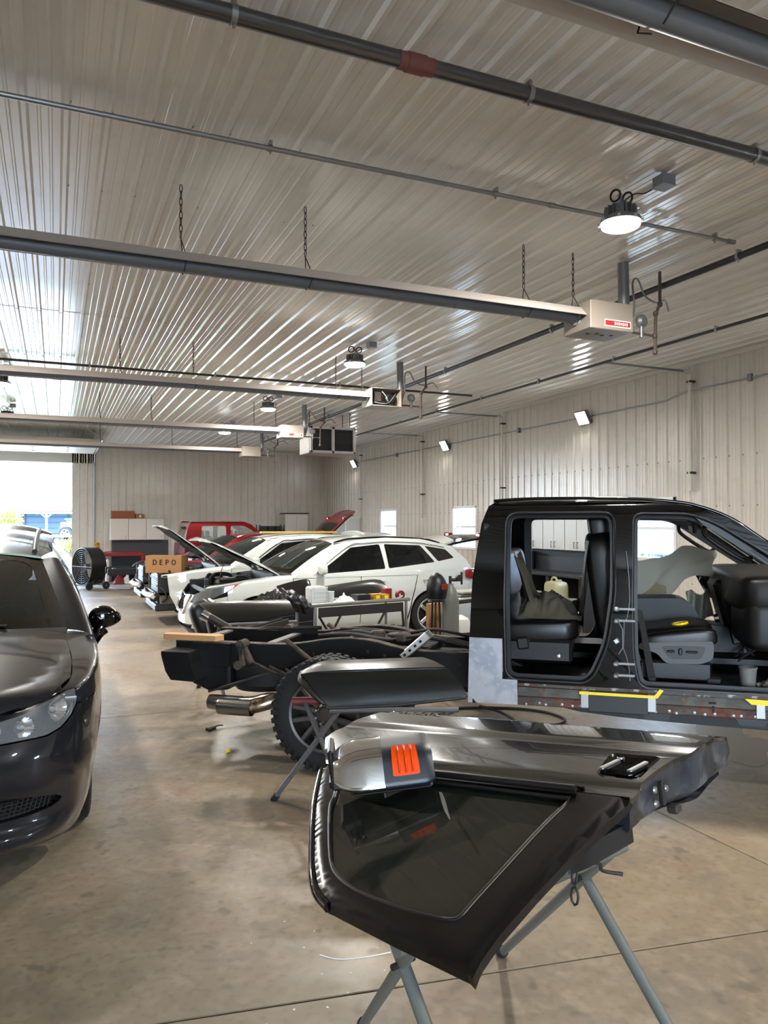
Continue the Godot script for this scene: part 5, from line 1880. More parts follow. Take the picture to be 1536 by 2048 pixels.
	b.prism(P2([-1.36, 0.80, -1.02, 0.80, -1.04, 0.42, -1.20, 0.40, -1.36, 0.46]), 0.012, Transform3D(Basis(), V(0, 0, -0.56)))
	b.prism(P2([-1.36, 0.80, -1.02, 0.80, -1.04, 0.42, -1.20, 0.40, -1.36, 0.46]), 0.012, Transform3D(Basis(), V(0, 0, -1.45)))
	b.box(V(-1.48, 0.50, -1.0), V(0.20, 0.09, 0.09), Basis(), 0.008)
	obj("tow_hitch", b, M.frame_black, t)
	b = B.new()
	var prof := P2([-0.03, 0.0, 0.22, 0.0, 0.24, -0.10, 0.29, -0.22, 0.26, -0.235, 0.06, -0.23, 0.01, -0.16, -0.03, -0.03])
	b.prism(prof, 0.36, Transform3D(Basis(), V(-1.52, 0.745, -0.72)))
	obj("bumper_bracket", b, M.frame_black, t)
	b = B.new()
	b.box(V(-1.15, 0.52, -0.62), V(0.26, 0.20, 0.16), Basis(), 0.02)
	obj("end_bracket", b, M.frame_black, t)
	b = B.new()
	b.tube(P3([-1.16, 0.42, -0.45, -0.62, 0.60, -0.42]), 0.012, 6)
	obj("brace_rod", b, M.iron, t)
	# exhaust with two polished tips
	for q in [[-1.13, 0.345, -0.42, 0.058], [-0.97, 0.352, -0.28, 0.062]]:
		b = B.new()
		var x: float = q[0]; var r: float = q[3]
		var xf := Transform3D(basis_y(V(-1, 0.0, 0)), V(x, q[1], q[2]))
		b.lathe([Vector2(r - 0.006, -0.2), Vector2(r - 0.006, 0.0), Vector2(r, 0.004), Vector2(r + 0.002, -0.01), Vector2(r + 0.002, -0.28)], 28, xf)
		obj("exhaust_tip", b, M.steel, t)
		b = B.new()
		b.lathe([Vector2(0.0001, -0.19), Vector2(r - 0.006, -0.19)], 20, xf)
		obj("tip_inside", b, M.print_black, t)
	b = B.new()
	b.tube(smooth3(P3([-0.88, 0.345, -0.42, -0.74, 0.36, -0.40, -0.60, 0.40, -0.38, -0.40, 0.43, -0.40, -0.1, 0.58, -0.5])), 0.056, 16)
	b.tube(smooth3(P3([-0.74, 0.352, -0.28, -0.62, 0.38, -0.31, -0.52, 0.41, -0.36])), 0.056, 16)
	obj("exhaust_pipe", b, M.steel_stained, t)
	for z in [-0.145, -1.855]:
		wheel(t, V(0.0, 0.405, z), V(0, 0, 1 if z > -1 else -1), 0.405, 0.285, 0.262, 6, M.rim_grey, true)
	for z in [-0.145, -1.855]:   # front axle under the cab's nose, out of frame
		wheel(t, V(3.97, 0.405, z), V(0, 0, 1 if z > -1 else -1), 0.405, 0.285, 0.262, 6, M.rim_grey, true)
	b = B.new()
	b.tube(P3([3.97, 0.41, -0.20, 3.97, 0.41, -1.80]), 0.05, 12)
	obj("front_axle", b, M.iron, t)
	b = B.new()
	for z in [-0.60, -1.40]: b.box(V(3.9, 0.46, z), V(1.3, 0.14, 0.08), Basis(), 0.01)
	obj("front_frame_horn", b, M.frame_black, t)
# ---------------------------------------------------------------- the truck door lying on a folding stand
# an X stand of steel tube: two U frames crossing; a = foot, b = foot of the other frame, x0 = crossing, d = along the bars
func x_stand(called: String, label: String, fa: Vector3, fb: Vector3, x0: Vector3, top: float, d: Vector3, m: Material, pad: Material = null, group := "folding steel panel stands") -> Node3D:
	var t := thing(called, label, "stand", V(fa.x, 0, fa.z), 0, group)
	var o := V(fa.x, 0, fa.z)
	for k in 2:
		var f: Vector3 = fa if k == 0 else fb
		var up := x0 - f
		var tp := f + up * (top / up.y)
		var b := B.new()
		var r := 0.0165
		for e in [V(0, 0, 0), d]:
			b = B.new()
			b.tube(PackedVector3Array([f + e - o, tp + e - o]), r, 12)
			obj("leg", b, m, t)
		b = B.new()
		b.tube(PackedVector3Array([tp - d.normalized() * 0.06 - o, tp + d * 1.0 + d.normalized() * 0.06 - o]), r, 12)
		obj("top_bar", b, m, t)
		if pad and k == 1:
			b = B.new()
			b.tube(PackedVector3Array([tp - d.normalized() * 0.08 - o, tp + d.normalized() * 0.10 - o]), r * 1.5, 12)
			obj("grip", b, pad, t)
		for e in [V(0, 0, 0), d]:
			b = B.new()
			b.tube(PackedVector3Array([f + e - o, f + e + up.normalized() * 0.05 - o]), r + 0.006, 12)
			obj("foot", b, M.rubber, t)
	for e in [V(0, 0, 0), d]:
		var b := B.new()
		b.tube(PackedVector3Array([x0 + e - d.normalized() * 0.035 - o, x0 + e + d.normalized() * 0.035 - o]), 0.008, 8)
		obj("pivot_bolt", b, M.iron, t)
	return t

func d_skin(p: Vector2) -> Vector3:   # p = (a along, b up the door) -> (a, outward, b)
	var b := p.y
	var phi := 0.27
	var z := b; var c := 0.0
	if b > 0.70:
		var dd := b - 0.70
		z = 0.70 + dd * cos(phi); c = -dd * sin(phi)
	elif b > -0.2:
		var u := clampf(b / 0.7, 0.0, 1.0)
		c = 0.018 * sin(PI * u) + 0.025 * (1.0 - p.x) * (1.0 - u)
		c += 0.010 * smoothstep(0.10, 0.14, b) - 0.010 * smoothstep(0.30, 0.36, b) - 0.012 * smoothstep(0.60, 0.66, b)
		c -= 0.05 * pow(maxf(0.0, 0.06 - b) / 0.06, 2.0)
	return V(p.x, c, z)
const D_ORIGIN := Vector3(1.447, 1.013, -2.709)
func d_basis() -> Basis:
	var x := V(0.46, 0.118, 0.88).normalized(); var z := V(-0.886, -0.004, 0.463)
	z = (z - x * x.dot(z)).normalized()
	return Basis(x, z.cross(x), z)
func build_door_on_stand():
	var st := x_stand("panel_stand", "green-grey steel X stand carrying the black truck door", V(1.72, 0, -2.73), V(1.56, 0, -1.05), V(1.49, 0.72, -1.89), 0.875, V(-0.70, 0.0, 0.19), M.stand_green)
	var b := B.new()
	var ch := [V(1.16, 0.94, -1.60), V(1.20, 0.94, -1.56)]
	for c in ch:
		var q: Vector3 = c - st.position
		b.add(chain(q, q - V(0, 0.10 if c.x > 1.18 else 0.05, 0), 0.034))
	b.tube(smooth3(P3([1.23 - st.position.x, 0.95, -1.55 - st.position.z, 1.28 - st.position.x, 0.93, -1.56 - st.position.z, 1.32 - st.position.x, 0.89, -1.60 - st.position.z, 1.37 - st.position.x, 0.88, -1.58 - st.position.z])), 0.005, 6)
	obj("chain", b, M.iron, st)
	var t := thing("truck_door", "black pickup door lying outer side up with its window and mirror", "truck door", D_ORIGIN)
	t.basis = d_basis()
	var frame := P2([0.0, 0.715, 0.02, 0.756, 0.151, 0.932, 0.334, 1.14, 0.423, 1.222, 0.493, 1.257, 0.612, 1.278, 0.721, 1.297, 0.835, 1.314, 0.925, 1.328, 0.939, 1.332, 0.934, 1.29, 0.936, 1.215, 0.954, 1.084, 0.98, 0.938, 1.006, 0.827, 1.035, 0.722, 1.036, 0.715])
	var hole := smooth2(P2([0.115, 0.775, 0.175, 0.865, 0.216, 0.936, 0.374, 1.116, 0.45, 1.177, 0.548, 1.211, 0.67, 1.228, 0.764, 1.232, 0.821, 1.227, 0.842, 1.208, 0.847, 1.159, 0.861, 1.029, 0.879, 0.869, 0.896, 0.776]), 4)
	hole.append(Vector2(0.897, 0.735)); hole.append(Vector2(0.496, 0.728)); hole.append(Vector2(0.09, 0.735))
	b = B.new()
	var rim := frame.slice(0, frame.size() - 1)
	var rolled := func(p: Vector2) -> Vector3:   # the frame's outer edge rolls under
		var dd := 1.0
		for i in rim.size() - 1:
			dd = minf(dd, (Geometry2D.get_closest_point_to_segment(p, rim[i], rim[i + 1]) - p).length())
		return d_skin(p) - V(0, 0.013 * pow(maxf(0.0, 1.0 - dd / 0.032), 2.0), 0)
	b.drape(frame, rolled, Vector2(0.022, 0.022), true, 0.020, [hole])
	obj("window_frame", b, M.frame_gloss, t)
	b = B.new()
	b.drape(Geometry2D.offset_polygon(hole, 0.012)[0], func(p: Vector2) -> Vector3: return d_skin(p) - V(0, 0.012, 0), Vector2(0.08, 0.08), true, 0.0045)
	obj("window_glass", b, M.glass_door, t)
	var seal := PackedVector3Array()
	for p in Geometry2D.offset_polygon(hole, -0.006)[0]: seal.append(d_skin(p) + V(0, -0.004, 0))
	b = B.new()
	b.tube(seal, 0.0065, 8, false, true)
	obj("glass_seal", b, M.seal, t)
	# bright drip moulding along the front pillar
	b = B.new()
	var ap := PackedVector3Array()
	for p in [[0.0, 0.72], [0.02, 0.756], [0.151, 0.932], [0.334, 1.14], [0.423, 1.222], [0.493, 1.257]]: ap.append(d_skin(Vector2(p[0] + 0.003, p[1] - 0.002)) + V(0, -0.017, 0))
	b.tube(smooth3(ap), 0.013, 8)
	obj("pillar_moulding", b, M.door_gloss, t)
	var body := smooth2(P2([1.036, 0.712, 1.036, 0.655, 1.033, 0.60, 1.048, 0.42, 1.075, 0.34, 1.088, 0.28, 1.082, 0.15, 1.09, 0.06]), 3)
	for q in [[1.08, 0.0], [0.5, -0.005], [-0.19, 0.0], [-0.215, 0.05], [-0.215, 0.42], [-0.19, 0.50], [-0.10, 0.60], [-0.01, 0.69], [0.0, 0.712]]: body.append(Vector2(q[0], q[1]))
	var recess := rounded(P2([0.865, 0.40, 1.015, 0.40, 1.020, 0.60, 0.90, 0.60]), 0.03)
	b = B.new()
	b.drape(body, d_skin, Vector2(0.04, 0.025), true, 0.012, [recess])
	obj("door_skin", b, M.door_paint, t)
	# belt mouldings
	for q in [[0.722, 0.012, 0.010], [0.700, 0.006, 0.006], [0.672, 0.004, 0.005]]:
		b = B.new()
		var path := PackedVector3Array()
		for i in 16: path.append(d_skin(Vector2(0.10 + 0.80 * i / 15.0, q[0])) + V(0, q[1], 0))
		b.tube(path, q[2], 8)
		obj("belt_moulding", b, M.seal if q[2] > 0.009 else M.door_gloss, t)
	# inner shell and the shut faces round the edge
	var inner := Geometry2D.offset_polygon(body, -0.035)[0]
	b = B.new()
	b.drape(inner, func(p: Vector2) -> Vector3: return V(p.x, -0.11 + 0.02 * sin(p.x * 5.0) * sin(p.y * 7.0), p.y), Vector2(0.1, 0.1), false)
	obj("inner_panel", b, M.door_inner, t)
	b = B.new()
	var m := body.size()
	for i in m:
		var p0 := body[i]; var p1 := body[(i + 1) % m]
		var ce := Vector2(0.43, 0.35)
		var q0 := p0 + (ce - p0).normalized() * 0.012; var q1 := p1 + (ce - p1).normalized() * 0.012
		var s0 := p0 + (ce - p0).normalized() * 0.05; var s1 := p1 + (ce - p1).normalized() * 0.05
		var t0 := d_skin(p0) + V(0, -0.008, 0); var t1 := d_skin(p1) + V(0, -0.008, 0)
		b.quad(t0, t1, V(q1.x, -0.085, q1.y), V(q0.x, -0.085, q0.y))
		b.quad(V(q0.x, -0.085, q0.y), V(q1.x, -0.085, q1.y), V(s1.x, -0.115, s1.y), V(s0.x, -0.115, s0.y))
	obj("shut_face", b, M.door_inner, t)
	b = B.new()   # trim box hanging under the window's rear corner
	b.prism(rounded(P2([0.86, 0.66, 1.02, 0.66, 0.985, 0.87, 0.96, 0.93, 0.92, 0.93, 0.90, 0.76, 0.87, 0.74]), 0.02), 0.05, Transform3D(Basis(V(1, 0, 0), V(0, 0, 1), V(0, -1, 0)), V(0, -0.075, 0)))
	obj("lower_frame", b, M.black_satin, t)
	# handle: dished plate, bright lever, lock barrel
	b = B.new()
	b.drape(recess, func(p: Vector2) -> Vector3: return d_skin(p) - V(0, 0.022 * clampf(minf(minf(p.x - 0.87, 1.015 - p.x), minf(p.y - 0.40, 0.60 - p.y)) / 0.03, 0, 1), 0), Vector2(0.02, 0.02), true)
	var hd := obj("handle_plate", b, M.door_gloss, t)
	b = B.new()
	var hb := Basis(V(0.1, 0, 1).normalized(), V(0, 1, 0), V(0, 1, 0).cross(V(0.1, 0, 1)).normalized() * -1.0)
	b.box(V(0.955, 0.012, 0.535), V(0.095, 0.018, 0.10), Basis(V(0, 1, 0), -0.12), 0.007)
	obj("lever", b, M.door_gloss, hd)
	for dx in [-0.038, 0.040]:
		b = B.new()
		b.box(V(0.955 + dx, 0.023, 0.535), V(0.014, 0.006, 0.098), Basis(V(0, 1, 0), -0.12), 0.002)
		obj("bright_strip", b, M.galv, hd)
	b = B.new()
	b.lathe([Vector2(0.0001, 0.012), Vector2(0.010, 0.012), Vector2(0.013, 0.006), Vector2(0.013, -0.02)], 16, Transform3D(Basis(), d_skin(Vector2(0.905, 0.43)) - V(0, 0.012, 0)))
	obj("lock_barrel", b, M.chrome, hd)
	# latch in the rear face
	var lb := Basis(V(0, 1, 0), -0.06)
	b = B.new()
	b.box(V(1.046, -0.045, 0.52), V(0.014, 0.062, 0.016), lb, 0.003)
	var la := obj("latch_slot", b, M.print_black, t)
	b = B.new()
	b.box(V(1.066, -0.088, 0.50), V(0.03, 0.022, 0.034), lb, 0.005)
	obj("latch_tongue", b, M.iron, la)
	for q in [[0.555, -0.028], [0.558, -0.062], [0.475, -0.045]]:
		b = B.new()
		b.lathe([Vector2(0.0001, 0.006), Vector2(0.008, 0.005), Vector2(0.010, 0.0)], 8, Transform3D(basis_y(V(1, 0, 0)), V(1.040, q[1], q[0])))
		obj("latch_screw", b, M.galv, la)
	# worn metal emblem near the lower front corner: an oval with raised strokes
	b = B.new()
	var c0 := d_skin(Vector2(-0.06, 0.10)) + V(0, 0.002, 0)
	for k in 9:
		b.box(c0 + V(-0.085 + 0.021 * k, 0.003, 0.006 * (1 if k % 2 else -1)), V(0.012, 0.006, 0.045 - 0.012 * (k % 3)), Basis(V(0, 1, 0), 0.3 * (1 if k % 2 else -1)), 0.002)
	b.box(c0 + V(0, 0.002, -0.03), V(0.19, 0.005, 0.006), Basis(), 0.002)
	b.box(c0 + V(0, 0.002, 0.03), V(0.19, 0.005, 0.006), Basis(), 0.002)
	obj("emblem", b, M.chrome, t)
	door_mirror(t)

# the towing mirror folded flat on the door: chrome cap, dark body with an amber lamp
func door_mirror(door: Node3D):
	var holder := Node3D.new()
	holder.name = "door_mirror"
	door.add_child(holder)
	var long := V(0.930, 0.115, 0.364).normalized()
	var deep := V(0.364, 0.10, -0.925)
	deep = (deep - long * long.dot(deep)).normalized()
	var up := deep.cross(long) * -1.0
	if up.y < 0: up = -up
	var xf := Transform3D(Basis(long, up, long.cross(up)).scaled_local(V(0.9, 0.74, 0.86)), V(0.880, 1.108, -2.035))
	holder.transform = door.transform.affine_inverse() * xf
	# rings along x: half sizes in y (up) and z (towards the viewer)
	var n := 22
	var rows := []
	for i in n + 1:
		var f := float(i) / n
		var x := -0.158 + 0.316 * f
		var k := 1.0
		if f < 0.34: k = sqrt(maxf(0.0, 1.0 - pow((0.34 - f) / 0.36, 2.4)))
		if f > 0.94: k = 1.0 - 0.16 * (f - 0.94) / 0.06
		var hy := 0.066 * (0.80 + 0.20 * k) * (1.0 - 0.05 * f); var hz := 0.105 * (0.30 + 0.70 * k)
		hy *= 0.30 + 0.70 * k
		var row := PackedVector3Array()
		for j in 40:
			var a := TAU * j / 40
			var e := 0.42
			var cy := signf(sin(a)) * pow(absf(sin(a)), e); var cz := signf(cos(a)) * pow(absf(cos(a)), e)
			# the viewer's face leans back towards the top
			row.append(V(x, hy * cy, hz * cz - 0.035 * cy * (1.0 if cz > 0 else 0.2)))
		rows.append(row)
	var b := B.new()
	b.grid(rows.slice(0, 12), true)
	var c0 := PackedVector3Array(); 
	for j in 40: b.tri(V(-0.159, 0, 0), rows[0][(j + 1) % 40], rows[0][j])
	obj("chrome_cap", b, M.chrome, holder)
	b = B.new()
	var br := []
	for i in range(11, n + 1):
		var row := PackedVector3Array()
		for p in rows[i]: row.append(V(p.x, p.y * 0.985, p.z * 0.985))
		br.append(row)
	b.grid(br, true)
	for j in 40: b.tri(V(0.158, 0, 0), br[-1][j], br[-1][(j + 1) % 40])
	obj("mirror_body", b, M.mirror_body, holder)
	# amber lamp on the near upper face
	var face := func(p: Vector2) -> Vector3:   # p.x along, p.y around (angle)
		var i := clampf((p.x + 0.158) / 0.316 * n, 0, n)
		var i0 := mini(int(i), n - 1)
		var jf := fposmod(p.y, TAU) / TAU * 40.0
		var j0 := int(jf) % 40; var j1 := (j0 + 1) % 40; var fr := jf - int(jf)
		var A: Vector3 = rows[i0][j0].lerp(rows[i0][j1], fr); var Bq: Vector3 = rows[i0 + 1][j0].lerp(rows[i0 + 1][j1], fr)
		var q := A.lerp(Bq, i - i0)
		return V(q.x, q.y * 1.02, q.z * 1.015 + 0.003)
	var amb := rounded(P2([0.030, 0.02, 0.118, 0.02, 0.118, 1.30, 0.030, 1.30]), 0.02)
	b = B.new()
	b.drape(rounded(P2([0.028, -0.06, 0.113, -0.06, 0.108, 1.35, 0.032, 1.35]), 0.02), face, Vector2(0.012, 0.08), false, 0.006)
	var al := obj("amber_lens", b, M.amber, holder)
	for k in 3:
		b = B.new()
		var path := PackedVector3Array()
		for i in 10: path.append(face.call(Vector2(0.050 + 0.021 * k, -0.02 + 1.28 * i / 9.0)) + V(0, 0.001, 0.001))
		b.tube(path, 0.0035, 6)
		obj("lens_rib", b, M.amber_deep, al)
	b = B.new()   # folded arm and sail plate towards the pillar
	b.box(V(-0.165, -0.01, -0.06), V(0.02, 0.15, 0.13), Basis(), 0.008)
	b.box(V(-0.10, -0.075, -0.05), V(0.16, 0.05, 0.13), Basis(), 0.015)
	obj("mirror_arm", b, M.black_satin, holder)
	b = B.new()
	b.box(V(0.02, -0.074, 0.02), V(0.26, 0.018, 0.16), Basis(), 0.008)
	obj("mirror_underside", b, M.black_satin, holder)
# ---------------------------------------------------------------- crossovers parked nose to the aisle
func set_crossover_shape():
	vo = smooth2(P2([0, 0, 0.40, -0.03, 0.66, -0.13, 0.82, -0.32, 0.90, -0.60, 0.935, -1.0, 0.945, -1.8, 0.945, -3.2, 0.93, -4.0, 0.86, -4.55, 0.70, -4.8, 0.35, -4.87, 0, -4.88]), 10)
	vl = PackedFloat32Array([0.0])
	for i in range(1, vo.size()): vl.append(vl[i - 1] + (vo[i] - vo[i - 1]).length())
	V_FR = [[0.18, -0.13], [0.25, -0.03], [0.35, 0.0], [0.50, -0.01], [0.62, -0.03], [0.75, -0.09], [0.88, -0.16]]
	V_SD = [[0.18, -0.07], [0.30, -0.025], [0.5, 0.0], [0.62, -0.012], [0.75, 0.0], [0.9, -0.010], [1.08, -0.035]]
	V_YT = [[0.0, 0.74], [0.6, 0.80], [1.0, 0.88], [1.6, 0.97], [2.4, 1.02], [5.0, 1.08]]
	V_DD = [[0.0, 0.16], [0.5, 0.16], [0.8, 0.19], [1.1, 0.22], [1.6, 0.20], [2.3, 0.16]]
	V_HD = [[0.1, 0.86], [0.4, 0.95], [0.8, 1.02], [1.3, 1.09], [2.0, 1.12]]
func st_y(s: float, y: float) -> Vector2:
	return Vector2(s, (y - 0.15) / (tab(V_YT, s) - 0.15))
func arch_hole(along: float, r: float) -> PackedVector2Array:
	var sw := 0.0
	while v_at(sw).y > -along: sw += 0.01
	var o := PackedVector2Array()
	for i in 21:
		var a := PI * i / 20
		o.append(st_y(sw + r * cos(a), 0.36 + r * sin(a)))
	o.append(Vector2(sw - r, -0.3)); o.append(Vector2(sw + r, -0.3))
	return o
func c_side(p: Vector2) -> Vector3:
	return V(tab([[0.95, 0.935], [1.03, 0.925], [1.1, 0.905], [1.45, 0.755], [1.56, 0.665], [1.62, 0.58]], p.y) - 0.10 * pow(maxf(0.0, (-p.x - 3.3) / 1.3), 2.0), p.y, p.x)
func c_shield(p: Vector2) -> Vector3:
	var u := p.x; var a := absf(u)
	var lo := V(0.74 * u, 1.105 - 0.05 * u * u, -1.20 - 0.32 * pow(a, 2.2))
	var hi := V(0.61 * u, 1.535 - 0.055 * u * u, -2.10 - 0.12 * u * u)
	return lo.lerp(hi, p.y) + V(0, 0.035, 0.02) * 4.0 * p.y * (1.0 - p.y) * (1.0 - 0.6 * u * u)
func c_roof(p: Vector2) -> Vector3:
	var y := tab([[2.05, 1.53], [2.5, 1.585], [3.06, 1.61], [3.7, 1.585], [4.35, 1.50]], -p.y)
	return V(p.x, y - 0.07 * pow(absf(p.x) / 0.62, 2.6), p.y)
func crossover(at: Vector3, label: String, o: Dictionary) -> Node3D:
	set_crossover_shape()
	var t := thing("crossover_car", label, "car", at, -90)
	var pm: Material = o.paint
	var end := vl[vl.size() - 1]
	var cell := Vector2(0.09, 0.07)
	var a1 := arch_hole(0.98, 0.40); var a2 := arch_hole(3.80, 0.40)
	var b: B
	var strip: bool = o.get("stripped", false)
	if not strip:
		var grille := P2([0.0, 0.56, 0.22, 0.50, 0.34, 0.62, 0.44, 0.95, 0.0, 0.97])
		var lowin := P2([0.0, 0.10, 0.50, 0.12, 0.60, 0.30, 0.0, 0.30])
		both("front_bumper", t, pm, P2([0.0, 0.22, 1.06, 0.20, 1.14, 0.30, 1.16, 0.80, 0.95, 0.78, 0.62, 0.76, 0.47, 0.80, 0.45, 0.97, 0.0, 0.985]), v_body, cell, 0.0, [grille, lowin])
		both("lower_valance", t, M.black_plastic, P2([0.0, 0.0, 1.10, 0.0, 1.12, 0.28, 1.06, 0.198, 0.0, 0.218]), v_body, cell)
		var sunk := func(p: Vector2) -> Vector3:
			var n := v_nrm(p.x)
			return v_body(p) - V(n.x, 0, n.y) * 0.04
		both("grille", t, M.black_gloss, grille, sunk, cell)
		both("lower_grille", t, M.black_plastic, lowin, sunk, cell)
		for sg in [1.0, -1.0]:
			b = B.new()
			var path := PackedVector3Array()
			for p in [[0.40, 0.97], [0.33, 0.66], [0.22, 0.54], [0.02, 0.60]]:
				var q := v_body(Vector2(p[0], p[1]))
				path.append(V(q.x * sg, q.y, q.z + 0.006))
			b.tube(smooth3(path, 4), 0.022, 8)
			obj("grille_bar", b, M.chrome, t)
		var lamp := P2([0.50, 0.83, 0.64, 0.785, 0.95, 0.80, 1.16, 0.90, 1.42, 1.06, 1.30, 1.06, 1.02, 1.05, 0.72, 1.0, 0.50, 0.96])
		both("headlamp", t, M.lamp_bucket, lamp, v_body, cell)
		both("headlamp_lens", t, M.lens_clear, lamp, func(p: Vector2) -> Vector3:
			var n := v_nrm(p.x)
			return v_body(p) + V(n.x, 0, n.y) * 0.012, cell)
		both("side_marker", t, M.amber_deep, P2([1.12, 0.90, 1.24, 0.96, 1.36, 1.035, 1.16, 1.0]), func(p: Vector2) -> Vector3:
			var n := v_nrm(p.x)
			return v_body(p) + V(n.x, 0, n.y) * 0.006, cell)
		both("front_fender", t, pm, P2([1.165, 0.20, 1.165, 0.885, 1.43, 1.065, 1.30, 1.07, 0.80, 1.05, 0.80, 1.30, 1.30, 1.70, 1.62, 2.0, 2.12, 2.0, 2.12, 0.0, 1.165, 0.0]), v_body, cell, 0.0, [a1])
	else:
		both("front_fender", t, pm, P2([1.05, 0.55, 1.0, 1.05, 0.86, 1.10, 0.86, 1.35, 1.30, 1.70, 1.62, 2.0, 2.12, 2.0, 2.12, 0.0, 1.25, 0.0]), v_body, cell, 0.0, [a1])
		stripped_nose(t, o)
	both("front_door", t, pm, P2([2.13, 0.06, 3.18, 0.06, 3.20, 1.0, 2.13, 1.0]), v_body, cell)
	both("rear_door", t, pm, P2([3.19, 0.06, 3.95, 0.06, 4.18, 1.0, 3.21, 1.0]), v_body, cell, 0.0, [a2])
	both("rear_quarter", t, pm, P2([3.96, 0.0, end, 0.0, end, 0.99, 4.19, 1.0]), v_body, cell, 0.0, [a2])
	both("rocker", t, M.black_plastic, P2([2.13, -0.06, 3.95, -0.06, 3.95, 0.06, 2.13, 0.06]), v_body, cell)
	# glass and upper body
	b = B.new()
	b.drape(rect(-1, 0, 1, 1), c_shield, Vector2(0.2, 0.2))
	obj("windscreen", b, M.glass_screen, t)
	b = B.new()
	b.drape(rect(-1, 0, 1, 1), func(p: Vector2) -> Vector3: return c_shield(p) + V(0, 0.002, 0.001), Vector2(0.25, 0.2), false, 0.0, [rounded(rect(-0.92, 0.09, 0.92, 0.94), 0.1)])
	obj("windscreen_border", b, M.black_gloss, t)
	var side := P2([-1.50, 0.99, -2.2, 1.475, -2.6, 1.545, -3.1, 1.575, -3.7, 1.55, -4.25, 1.43, -4.50, 1.2, -4.62, 0.99])
	var w1 := rounded(P2([-1.86, 1.04, -2.46, 1.43, -2.95, 1.475, -2.99, 1.095]), 0.03)
	var w2 := rounded(P2([-3.05, 1.10, -3.03, 1.475, -3.66, 1.45, -3.88, 1.18]), 0.03)
	var w3 := rounded(P2([-3.94, 1.19, -3.74, 1.44, -4.12, 1.38, -4.26, 1.24]), 0.03)
	both("upper_side", t, pm, side, c_side, Vector2(0.15, 0.08), 0.0, [w1, w2, w3])
	for w in [w1, w2, w3]: both("side_window", t, M.glass_tint, w, c_side, Vector2(0.2, 0.1))
	for sg in [1.0, -1.0]:
		b = B.new()
		var rows := []
		for i in 9:
			var f := i / 8.0
			var a := c_shield(Vector2(1.0, f))
			var c := c_side(Vector2(lerpf(-1.50, -2.2, f), lerpf(0.99, 1.475, f)))
			rows.append(PackedVector3Array([V(a.x * sg, a.y, a.z), V((a.x + c.x) * 0.5 * sg + 0.02 * sg, (a.y + c.y) * 0.5 + 0.01, (a.z + c.z) * 0.5 + 0.02), V(c.x * sg, c.y, c.z)]))
		b.grid(rows)
		obj("a_pillar", b, pm, t)
		b = B.new()
		var wl := PackedVector3Array()
		for p in [[-1.82, 1.03], [-2.42, 1.43], [-2.7, 1.475], [-3.1, 1.495], [-3.7, 1.468], [-4.1, 1.40]]:
			var q := c_side(Vector2(p[0], p[1]))
			wl.append(V((q.x + 0.006) * sg, q.y + 0.012, q.z))
		b.tube(smooth3(wl), 0.010, 6)
		obj("window_trim", b, M.chrome if o.get("chrome", true) else M.black_gloss, t)
		b = B.new()
		var path := PackedVector3Array()
		for i in 10:
			var z := -2.25 - 1.85 * i / 9.0
			var q := c_roof(Vector2(0.58, z))
			path.append(V(q.x * sg, q.y + (0.0 if i == 0 or i == 9 else 0.028), z))
		b.tube(smooth3(path), 0.016, 8)
		obj("roof_rail", b, o.rails, t)
		b = B.new()
		pillow(b, V(1.03 * sg, 1.115, -1.92), V(0.22, 0.15, 0.12), Basis(), 0.6)
		b.tube(P3([0.90 * sg, 1.03, -1.94, 1.0 * sg, 1.07, -1.93]), 0.025, 8)
		obj("door_mirror", b, pm, t)
		for z in [-2.86, -3.72]:
			b = B.new()
			b.tube(smooth3(P3([0.945 * sg, 0.90, z + 0.09, 0.985 * sg, 0.90, z + 0.05, 0.985 * sg, 0.905, z - 0.07, 0.945 * sg, 0.905, z - 0.10])), 0.014, 8)
			obj("door_handle", b, M.chrome if o.get("chrome", true) else pm, t)
		b = B.new()
		pillow(b, V(0.85 * sg, 0.98, -4.62), V(0.14, 0.16, 0.40), Basis(V(0, 1, 0), 0.35 * sg), 0.5)
		obj("tail_lamp", b, M.tail_red, t)
	b = B.new()
	b.drape(P2([-0.61, -2.22, 0, -2.10, 0.61, -2.22, 0.68, -2.6, 0.69, -3.4, 0.62, -4.2, 0, -4.35, -0.62, -4.2, -0.69, -3.4, -0.68, -2.6]), c_roof, Vector2(0.1, 0.15), true)
	obj("roof", b, pm, t)
	b = B.new()
	b.box(V(0, 0.32, -2.4), V(1.5, 0.12, 4.4), Basis(), 0.02)
	obj("underbody", b, M.black_plastic, t)
	b = B.new()
	b.box(V(0, 0.90, -1.75), V(1.5, 0.2, 0.5), Basis(), 0.06)
	obj("dashboard", b, M.black_plastic, t)
	for sg in [1.0, -1.0]:
		b = B.new()
		b.box(V(0.38 * sg, 0.95, -2.85), V(0.48, 0.70, 0.16), Basis(V(1, 0, 0), -0.2), 0.05)
		b.box(V(0.38 * sg, 1.36, -2.94), V(0.26, 0.16, 0.10), Basis(V(1, 0, 0), -0.2), 0.04)
		obj("seat", b, o.get("seats", M.seat_dark), t)
	# hood
	var ang: float = o.get("hood", 0.0)
	if ang >= 0:
		var hp := V(0, 1.09, -1.36)
		var ca := cos(ang); var sa := sin(ang)
		var lift := func(q: Vector3) -> Vector3:
			var d := q - hp
			return hp + V(d.x, d.y * ca + d.z * sa, -d.y * sa + d.z * ca)
		var he := PackedVector2Array()
		for e in [[0.0, 1.0], [0.3, 1.0], [0.5, 1.0], [0.72, 1.01], [0.795, 1.06], [0.795, 1.29], [1.28, 1.69], [1.60, 1.985]]:
			var q := v_body(Vector2(e[0], e[1]))
			he.append(Vector2(q.x, q.z - 0.003))
		var hood := PackedVector2Array()
		for p in he: hood.append(p)
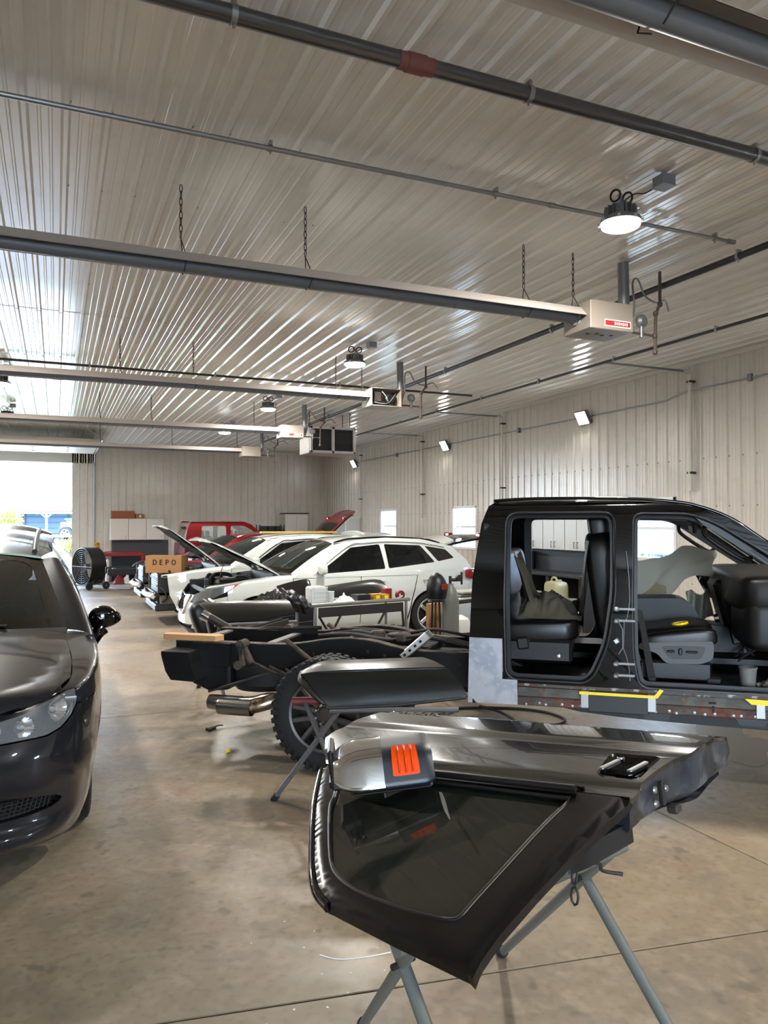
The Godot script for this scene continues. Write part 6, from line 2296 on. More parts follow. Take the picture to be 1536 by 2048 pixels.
		for p in [[0.70, -1.44], [0.4, -1.26], [0.0, -1.20], [-0.4, -1.26], [-0.70, -1.44]]: hood.append(Vector2(p[0], p[1]))
		for i in range(he.size() - 1, 0, -1): hood.append(Vector2(-he[i].x, he[i].y))
		b = B.new()
		b.drape(hood, func(p: Vector2) -> Vector3: return lift.call(V(p.x, v_top(p.x, p.y), p.y)), Vector2(0.09, 0.09), true, 0.012)
		var hd := obj("hood", b, pm, t)
		if ang > 0:
			b = B.new()
			b.drape(Geometry2D.offset_polygon(hood, -0.06)[0], func(p: Vector2) -> Vector3: return lift.call(V(p.x, v_top(p.x, p.y) - 0.035 - 0.012 * sin(p.x * 16.0) * sin(p.y * 12.0), p.y)), Vector2(0.07, 0.07), true)
			obj("hood_liner", b, M.hood_under, hd)
			b = B.new()
			b.tube(PackedVector3Array([V(0.55, 0.86, -0.45), lift.call(V(0.50, 0.96, -0.55))]), 0.006, 6)
			obj("prop_rod", b, M.iron, hd)
	if ang != 0: engine_bay(t, o.get("seed", 1))
	# tailgate, open or shut
	var ha: float = o.get("hatch", 0.0)
	var hp2 := V(0, 1.50, -4.28)
	var c2 := cos(ha); var s2 := sin(ha)
	var swing := func(q: Vector3) -> Vector3:
		var d := q - hp2
		return hp2 + V(d.x, d.y * c2 - d.z * s2, d.y * s2 + d.z * c2)
	var gate := func(p: Vector2) -> Vector3:   # p = (x, distance down from the hinge)
		var y := 1.50 - p.y * 0.86 - 0.0; var z := -4.28 - 0.50 * sin(minf(p.y, 1.0) * 1.35) + 0.10 * p.x * p.x
		return swing.call(V(p.x, y, z))
	var gw := rounded(P2([-0.56, 0.05, 0.56, 0.05, 0.62, 0.42, -0.62, 0.42]), 0.08)
	b = B.new()
	b.drape(rounded(P2([-0.62, 0.0, 0.62, 0.0, 0.74, 0.45, 0.66, 0.98, -0.66, 0.98, -0.74, 0.45]), 0.12), gate, Vector2(0.12, 0.1), false, 0.012, [gw])
	var hg := obj("tailgate", b, o.get("gate_paint", pm), t)
	b = B.new()
	b.drape(rounded(P2([-0.64, -0.10, 0.64, -0.10, 0.62, 0.10, -0.62, 0.10]), 0.05), func(p: Vector2) -> Vector3: return gate.call(p) + V(0, 0.02 + 0.05 * cos(p.x * 2.2), 0), Vector2(0.15, 0.05), false, 0.03)
	obj("spoiler", b, pm, hg)
	b = B.new()
	b.drape(gw, gate, Vector2(0.15, 0.15))
	obj("rear_glass", b, M.glass_tint, hg)
	b = B.new()
	b.drape(rounded(P2([-0.58, 0.04, 0.58, 0.04, 0.68, 0.45, 0.60, 0.94, -0.60, 0.94, -0.68, 0.45]), 0.12), func(p: Vector2) -> Vector3:
		var q: Vector3 = gate.call(p)
		return q + (swing.call(V(0, 0, 1)) - swing.call(V(0, 0, 0))) * 0.06, Vector2(0.15, 0.12))
	obj("gate_trim", b, M.black_plastic, hg)
	b = B.new()
	for sg in [1.0, -1.0]:
		b = B.new()
		pillow(b, gate.call(Vector2(0.56 * sg, 0.60)) + V(0, 0, 0), V(0.26, 0.10, 0.08), Basis(), 0.6)
		obj("gate_lamp", b, M.tail_red, hg)
	for q in [[0.80, -0.98], [-0.80, -0.98], [0.80, -3.80], [-0.80, -3.80]]:
		wheel(t, V(q[0], 0.36, q[1]), V(signf(q[0]), 0, 0), 0.36, 0.23, 0.25, 5, M.aluminium)
		b = B.new()
		var rows := []
		for i in 13:
			var a := PI * i / 12
			rows.append(PackedVector3Array([V(q[0] + 0.13 * signf(q[0]), 0.36 + 0.41 * sin(a), q[1] + 0.41 * cos(a)), V(q[0] - 0.25 * signf(q[0]), 0.36 + 0.41 * sin(a), q[1] + 0.41 * cos(a))]))
		b.grid(rows)
		obj("wheel_housing", b, M.black_plastic, t)
	return t

func engine_bay(t: Node3D, seedv: int):
	var rng := RandomNumberGenerator.new()
	rng.seed = seedv
	var b := B.new()
	b.box(V(0, 0.55, -0.75), V(1.30, 0.06, 1.1), Basis(), 0.01)
	b.box(V(0, 0.80, -1.28), V(1.40, 0.50, 0.06), Basis(), 0.01)
	b.box(V(0.66, 0.74, -0.75), V(0.05, 0.34, 1.0), Basis(), 0.01)
	b.box(V(-0.66, 0.74, -0.75), V(0.05, 0.34, 1.0), Basis(), 0.01)
	obj("engine_bay", b, M.black_plastic, t)
	b = B.new()
	b.box(V(0, 0.80, -0.30), V(1.25, 0.06, 0.07), Basis(), 0.015)
	obj("radiator_support", b, M.iron, t)
	b = B.new()
	b.box(V(0.0, 0.82, -0.75), V(0.62, 0.26, 0.5), Basis(), 0.04)
	obj("engine_cover", b, M.black_plastic, t)
	for k in 8:
		b = B.new()
		var c := V(rng.randf_range(-0.55, 0.55), rng.randf_range(0.82, 0.95), rng.randf_range(-1.15, -0.42))
		b.box(c, V(rng.randf_range(0.08, 0.22), rng.randf_range(0.08, 0.16), rng.randf_range(0.08, 0.2)), Basis(V(0, 1, 0), rng.randf() * 1.5), 0.015)
		obj("engine_part", b, [M.iron, M.black_plastic, M.galv_dull, M.steel_dirty][k % 4], t)
	for k in 6:
		b = B.new()
		var p0 := V(rng.randf_range(-0.6, 0.6), 0.88, rng.randf_range(-1.1, -0.4)); var p1 := V(rng.randf_range(-0.6, 0.6), 0.88, rng.randf_range(-1.1, -0.4))
		b.tube(smooth3(PackedVector3Array([p0, p0 + V(0, 0.10, 0), (p0 + p1) * 0.5 + V(0, 0.13, 0), p1 + V(0, 0.08, 0), p1])), 0.016 + 0.012 * rng.randf(), 8)
		obj("hose", b, M.rubber if k % 2 else M.iron, t)

func stripped_nose(t: Node3D, o: Dictionary):
	# no bumper, lamps or grille: beam, radiator, brackets, frame horns
	var b := B.new()
	var path := PackedVector3Array()
	for i in 11:
		var x := -0.62 + 0.124 * i
		path.append(V(x, 0.52, -0.10 - 0.22 * x * x))
	b.tube(path, 0.055, 4)
	obj("bumper_beam", b, o.get("beam", M.aluminium), t)
	b = B.new()
	b.box(V(0, 0.60, -0.30), V(0.95, 0.50, 0.06), Basis(), 0.01)
	obj("radiator", b, M.black_plastic, t)
	for k in 12:
		b = B.new()
		b.box(V(0, 0.38 + 0.04 * k, -0.265), V(0.90, 0.006, 0.012))
		obj("radiator_fin", b, M.black_satin, t)
	for sg in [1.0, -1.0]:
		b = B.new()
		b.prism(rounded(P2([-0.55, 0.35, -0.30, 0.32, -0.28, 0.62, -0.40, 0.84, -0.58, 0.86]), 0.04), 0.10, Transform3D(Basis(V(0, 0, 1), V(0, 1, 0), V(-1, 0, 0)), V(0.60 * sg + 0.05, 0, 0)))
		obj("lamp_bracket", b, M.steel_dirty, t)
		b = B.new()
		b.box(V(0.50 * sg, 0.50, -0.24), V(0.12, 0.16, 0.20), Basis(), 0.02)
		b.tube(smooth3(P3([0.62 * sg, 0.70, -0.25, 0.74 * sg, 0.62, -0.35, 0.72 * sg, 0.48, -0.40, 0.60 * sg, 0.40, -0.30])), 0.018, 8)
		b.tube(P3([0.30 * sg, 0.30, -0.24, 0.75 * sg, 0.36, -0.45]), 0.025, 8)
		obj("nose_bracket", b, M.iron, t)
		b = B.new()
		b.tube(smooth3(P3([0.66 * sg, 0.86, -0.30, 0.80 * sg, 0.84, -0.50, 0.86 * sg, 0.78, -0.65])), 0.02, 8)
		obj("fender_stay", b, M.galv_dull, t)
	b = B.new()
	b.box(V(0, 0.30, -0.30), V(1.3, 0.06, 0.12), Basis(), 0.01)
	b.box(V(0, 0.86, -0.34), V(1.3, 0.05, 0.10), Basis(), 0.01)
	obj("core_support", b, M.black_plastic, t)

func build_parked_cars():
	crossover(V(1.72, 0, -11.68), "white crossover with its hood propped open and bumper on, beside the parts table", {"paint": M.white_paint, "rails": M.black_gloss, "hood": 0.60, "hatch": 1.15, "seed": 3, "gate_paint": M.black_gloss})
	crossover(V(1.40, 0, -14.45), "white crossover with its nose stripped, a plank lying on its roof", {"paint": M.white_paint, "rails": M.white_paint, "hood": 0.78, "stripped": true, "hatch": 0.0, "seed": 7, "chrome": false, "beam": M.white_plastic})
	crossover(V(1.42, 0, -17.1), "red crossover with its hood off and tailgate raised", {"paint": M.red_paint, "rails": M.chrome, "hood": -1.0, "stripped": true, "hatch": 1.75, "seed": 11, "beam": M.white_plastic})
	# plank across the second car's roof
	var b := B.new()
	b.box(V(0, 0.0, 0), V(1.55, 0.035, 0.14), Basis(), 0.005)
	var p := thing("wood_plank", "yellowish wood plank lying along the white car's roof", "plank", V(4.35, 1.627, -14.15), 3)
	obj("plank", b, M.wood_yellow, p)
	red_pickup()
	# long carton on the second car's nose
	var t := thing("carton", "long brown cardboard carton printed DEPO on the stripped white car", "carton", V(1.85, 0.915, -14.1), -28)
	b = B.new()
	b.box(V(0.0, 0.155, 0.0), V(0.66, 0.31, 0.36), Basis(), 0.006)
	obj("box", b, M.carton, t)
	b = B.new()
	b.box(V(0.0, 0.311, 0.0), V(0.66, 0.002, 0.06))
	b.box(V(-0.331, 0.25, 0.0), V(0.002, 0.12, 0.06))
	obj("packing_tape", b, M.tape_brown, t)
	var tm := inst("print", text_mesh("D E P O", 0.10, 0.002, "Droid Sans", true), M.print_black, t)
	tm.position = V(0.02, 0.19, 0.182)
	for k in 3:
		b = B.new()
		b.box(V(-0.331, 0.24, 0.13 - 0.09 * k), V(0.003, 0.05, 0.05))
		obj("handling_mark", b, M.print_black, t)
	b = B.new()
	b.box(V(-0.331, 0.07, 0.08), V(0.003, 0.07, 0.12))
	obj("shipping_label", b, M.print_white, t)
	b = B.new()
	b.box(V(-0.331, 0.17, 0.12), V(0.003, 0.06, 0.06), Basis(V(1, 0, 0), 0.7))
	obj("warning_label", b, M.print_red, t)

func red_pickup():
	# crew cab seen over the other cars, facing the window wall
	var t := thing("pickup_truck", "red pickup cab standing behind the red crossover, facing the windows", "pickup truck", V(3.0, 0, -20.6))
	var sidef := func(z0: float, sg: float) -> Callable:
		return func(p: Vector2) -> Vector3: return V(p.x, p.y, z0 + sg * tab([[0.5, 0.0], [1.2, 0.0], [1.5, -0.03], [1.85, -0.12]], p.y))
	var w1 := rounded(P2([0.42, 1.28, 1.08, 1.28, 1.08, 1.74, 0.46, 1.74]), 0.05)
	var w2 := rounded(P2([1.20, 1.28, 1.98, 1.28, 1.80, 1.60, 1.55, 1.74, 1.20, 1.74]), 0.05)
	for sg in [1.0, -1.0]:
		var f: Callable = sidef.call(0.95 * sg, sg)
		var b := B.new()
		b.drape(P2([0.0, 0.55, 0.02, 1.2, 0.12, 1.72, 0.20, 1.84, 1.55, 1.85, 1.75, 1.78, 2.10, 1.45, 2.35, 1.22, 2.45, 1.2, 2.45, 0.55]), f, Vector2(0.12, 0.1), sg < 0, 0.04, [w1, w2])
		obj("cab_side", b, M.red_paint, t)
		b = B.new()
		b.drape(w1, f, Vector2(0.3, 0.2))
		obj("side_window", b, M.glass_clear, t)
		b = B.new()
		b.drape(w2, f, Vector2(0.3, 0.2))
		obj("side_window", b, M.glass_clear, t)
	var b := B.new()
	b.drape(P2([0.18, -0.86, 1.55, -0.86, 1.72, 0.0, 1.55, 0.86, 0.18, 0.86, 0.14, 0.0]), func(p: Vector2) -> Vector3: return V(p.x, 1.87 - 0.03 * pow(absf(p.y) / 0.86, 3.0) - 0.04 * maxf(0, p.x - 1.2), p.y), Vector2(0.2, 0.15), true, 0.01)
	obj("roof", b, M.red_paint, t)
	b = B.new()
	var rw := rounded(P2([-0.62, 1.26, 0.62, 1.26, 0.58, 1.72, -0.58, 1.72]), 0.06)
	var bk := func(p: Vector2) -> Vector3: return V(tab([[0.5, 0.0], [1.2, 0.02], [1.72, 0.12], [1.86, 0.2]], p.y), p.y, p.x)
	b.drape(P2([-0.94, 0.55, 0.94, 0.55, 0.93, 1.3, 0.84, 1.84, -0.84, 1.84, -0.93, 1.3]), bk, Vector2(0.15, 0.1), false, 0.02, [rw])
	obj("rear_wall", b, M.red_paint, t)
	b = B.new()
	b.drape(rw, bk, Vector2(0.2, 0.2))
	obj("rear_window", b, M.glass_screen, t)
	b = B.new()
	b.quad(V(1.62, 1.84, -0.82), V(1.62, 1.84, 0.82), V(2.38, 1.22, 0.9), V(2.38, 1.22, -0.9))
	obj("windscreen", b, M.glass_screen, t)
	b = B.new()
	b.box(V(3.0, 0.88, 0), V(1.2, 0.62, 1.8), Basis(), 0.12)
	obj("hood", b, M.red_paint, t)
	b = B.new()
	for z in [-0.45, 0.45]: b.box(V(-0.8, 0.58, z), V(2.0, 0.16, 0.09), Basis(), 0.01)
	b.box(V(-1.6, 0.58, 0), V(0.1, 0.12, 1.0), Basis(), 0.01)
	obj("chassis", b, M.frame_black, t)
	for sx in [0.75, 1.55]:
		for sg in [1.0, -1.0]:
			b = B.new()
			pillow(b, V(sx, 1.10, 0.42 * sg), V(0.18, 0.75, 0.50), Basis(V(0, 0, 1), 0.15), 0.4)
			pillow(b, V(sx - 0.08, 1.52, 0.42 * sg), V(0.11, 0.18, 0.26), Basis(), 0.5)
			obj("seat", b, M.seat_dark, t)
	b = B.new()
	b.box(V(2.15, 1.28, 1.08), V(0.12, 0.22, 0.18), Basis(), 0.03)
	obj("door_mirror", b, M.black_plastic, t)
	for q in [[-0.8, 0.86], [-0.8, -0.86], [2.9, 0.86], [2.9, -0.86]]:
		wheel(t, V(q[0], 0.39, q[1]), V(0, 0, signf(q[1])), 0.39, 0.26, 0.23, 5, M.aluminium)
# ---------------------------------------------------------------- things in and around the truck
func pix(u: float, v: float, depth: float) -> Vector3:   # the point at that distance along the view through a photo pixel
	var yw := deg_to_rad(23.5); var pt := atan(23.0 / 1510.0)
	var fw := V(sin(yw) * cos(pt), sin(pt), -cos(yw) * cos(pt)); var rt := V(cos(yw), 0, sin(yw))
	return V(0, EYE, 0) + (fw + rt * (u - 768.0) / 1510.0 + rt.cross(fw) * (1024.0 - v) / 1510.0) * depth
func cloth_sheet(f: Callable, nu: int, nv: int) -> B:
	var rows := []
	for i in nv + 1:
		var row := PackedVector3Array()
		for j in nu + 1: row.append(f.call(float(j) / nu, float(i) / nv))
		rows.append(row)
	var b := B.new()
	b.grid(rows)
	return b
func build_truck_contents():
	var fn := FastNoiseLite.new()
	fn.seed = 4
	fn.frequency = 2.2
	var tb := Basis(V(0, 1, 0), deg_to_rad(T_TURN))
	# heap of grey-brown drop cloth on the rear bench
	var t := thing("drop_cloth", "crumpled olive drop cloth heaped over the rear bench", "cloth", T_AT, T_TURN)
	var b := cloth_sheet(func(u: float, v: float) -> Vector3:
		var x := lerpf(1.36, 1.80, u); var z := lerpf(-0.22, -1.15, v)
		var fold := 0.030 * sin(u * 9.0 + 5.0 * fn.get_noise_2d(u * 0.6, v * 0.6) + v * 4.0) + 0.020 * sin(v * 13.0 - u * 6.0 + 4.0 * fn.get_noise_2d(u * 0.5 + 3.0, v * 0.5))
		var h := 1.165 + 0.09 * sin(PI * u) * sin(PI * minf(v * 1.2 + 0.1, 1.0)) + 0.20 * pow(1.0 - u, 3.0) * v + fold + 0.05 * fn.get_noise_2d(u * 0.8, v * 0.8 + 6.0)
		if v < 0.10: h = lerpf(1.135, h, v / 0.10)
		return V(x + 0.02 * sin(v * 8.0), h, z), 48, 48)
	obj("fabric", b, M.cloth_olive, t)
	t = thing("drop_cloth", "olive cloth hanging from the rear seat back inside the cab", "cloth", T_AT, T_TURN)
	b = cloth_sheet(func(u: float, v: float) -> Vector3:
		return V(1.34 + 0.12 * v + 0.02 * sin(u * 14.0) * (0.4 + v), 1.60 - 0.36 * v - 0.05 * sin(u * 3.0), -0.30 - 0.45 * u + 0.02 * sin(v * 9.0 + u * 5.0)), 30, 20)
	obj("fabric", b, M.cloth_olive, t)
	# masking film over the back of the front passenger seat
	t = thing("seat_cover", "dull plastic cover pulled over the front seat back", "seat cover", T_AT, T_TURN)
	b = cloth_sheet(func(u: float, v: float) -> Vector3:
		var z := lerpf(-0.22, -0.82, u)
		return V(1.815 + 0.05 * (1.0 - v) - 0.012 * sin(u * 9.0 + v * 4.0) - 0.02 * sin(PI * u), 1.68 - 0.60 * v, z), 24, 24)
	obj("film", b, M.film, t)
	# pale sheet over the steering wheel and driver's side
	t = thing("cover_sheet", "pale grey sheet draped from the driver's seat over the steering wheel", "cloth", T_AT, T_TURN)
	b = cloth_sheet(func(u: float, v: float) -> Vector3:
		var x := lerpf(1.98, 2.80, u)
		var top := 1.66 - 0.14 * sin(PI * minf(u * 1.4, 1.0)) - 0.06 * u
		var hang := lerpf(0.38, 0.26, u) + 0.06 * sin(u * 5.0)
		var y := top - hang * v + 0.012 * sin(u * 18.0 + v * 6.0)
		return V(x + 0.02 * sin(v * 7.0), y, -1.20 + 0.06 * sin(u * 7.0) * v - 0.10 * (1.0 - v) * 3.0 * (0.5 - absf(u - 0.5))), 40, 18)
	obj("fabric", b, M.cloth_pale, t)
	t = thing("cover_sheet", "crumpled pale sheet hanging below the steering column", "cloth", T_AT, T_TURN)
	b = cloth_sheet(func(u: float, v: float) -> Vector3:
		return V(2.58 + 0.17 * u + 0.03 * v, 1.27 - 0.20 * v + 0.02 * sin(u * 8.0), -1.14 + 0.05 * sin(u * 11.0 + v * 3.0)), 20, 14)
	obj("fabric", b, M.cloth_pale, t)
	t = thing("paper_bag", "tan paper lying behind the black console box", "paper", T_AT, T_TURN)
	b = cloth_sheet(func(u: float, v: float) -> Vector3:
		return V(2.15 + 0.30 * u, 1.24 + 0.13 * v + 0.01 * sin(u * 9.0), -1.22 - 0.10 * v), 12, 8)
	obj("paper", b, M.paper_tan, t)
	# tape roll on the seat, bucket and rag on the cab floor
	t = thing("tape_roll", "yellow roll of masking tape on the front seat", "tape roll", truck_point(V(2.465, 1.098, -0.40)), T_TURN)
	b = B.new()
	b.lathe([Vector2(0.040, -0.012), Vector2(0.055, -0.012), Vector2(0.055, 0.012), Vector2(0.040, 0.012), Vector2(0.040, -0.012)], 24, Transform3D(Basis(V(0, 0, 1), 0.20), V(0, 0.010, 0)))
	obj("roll", b, M.yellow, t)
	t = thing("paper_cup", "grey paint-stained plastic cup standing on the cab floor", "cup", truck_point(V(2.865, 0.735, -0.25)))
	b = B.new()
	b.lathe([Vector2(0.0001, 0.0), Vector2(0.044, 0.0), Vector2(0.054, 0.118), Vector2(0.058, 0.12), Vector2(0.058, 0.128), Vector2(0.051, 0.126), Vector2(0.042, 0.01), Vector2(0.0001, 0.01)], 24)
	obj("body", b, M.cup_grey, t)
	t = thing("rag", "small crumpled silvery wrapper next to the grey cup", "rag", truck_point(V(3.02, 0.735, -0.22)))
	b = cloth_sheet(func(u: float, v: float) -> Vector3:
		return V(-0.09 + 0.18 * u, 0.045 * sin(PI * u) * sin(PI * v) + 0.02 + 0.035 * fn.get_noise_2d(u * 6, v * 6), -0.07 + 0.14 * v), 16, 14)
	obj("wrapper", b, M.foil, t)
	# yellow tape along the sill
	t = thing("caution_tape", "yellow tape stuck along the sill under the middle pillar", "tape", T_AT, T_TURN)
	b = B.new()
	b.quad(V(1.80, 0.693, 0.006), V(2.275, 0.692, 0.006), V(2.275, 0.674, 0.006), V(1.80, 0.675, 0.006))
	b.quad(V(1.80, 0.693, 0.002), V(2.275, 0.692, 0.002), V(2.275, 0.674, 0.002), V(1.80, 0.675, 0.002))
	b.quad(V(2.265, 0.690, 0.008), V(2.30, 0.735, 0.008), V(2.325, 0.730, 0.008), V(2.285, 0.674, 0.008))
	obj("strip", b, M.yellow, t)
	t = thing("caution_tape", "wide piece of yellow tape on the front end of the sill", "tape", T_AT, T_TURN)
	b = B.new()
	b.quad(V(2.80, 0.705, 0.006), V(3.20, 0.70, 0.006), V(3.20, 0.665, 0.006), V(2.84, 0.672, 0.006))
	b.quad(V(2.80, 0.705, 0.002), V(3.20, 0.70, 0.002), V(3.20, 0.665, 0.002), V(2.84, 0.672, 0.002))
	obj("strip", b, M.yellow, t)
	# wood block on the tail of the frame, aluminium brackets on the rail
	t = thing("wood_block", "planed wood block lying on the tail end of the truck frame", "wood block", truck_point(V(-1.42, 0.805, -0.66)), T_TURN)
	b = B.new()
	b.prism(rounded(P2([-0.28, -0.05, 0.22, -0.07, 0.28, -0.02, 0.24, 0.06, -0.26, 0.06]), 0.012), 0.045, Transform3D(Basis(V(1, 0, 0), V(0, 0, 1), V(0, -1, 0)), V(0, 0.045, 0)))
	obj("block", b, M.wood, t)
	t = thing("metal_bracket", "bright aluminium channel leaning on the truck frame rail", "bracket", truck_point(V(0.52, 0.815, -0.60)), T_TURN)
	var lean := Basis(V(0, 0, 1), 0.72)
	b = B.new()
	b.box(lean * V(0.08, 0.03, 0), V(0.22, 0.006, 0.14), lean, 0.002)
	b.box(lean * V(0.08, 0.0, 0.07), V(0.22, 0.06, 0.006), lean, 0.002)
	b.box(lean * V(0.08, 0.0, -0.07), V(0.22, 0.06, 0.006), lean, 0.002)
	obj("channel", b, M.aluminium, t)
	b = B.new()
	b.box(lean * V(0.06, 0.0, 0.11), V(0.26, 0.05, 0.004), lean, 0.001)
	obj("slotted_strip", b, M.white_plastic, t)
	for k in 4:
		b = B.new()
		b.box(lean * V(-0.04 + 0.055 * k, 0.0, 0.1135), V(0.022, 0.018, 0.003), lean)
		obj("slot", b, M.print_black, t)

# ---------------------------------------------------------------- loose body panels on stands
# panel lofted through profile lines given as pixel/depth triples, one array per line (far edge first)
func loft(lines: Array, k := 5) -> B:
	var rows := []
	var n := 14
	var curves := []
	for l in lines:
		var pts := PackedVector3Array()
		for q in l: pts.append(pix(q[0], q[1], q[2]))
		var sm := smooth3(pts, 8)
		var row := PackedVector3Array()
		for i in n + 1:
			var f := float(i) / n * (sm.size() - 1)
			var i0 := mini(int(f), sm.size() - 2)
			row.append(sm[i0].lerp(sm[i0 + 1], f - i0))
		curves.append(row)
	for i in n + 1:
		var col := PackedVector3Array()
		for c in curves: col.append(c[i])
		rows.append(smooth3(col, k))
	var b := B.new()
	b.grid(rows)
	var back := []
	for i in rows.size():
		var r := PackedVector3Array()
		for p in rows[i]: r.append(p - V(0, 0.010, 0) + V(0, 0, -0.006))
		back.append(r)
	var bb := B.new()
	bb.grid(back)
	b.add(bb)
	# edges
	for i in rows.size() - 1:
		for j in [0, rows[0].size() - 1]: b.quad(rows[i][j], rows[i + 1][j], back[i + 1][j], back[i][j])
	for j in rows[0].size() - 1:
		for i in [0, rows.size() - 1]: b.quad(rows[i][j], rows[i][j + 1], back[i][j + 1], back[i][j])
	return b
func build_loose_panels():
	var t := thing("body_panel", "grey truck side panel lying over the stand before the rear wheel", "body panel")
	var b := loft([
		[[618, 1336, 5.05], [645, 1322, 5.05], [740, 1318, 5.05], [845, 1314, 5.05]],
		[[604, 1340, 4.93], [640, 1329, 4.93], [750, 1325, 4.93], [866, 1321, 4.93]],
		[[602, 1347, 4.82], [642, 1341, 4.82], [758, 1336, 4.82], [888, 1332, 4.82]],
		[[604, 1350, 4.80], [645, 1345, 4.80], [760, 1340, 4.80], [892, 1335, 4.80]],
		[[620, 1368, 4.76], [655, 1364, 4.76], [770, 1360, 4.76], [908, 1352, 4.76]],
		[[638, 1392, 4.72], [668, 1392, 4.72], [780, 1387, 4.72], [926, 1374, 4.72]],
		[[656, 1412, 4.70], [690, 1413, 4.70], [790, 1408, 4.70], [935, 1392, 4.70]]], 3)
	obj("skin", b, M.panel_grey, t)
	b = loft([
		[[600, 1342, 5.00], [604, 1340, 5.0], [608, 1340, 5.0]], [[596, 1352, 4.88], [600, 1350, 4.88], [604, 1350, 4.88]],
		[[598, 1362, 4.78], [604, 1360, 4.78], [610, 1360, 4.78]], [[614, 1380, 4.70], [618, 1380, 4.70], [624, 1380, 4.70]], [[640, 1406, 4.62], [644, 1406, 4.62], [650, 1408, 4.62]]])
	obj("end_flange", b, M.black_satin, t)
	b = B.new()
	b.tube(PackedVector3Array([pix(640, 1345, 4.80), pix(760, 1340.5, 4.80), pix(890, 1336.5, 4.80)]), 0.004, 6)
	obj("crease_bead", b, M.panel_grey, t)
	b = B.new()
	b.tube(PackedVector3Array([pix(655, 1416, 4.60), pix(790, 1411, 4.60), pix(932, 1395, 4.60)]), 0.010, 6)
	obj("lower_hem", b, M.black_satin, t)
	# its stand, with red padded grips
	var fa := V(1.31, 0, -4.82)
	x_stand("panel_stand", "grey steel X stand with red grips in front of the truck wheel", fa, V(1.62, 0, -4.02), V(1.52, 0.47, -4.50), 0.655, V(0.62, 0, 0.26), M.stand_grey, M.grip_red)
	# second panel further back, on another stand
	t = thing("body_panel", "dark grey bedside panel lying on a stand behind the frame's tail", "body panel")
	b = loft([
		[[398, 1206, 8.15], [420, 1203, 8.15], [500, 1201, 8.15], [572, 1199, 8.15]],
		[[404, 1212, 8.0], [425, 1208, 8.0], [505, 1206, 8.0], [580, 1204, 8.0]],
		[[420, 1226, 7.85], [440, 1224, 7.85], [510, 1222, 7.85], [586, 1216, 7.85]],
		[[430, 1242, 7.78], [450, 1242, 7.78], [520, 1239, 7.78], [590, 1226, 7.78]]])
	obj("skin", b, M.panel_grey, t)
	b = B.new()
	b.tube(PackedVector3Array([pix(430, 1247, 7.82), pix(520, 1243, 7.82), pix(588, 1230, 7.82)]), 0.02, 6)
	obj("lower_hem", b, M.black_satin, t)
	var q0 := pix(430, 1300, 8.0)
	x_stand("panel_stand", "grey steel X stand behind the tail of the frame", V(1.45, 0, -8.45), V(1.55, 0, -7.45), V(1.50, 0.52, -7.9), 0.78, V(0.72, 0, 0.05), M.stand_grey)
	# small black bumper end and struts lying between the panels
	t = thing("bumper_end", "black bumper end cap with chrome trim leaning by the bedside panel", "bumper part", pix(408, 1262, 8.3))
	b = B.new()
	pillow(b, V(0, 0.12, 0), V(0.26, 0.46, 0.30), Basis(V(0, 0, 1), 0.35), 0.6)
	obj("cap", b, M.black_satin, t)
	b = B.new()
	for k in 3: b.tube(PackedVector3Array([V(0.02 + 0.05 * k, 0.36 - 0.05 * k, 0.14), V(0.14 + 0.06 * k, 0.28 - 0.08 * k, 0.18)]), 0.018, 8)
	obj("trim_clips", b, M.chrome, t)
	t = thing("strut", "dark strut with a chrome sleeve propped before the white car", "strut")
	b = B.new()
	b.tube(PackedVector3Array([pix(415, 1232, 7.4), pix(460, 1258, 7.4)]), 0.04, 12)
	obj("sleeve", b, M.iron, t)
	b = B.new()
	b.tube(PackedVector3Array([pix(460, 1258, 7.4), pix(488, 1272, 7.4)]), 0.022, 10)
	b.tube(PackedVector3Array([pix(404, 1228, 7.4), pix(418, 1236, 7.4)]), 0.05, 12)
	obj("rod", b, M.chrome, t)
	# bed crossmembers leaning together on the frame
	var lab := ["long dark channel lying across the frame tail", "pale grey channel lying across the frame tail", "black angle rail lying along the frame"]
	var ends := [[pix(478, 1275, 7.3), pix(572, 1248, 7.7)], [pix(450, 1277, 7.5), pix(520, 1252, 7.9)], [pix(508, 1268, 7.2), pix(640, 1266, 7.0)]]
	for k in 3:
		t = thing("steel_channel", lab[k], "channel")
		b = B.new()
		var a: Vector3 = ends[k][0]; var c: Vector3 = ends[k][1]
		var x := (c - a).normalized(); var y := (V(0, 1, 0) - x * x.y).normalized()
		var bs := Basis(x, y, x.cross(y))
		b.box((a + c) * 0.5, V((c - a).length(), 0.012, 0.11), bs, 0.003)
		b.box((a + c) * 0.5 + bs * V(0, 0.03, 0.05), V((c - a).length(), 0.06, 0.010), bs, 0.003)
		b.box((a + c) * 0.5 + bs * V(0, 0.03, -0.05), V((c - a).length(), 0.06, 0.010), bs, 0.003)
		obj("channel", b, [M.iron, M.galv_dull, M.frame_black][k], t)
	# dark panel behind the parts table, and one beside the white car's door
	t = thing("body_panel", "long charcoal door skin leaning behind the parts table", "body panel")
	b = loft([
		[[650, 1172, 9.5], [690, 1166, 9.5], [740, 1159, 9.5], [762, 1160, 9.5]],
		[[652, 1180, 9.4], [690, 1175, 9.4], [740, 1168, 9.4], [770, 1168, 9.4]],
		[[655, 1196, 9.3], [690, 1194, 9.3], [740, 1188, 9.3], [776, 1180, 9.3]]])
	obj("skin", b, M.panel_grey, t)
	t = thing("body_panel", "charcoal fender skin standing by the white car's front wheel", "body panel")
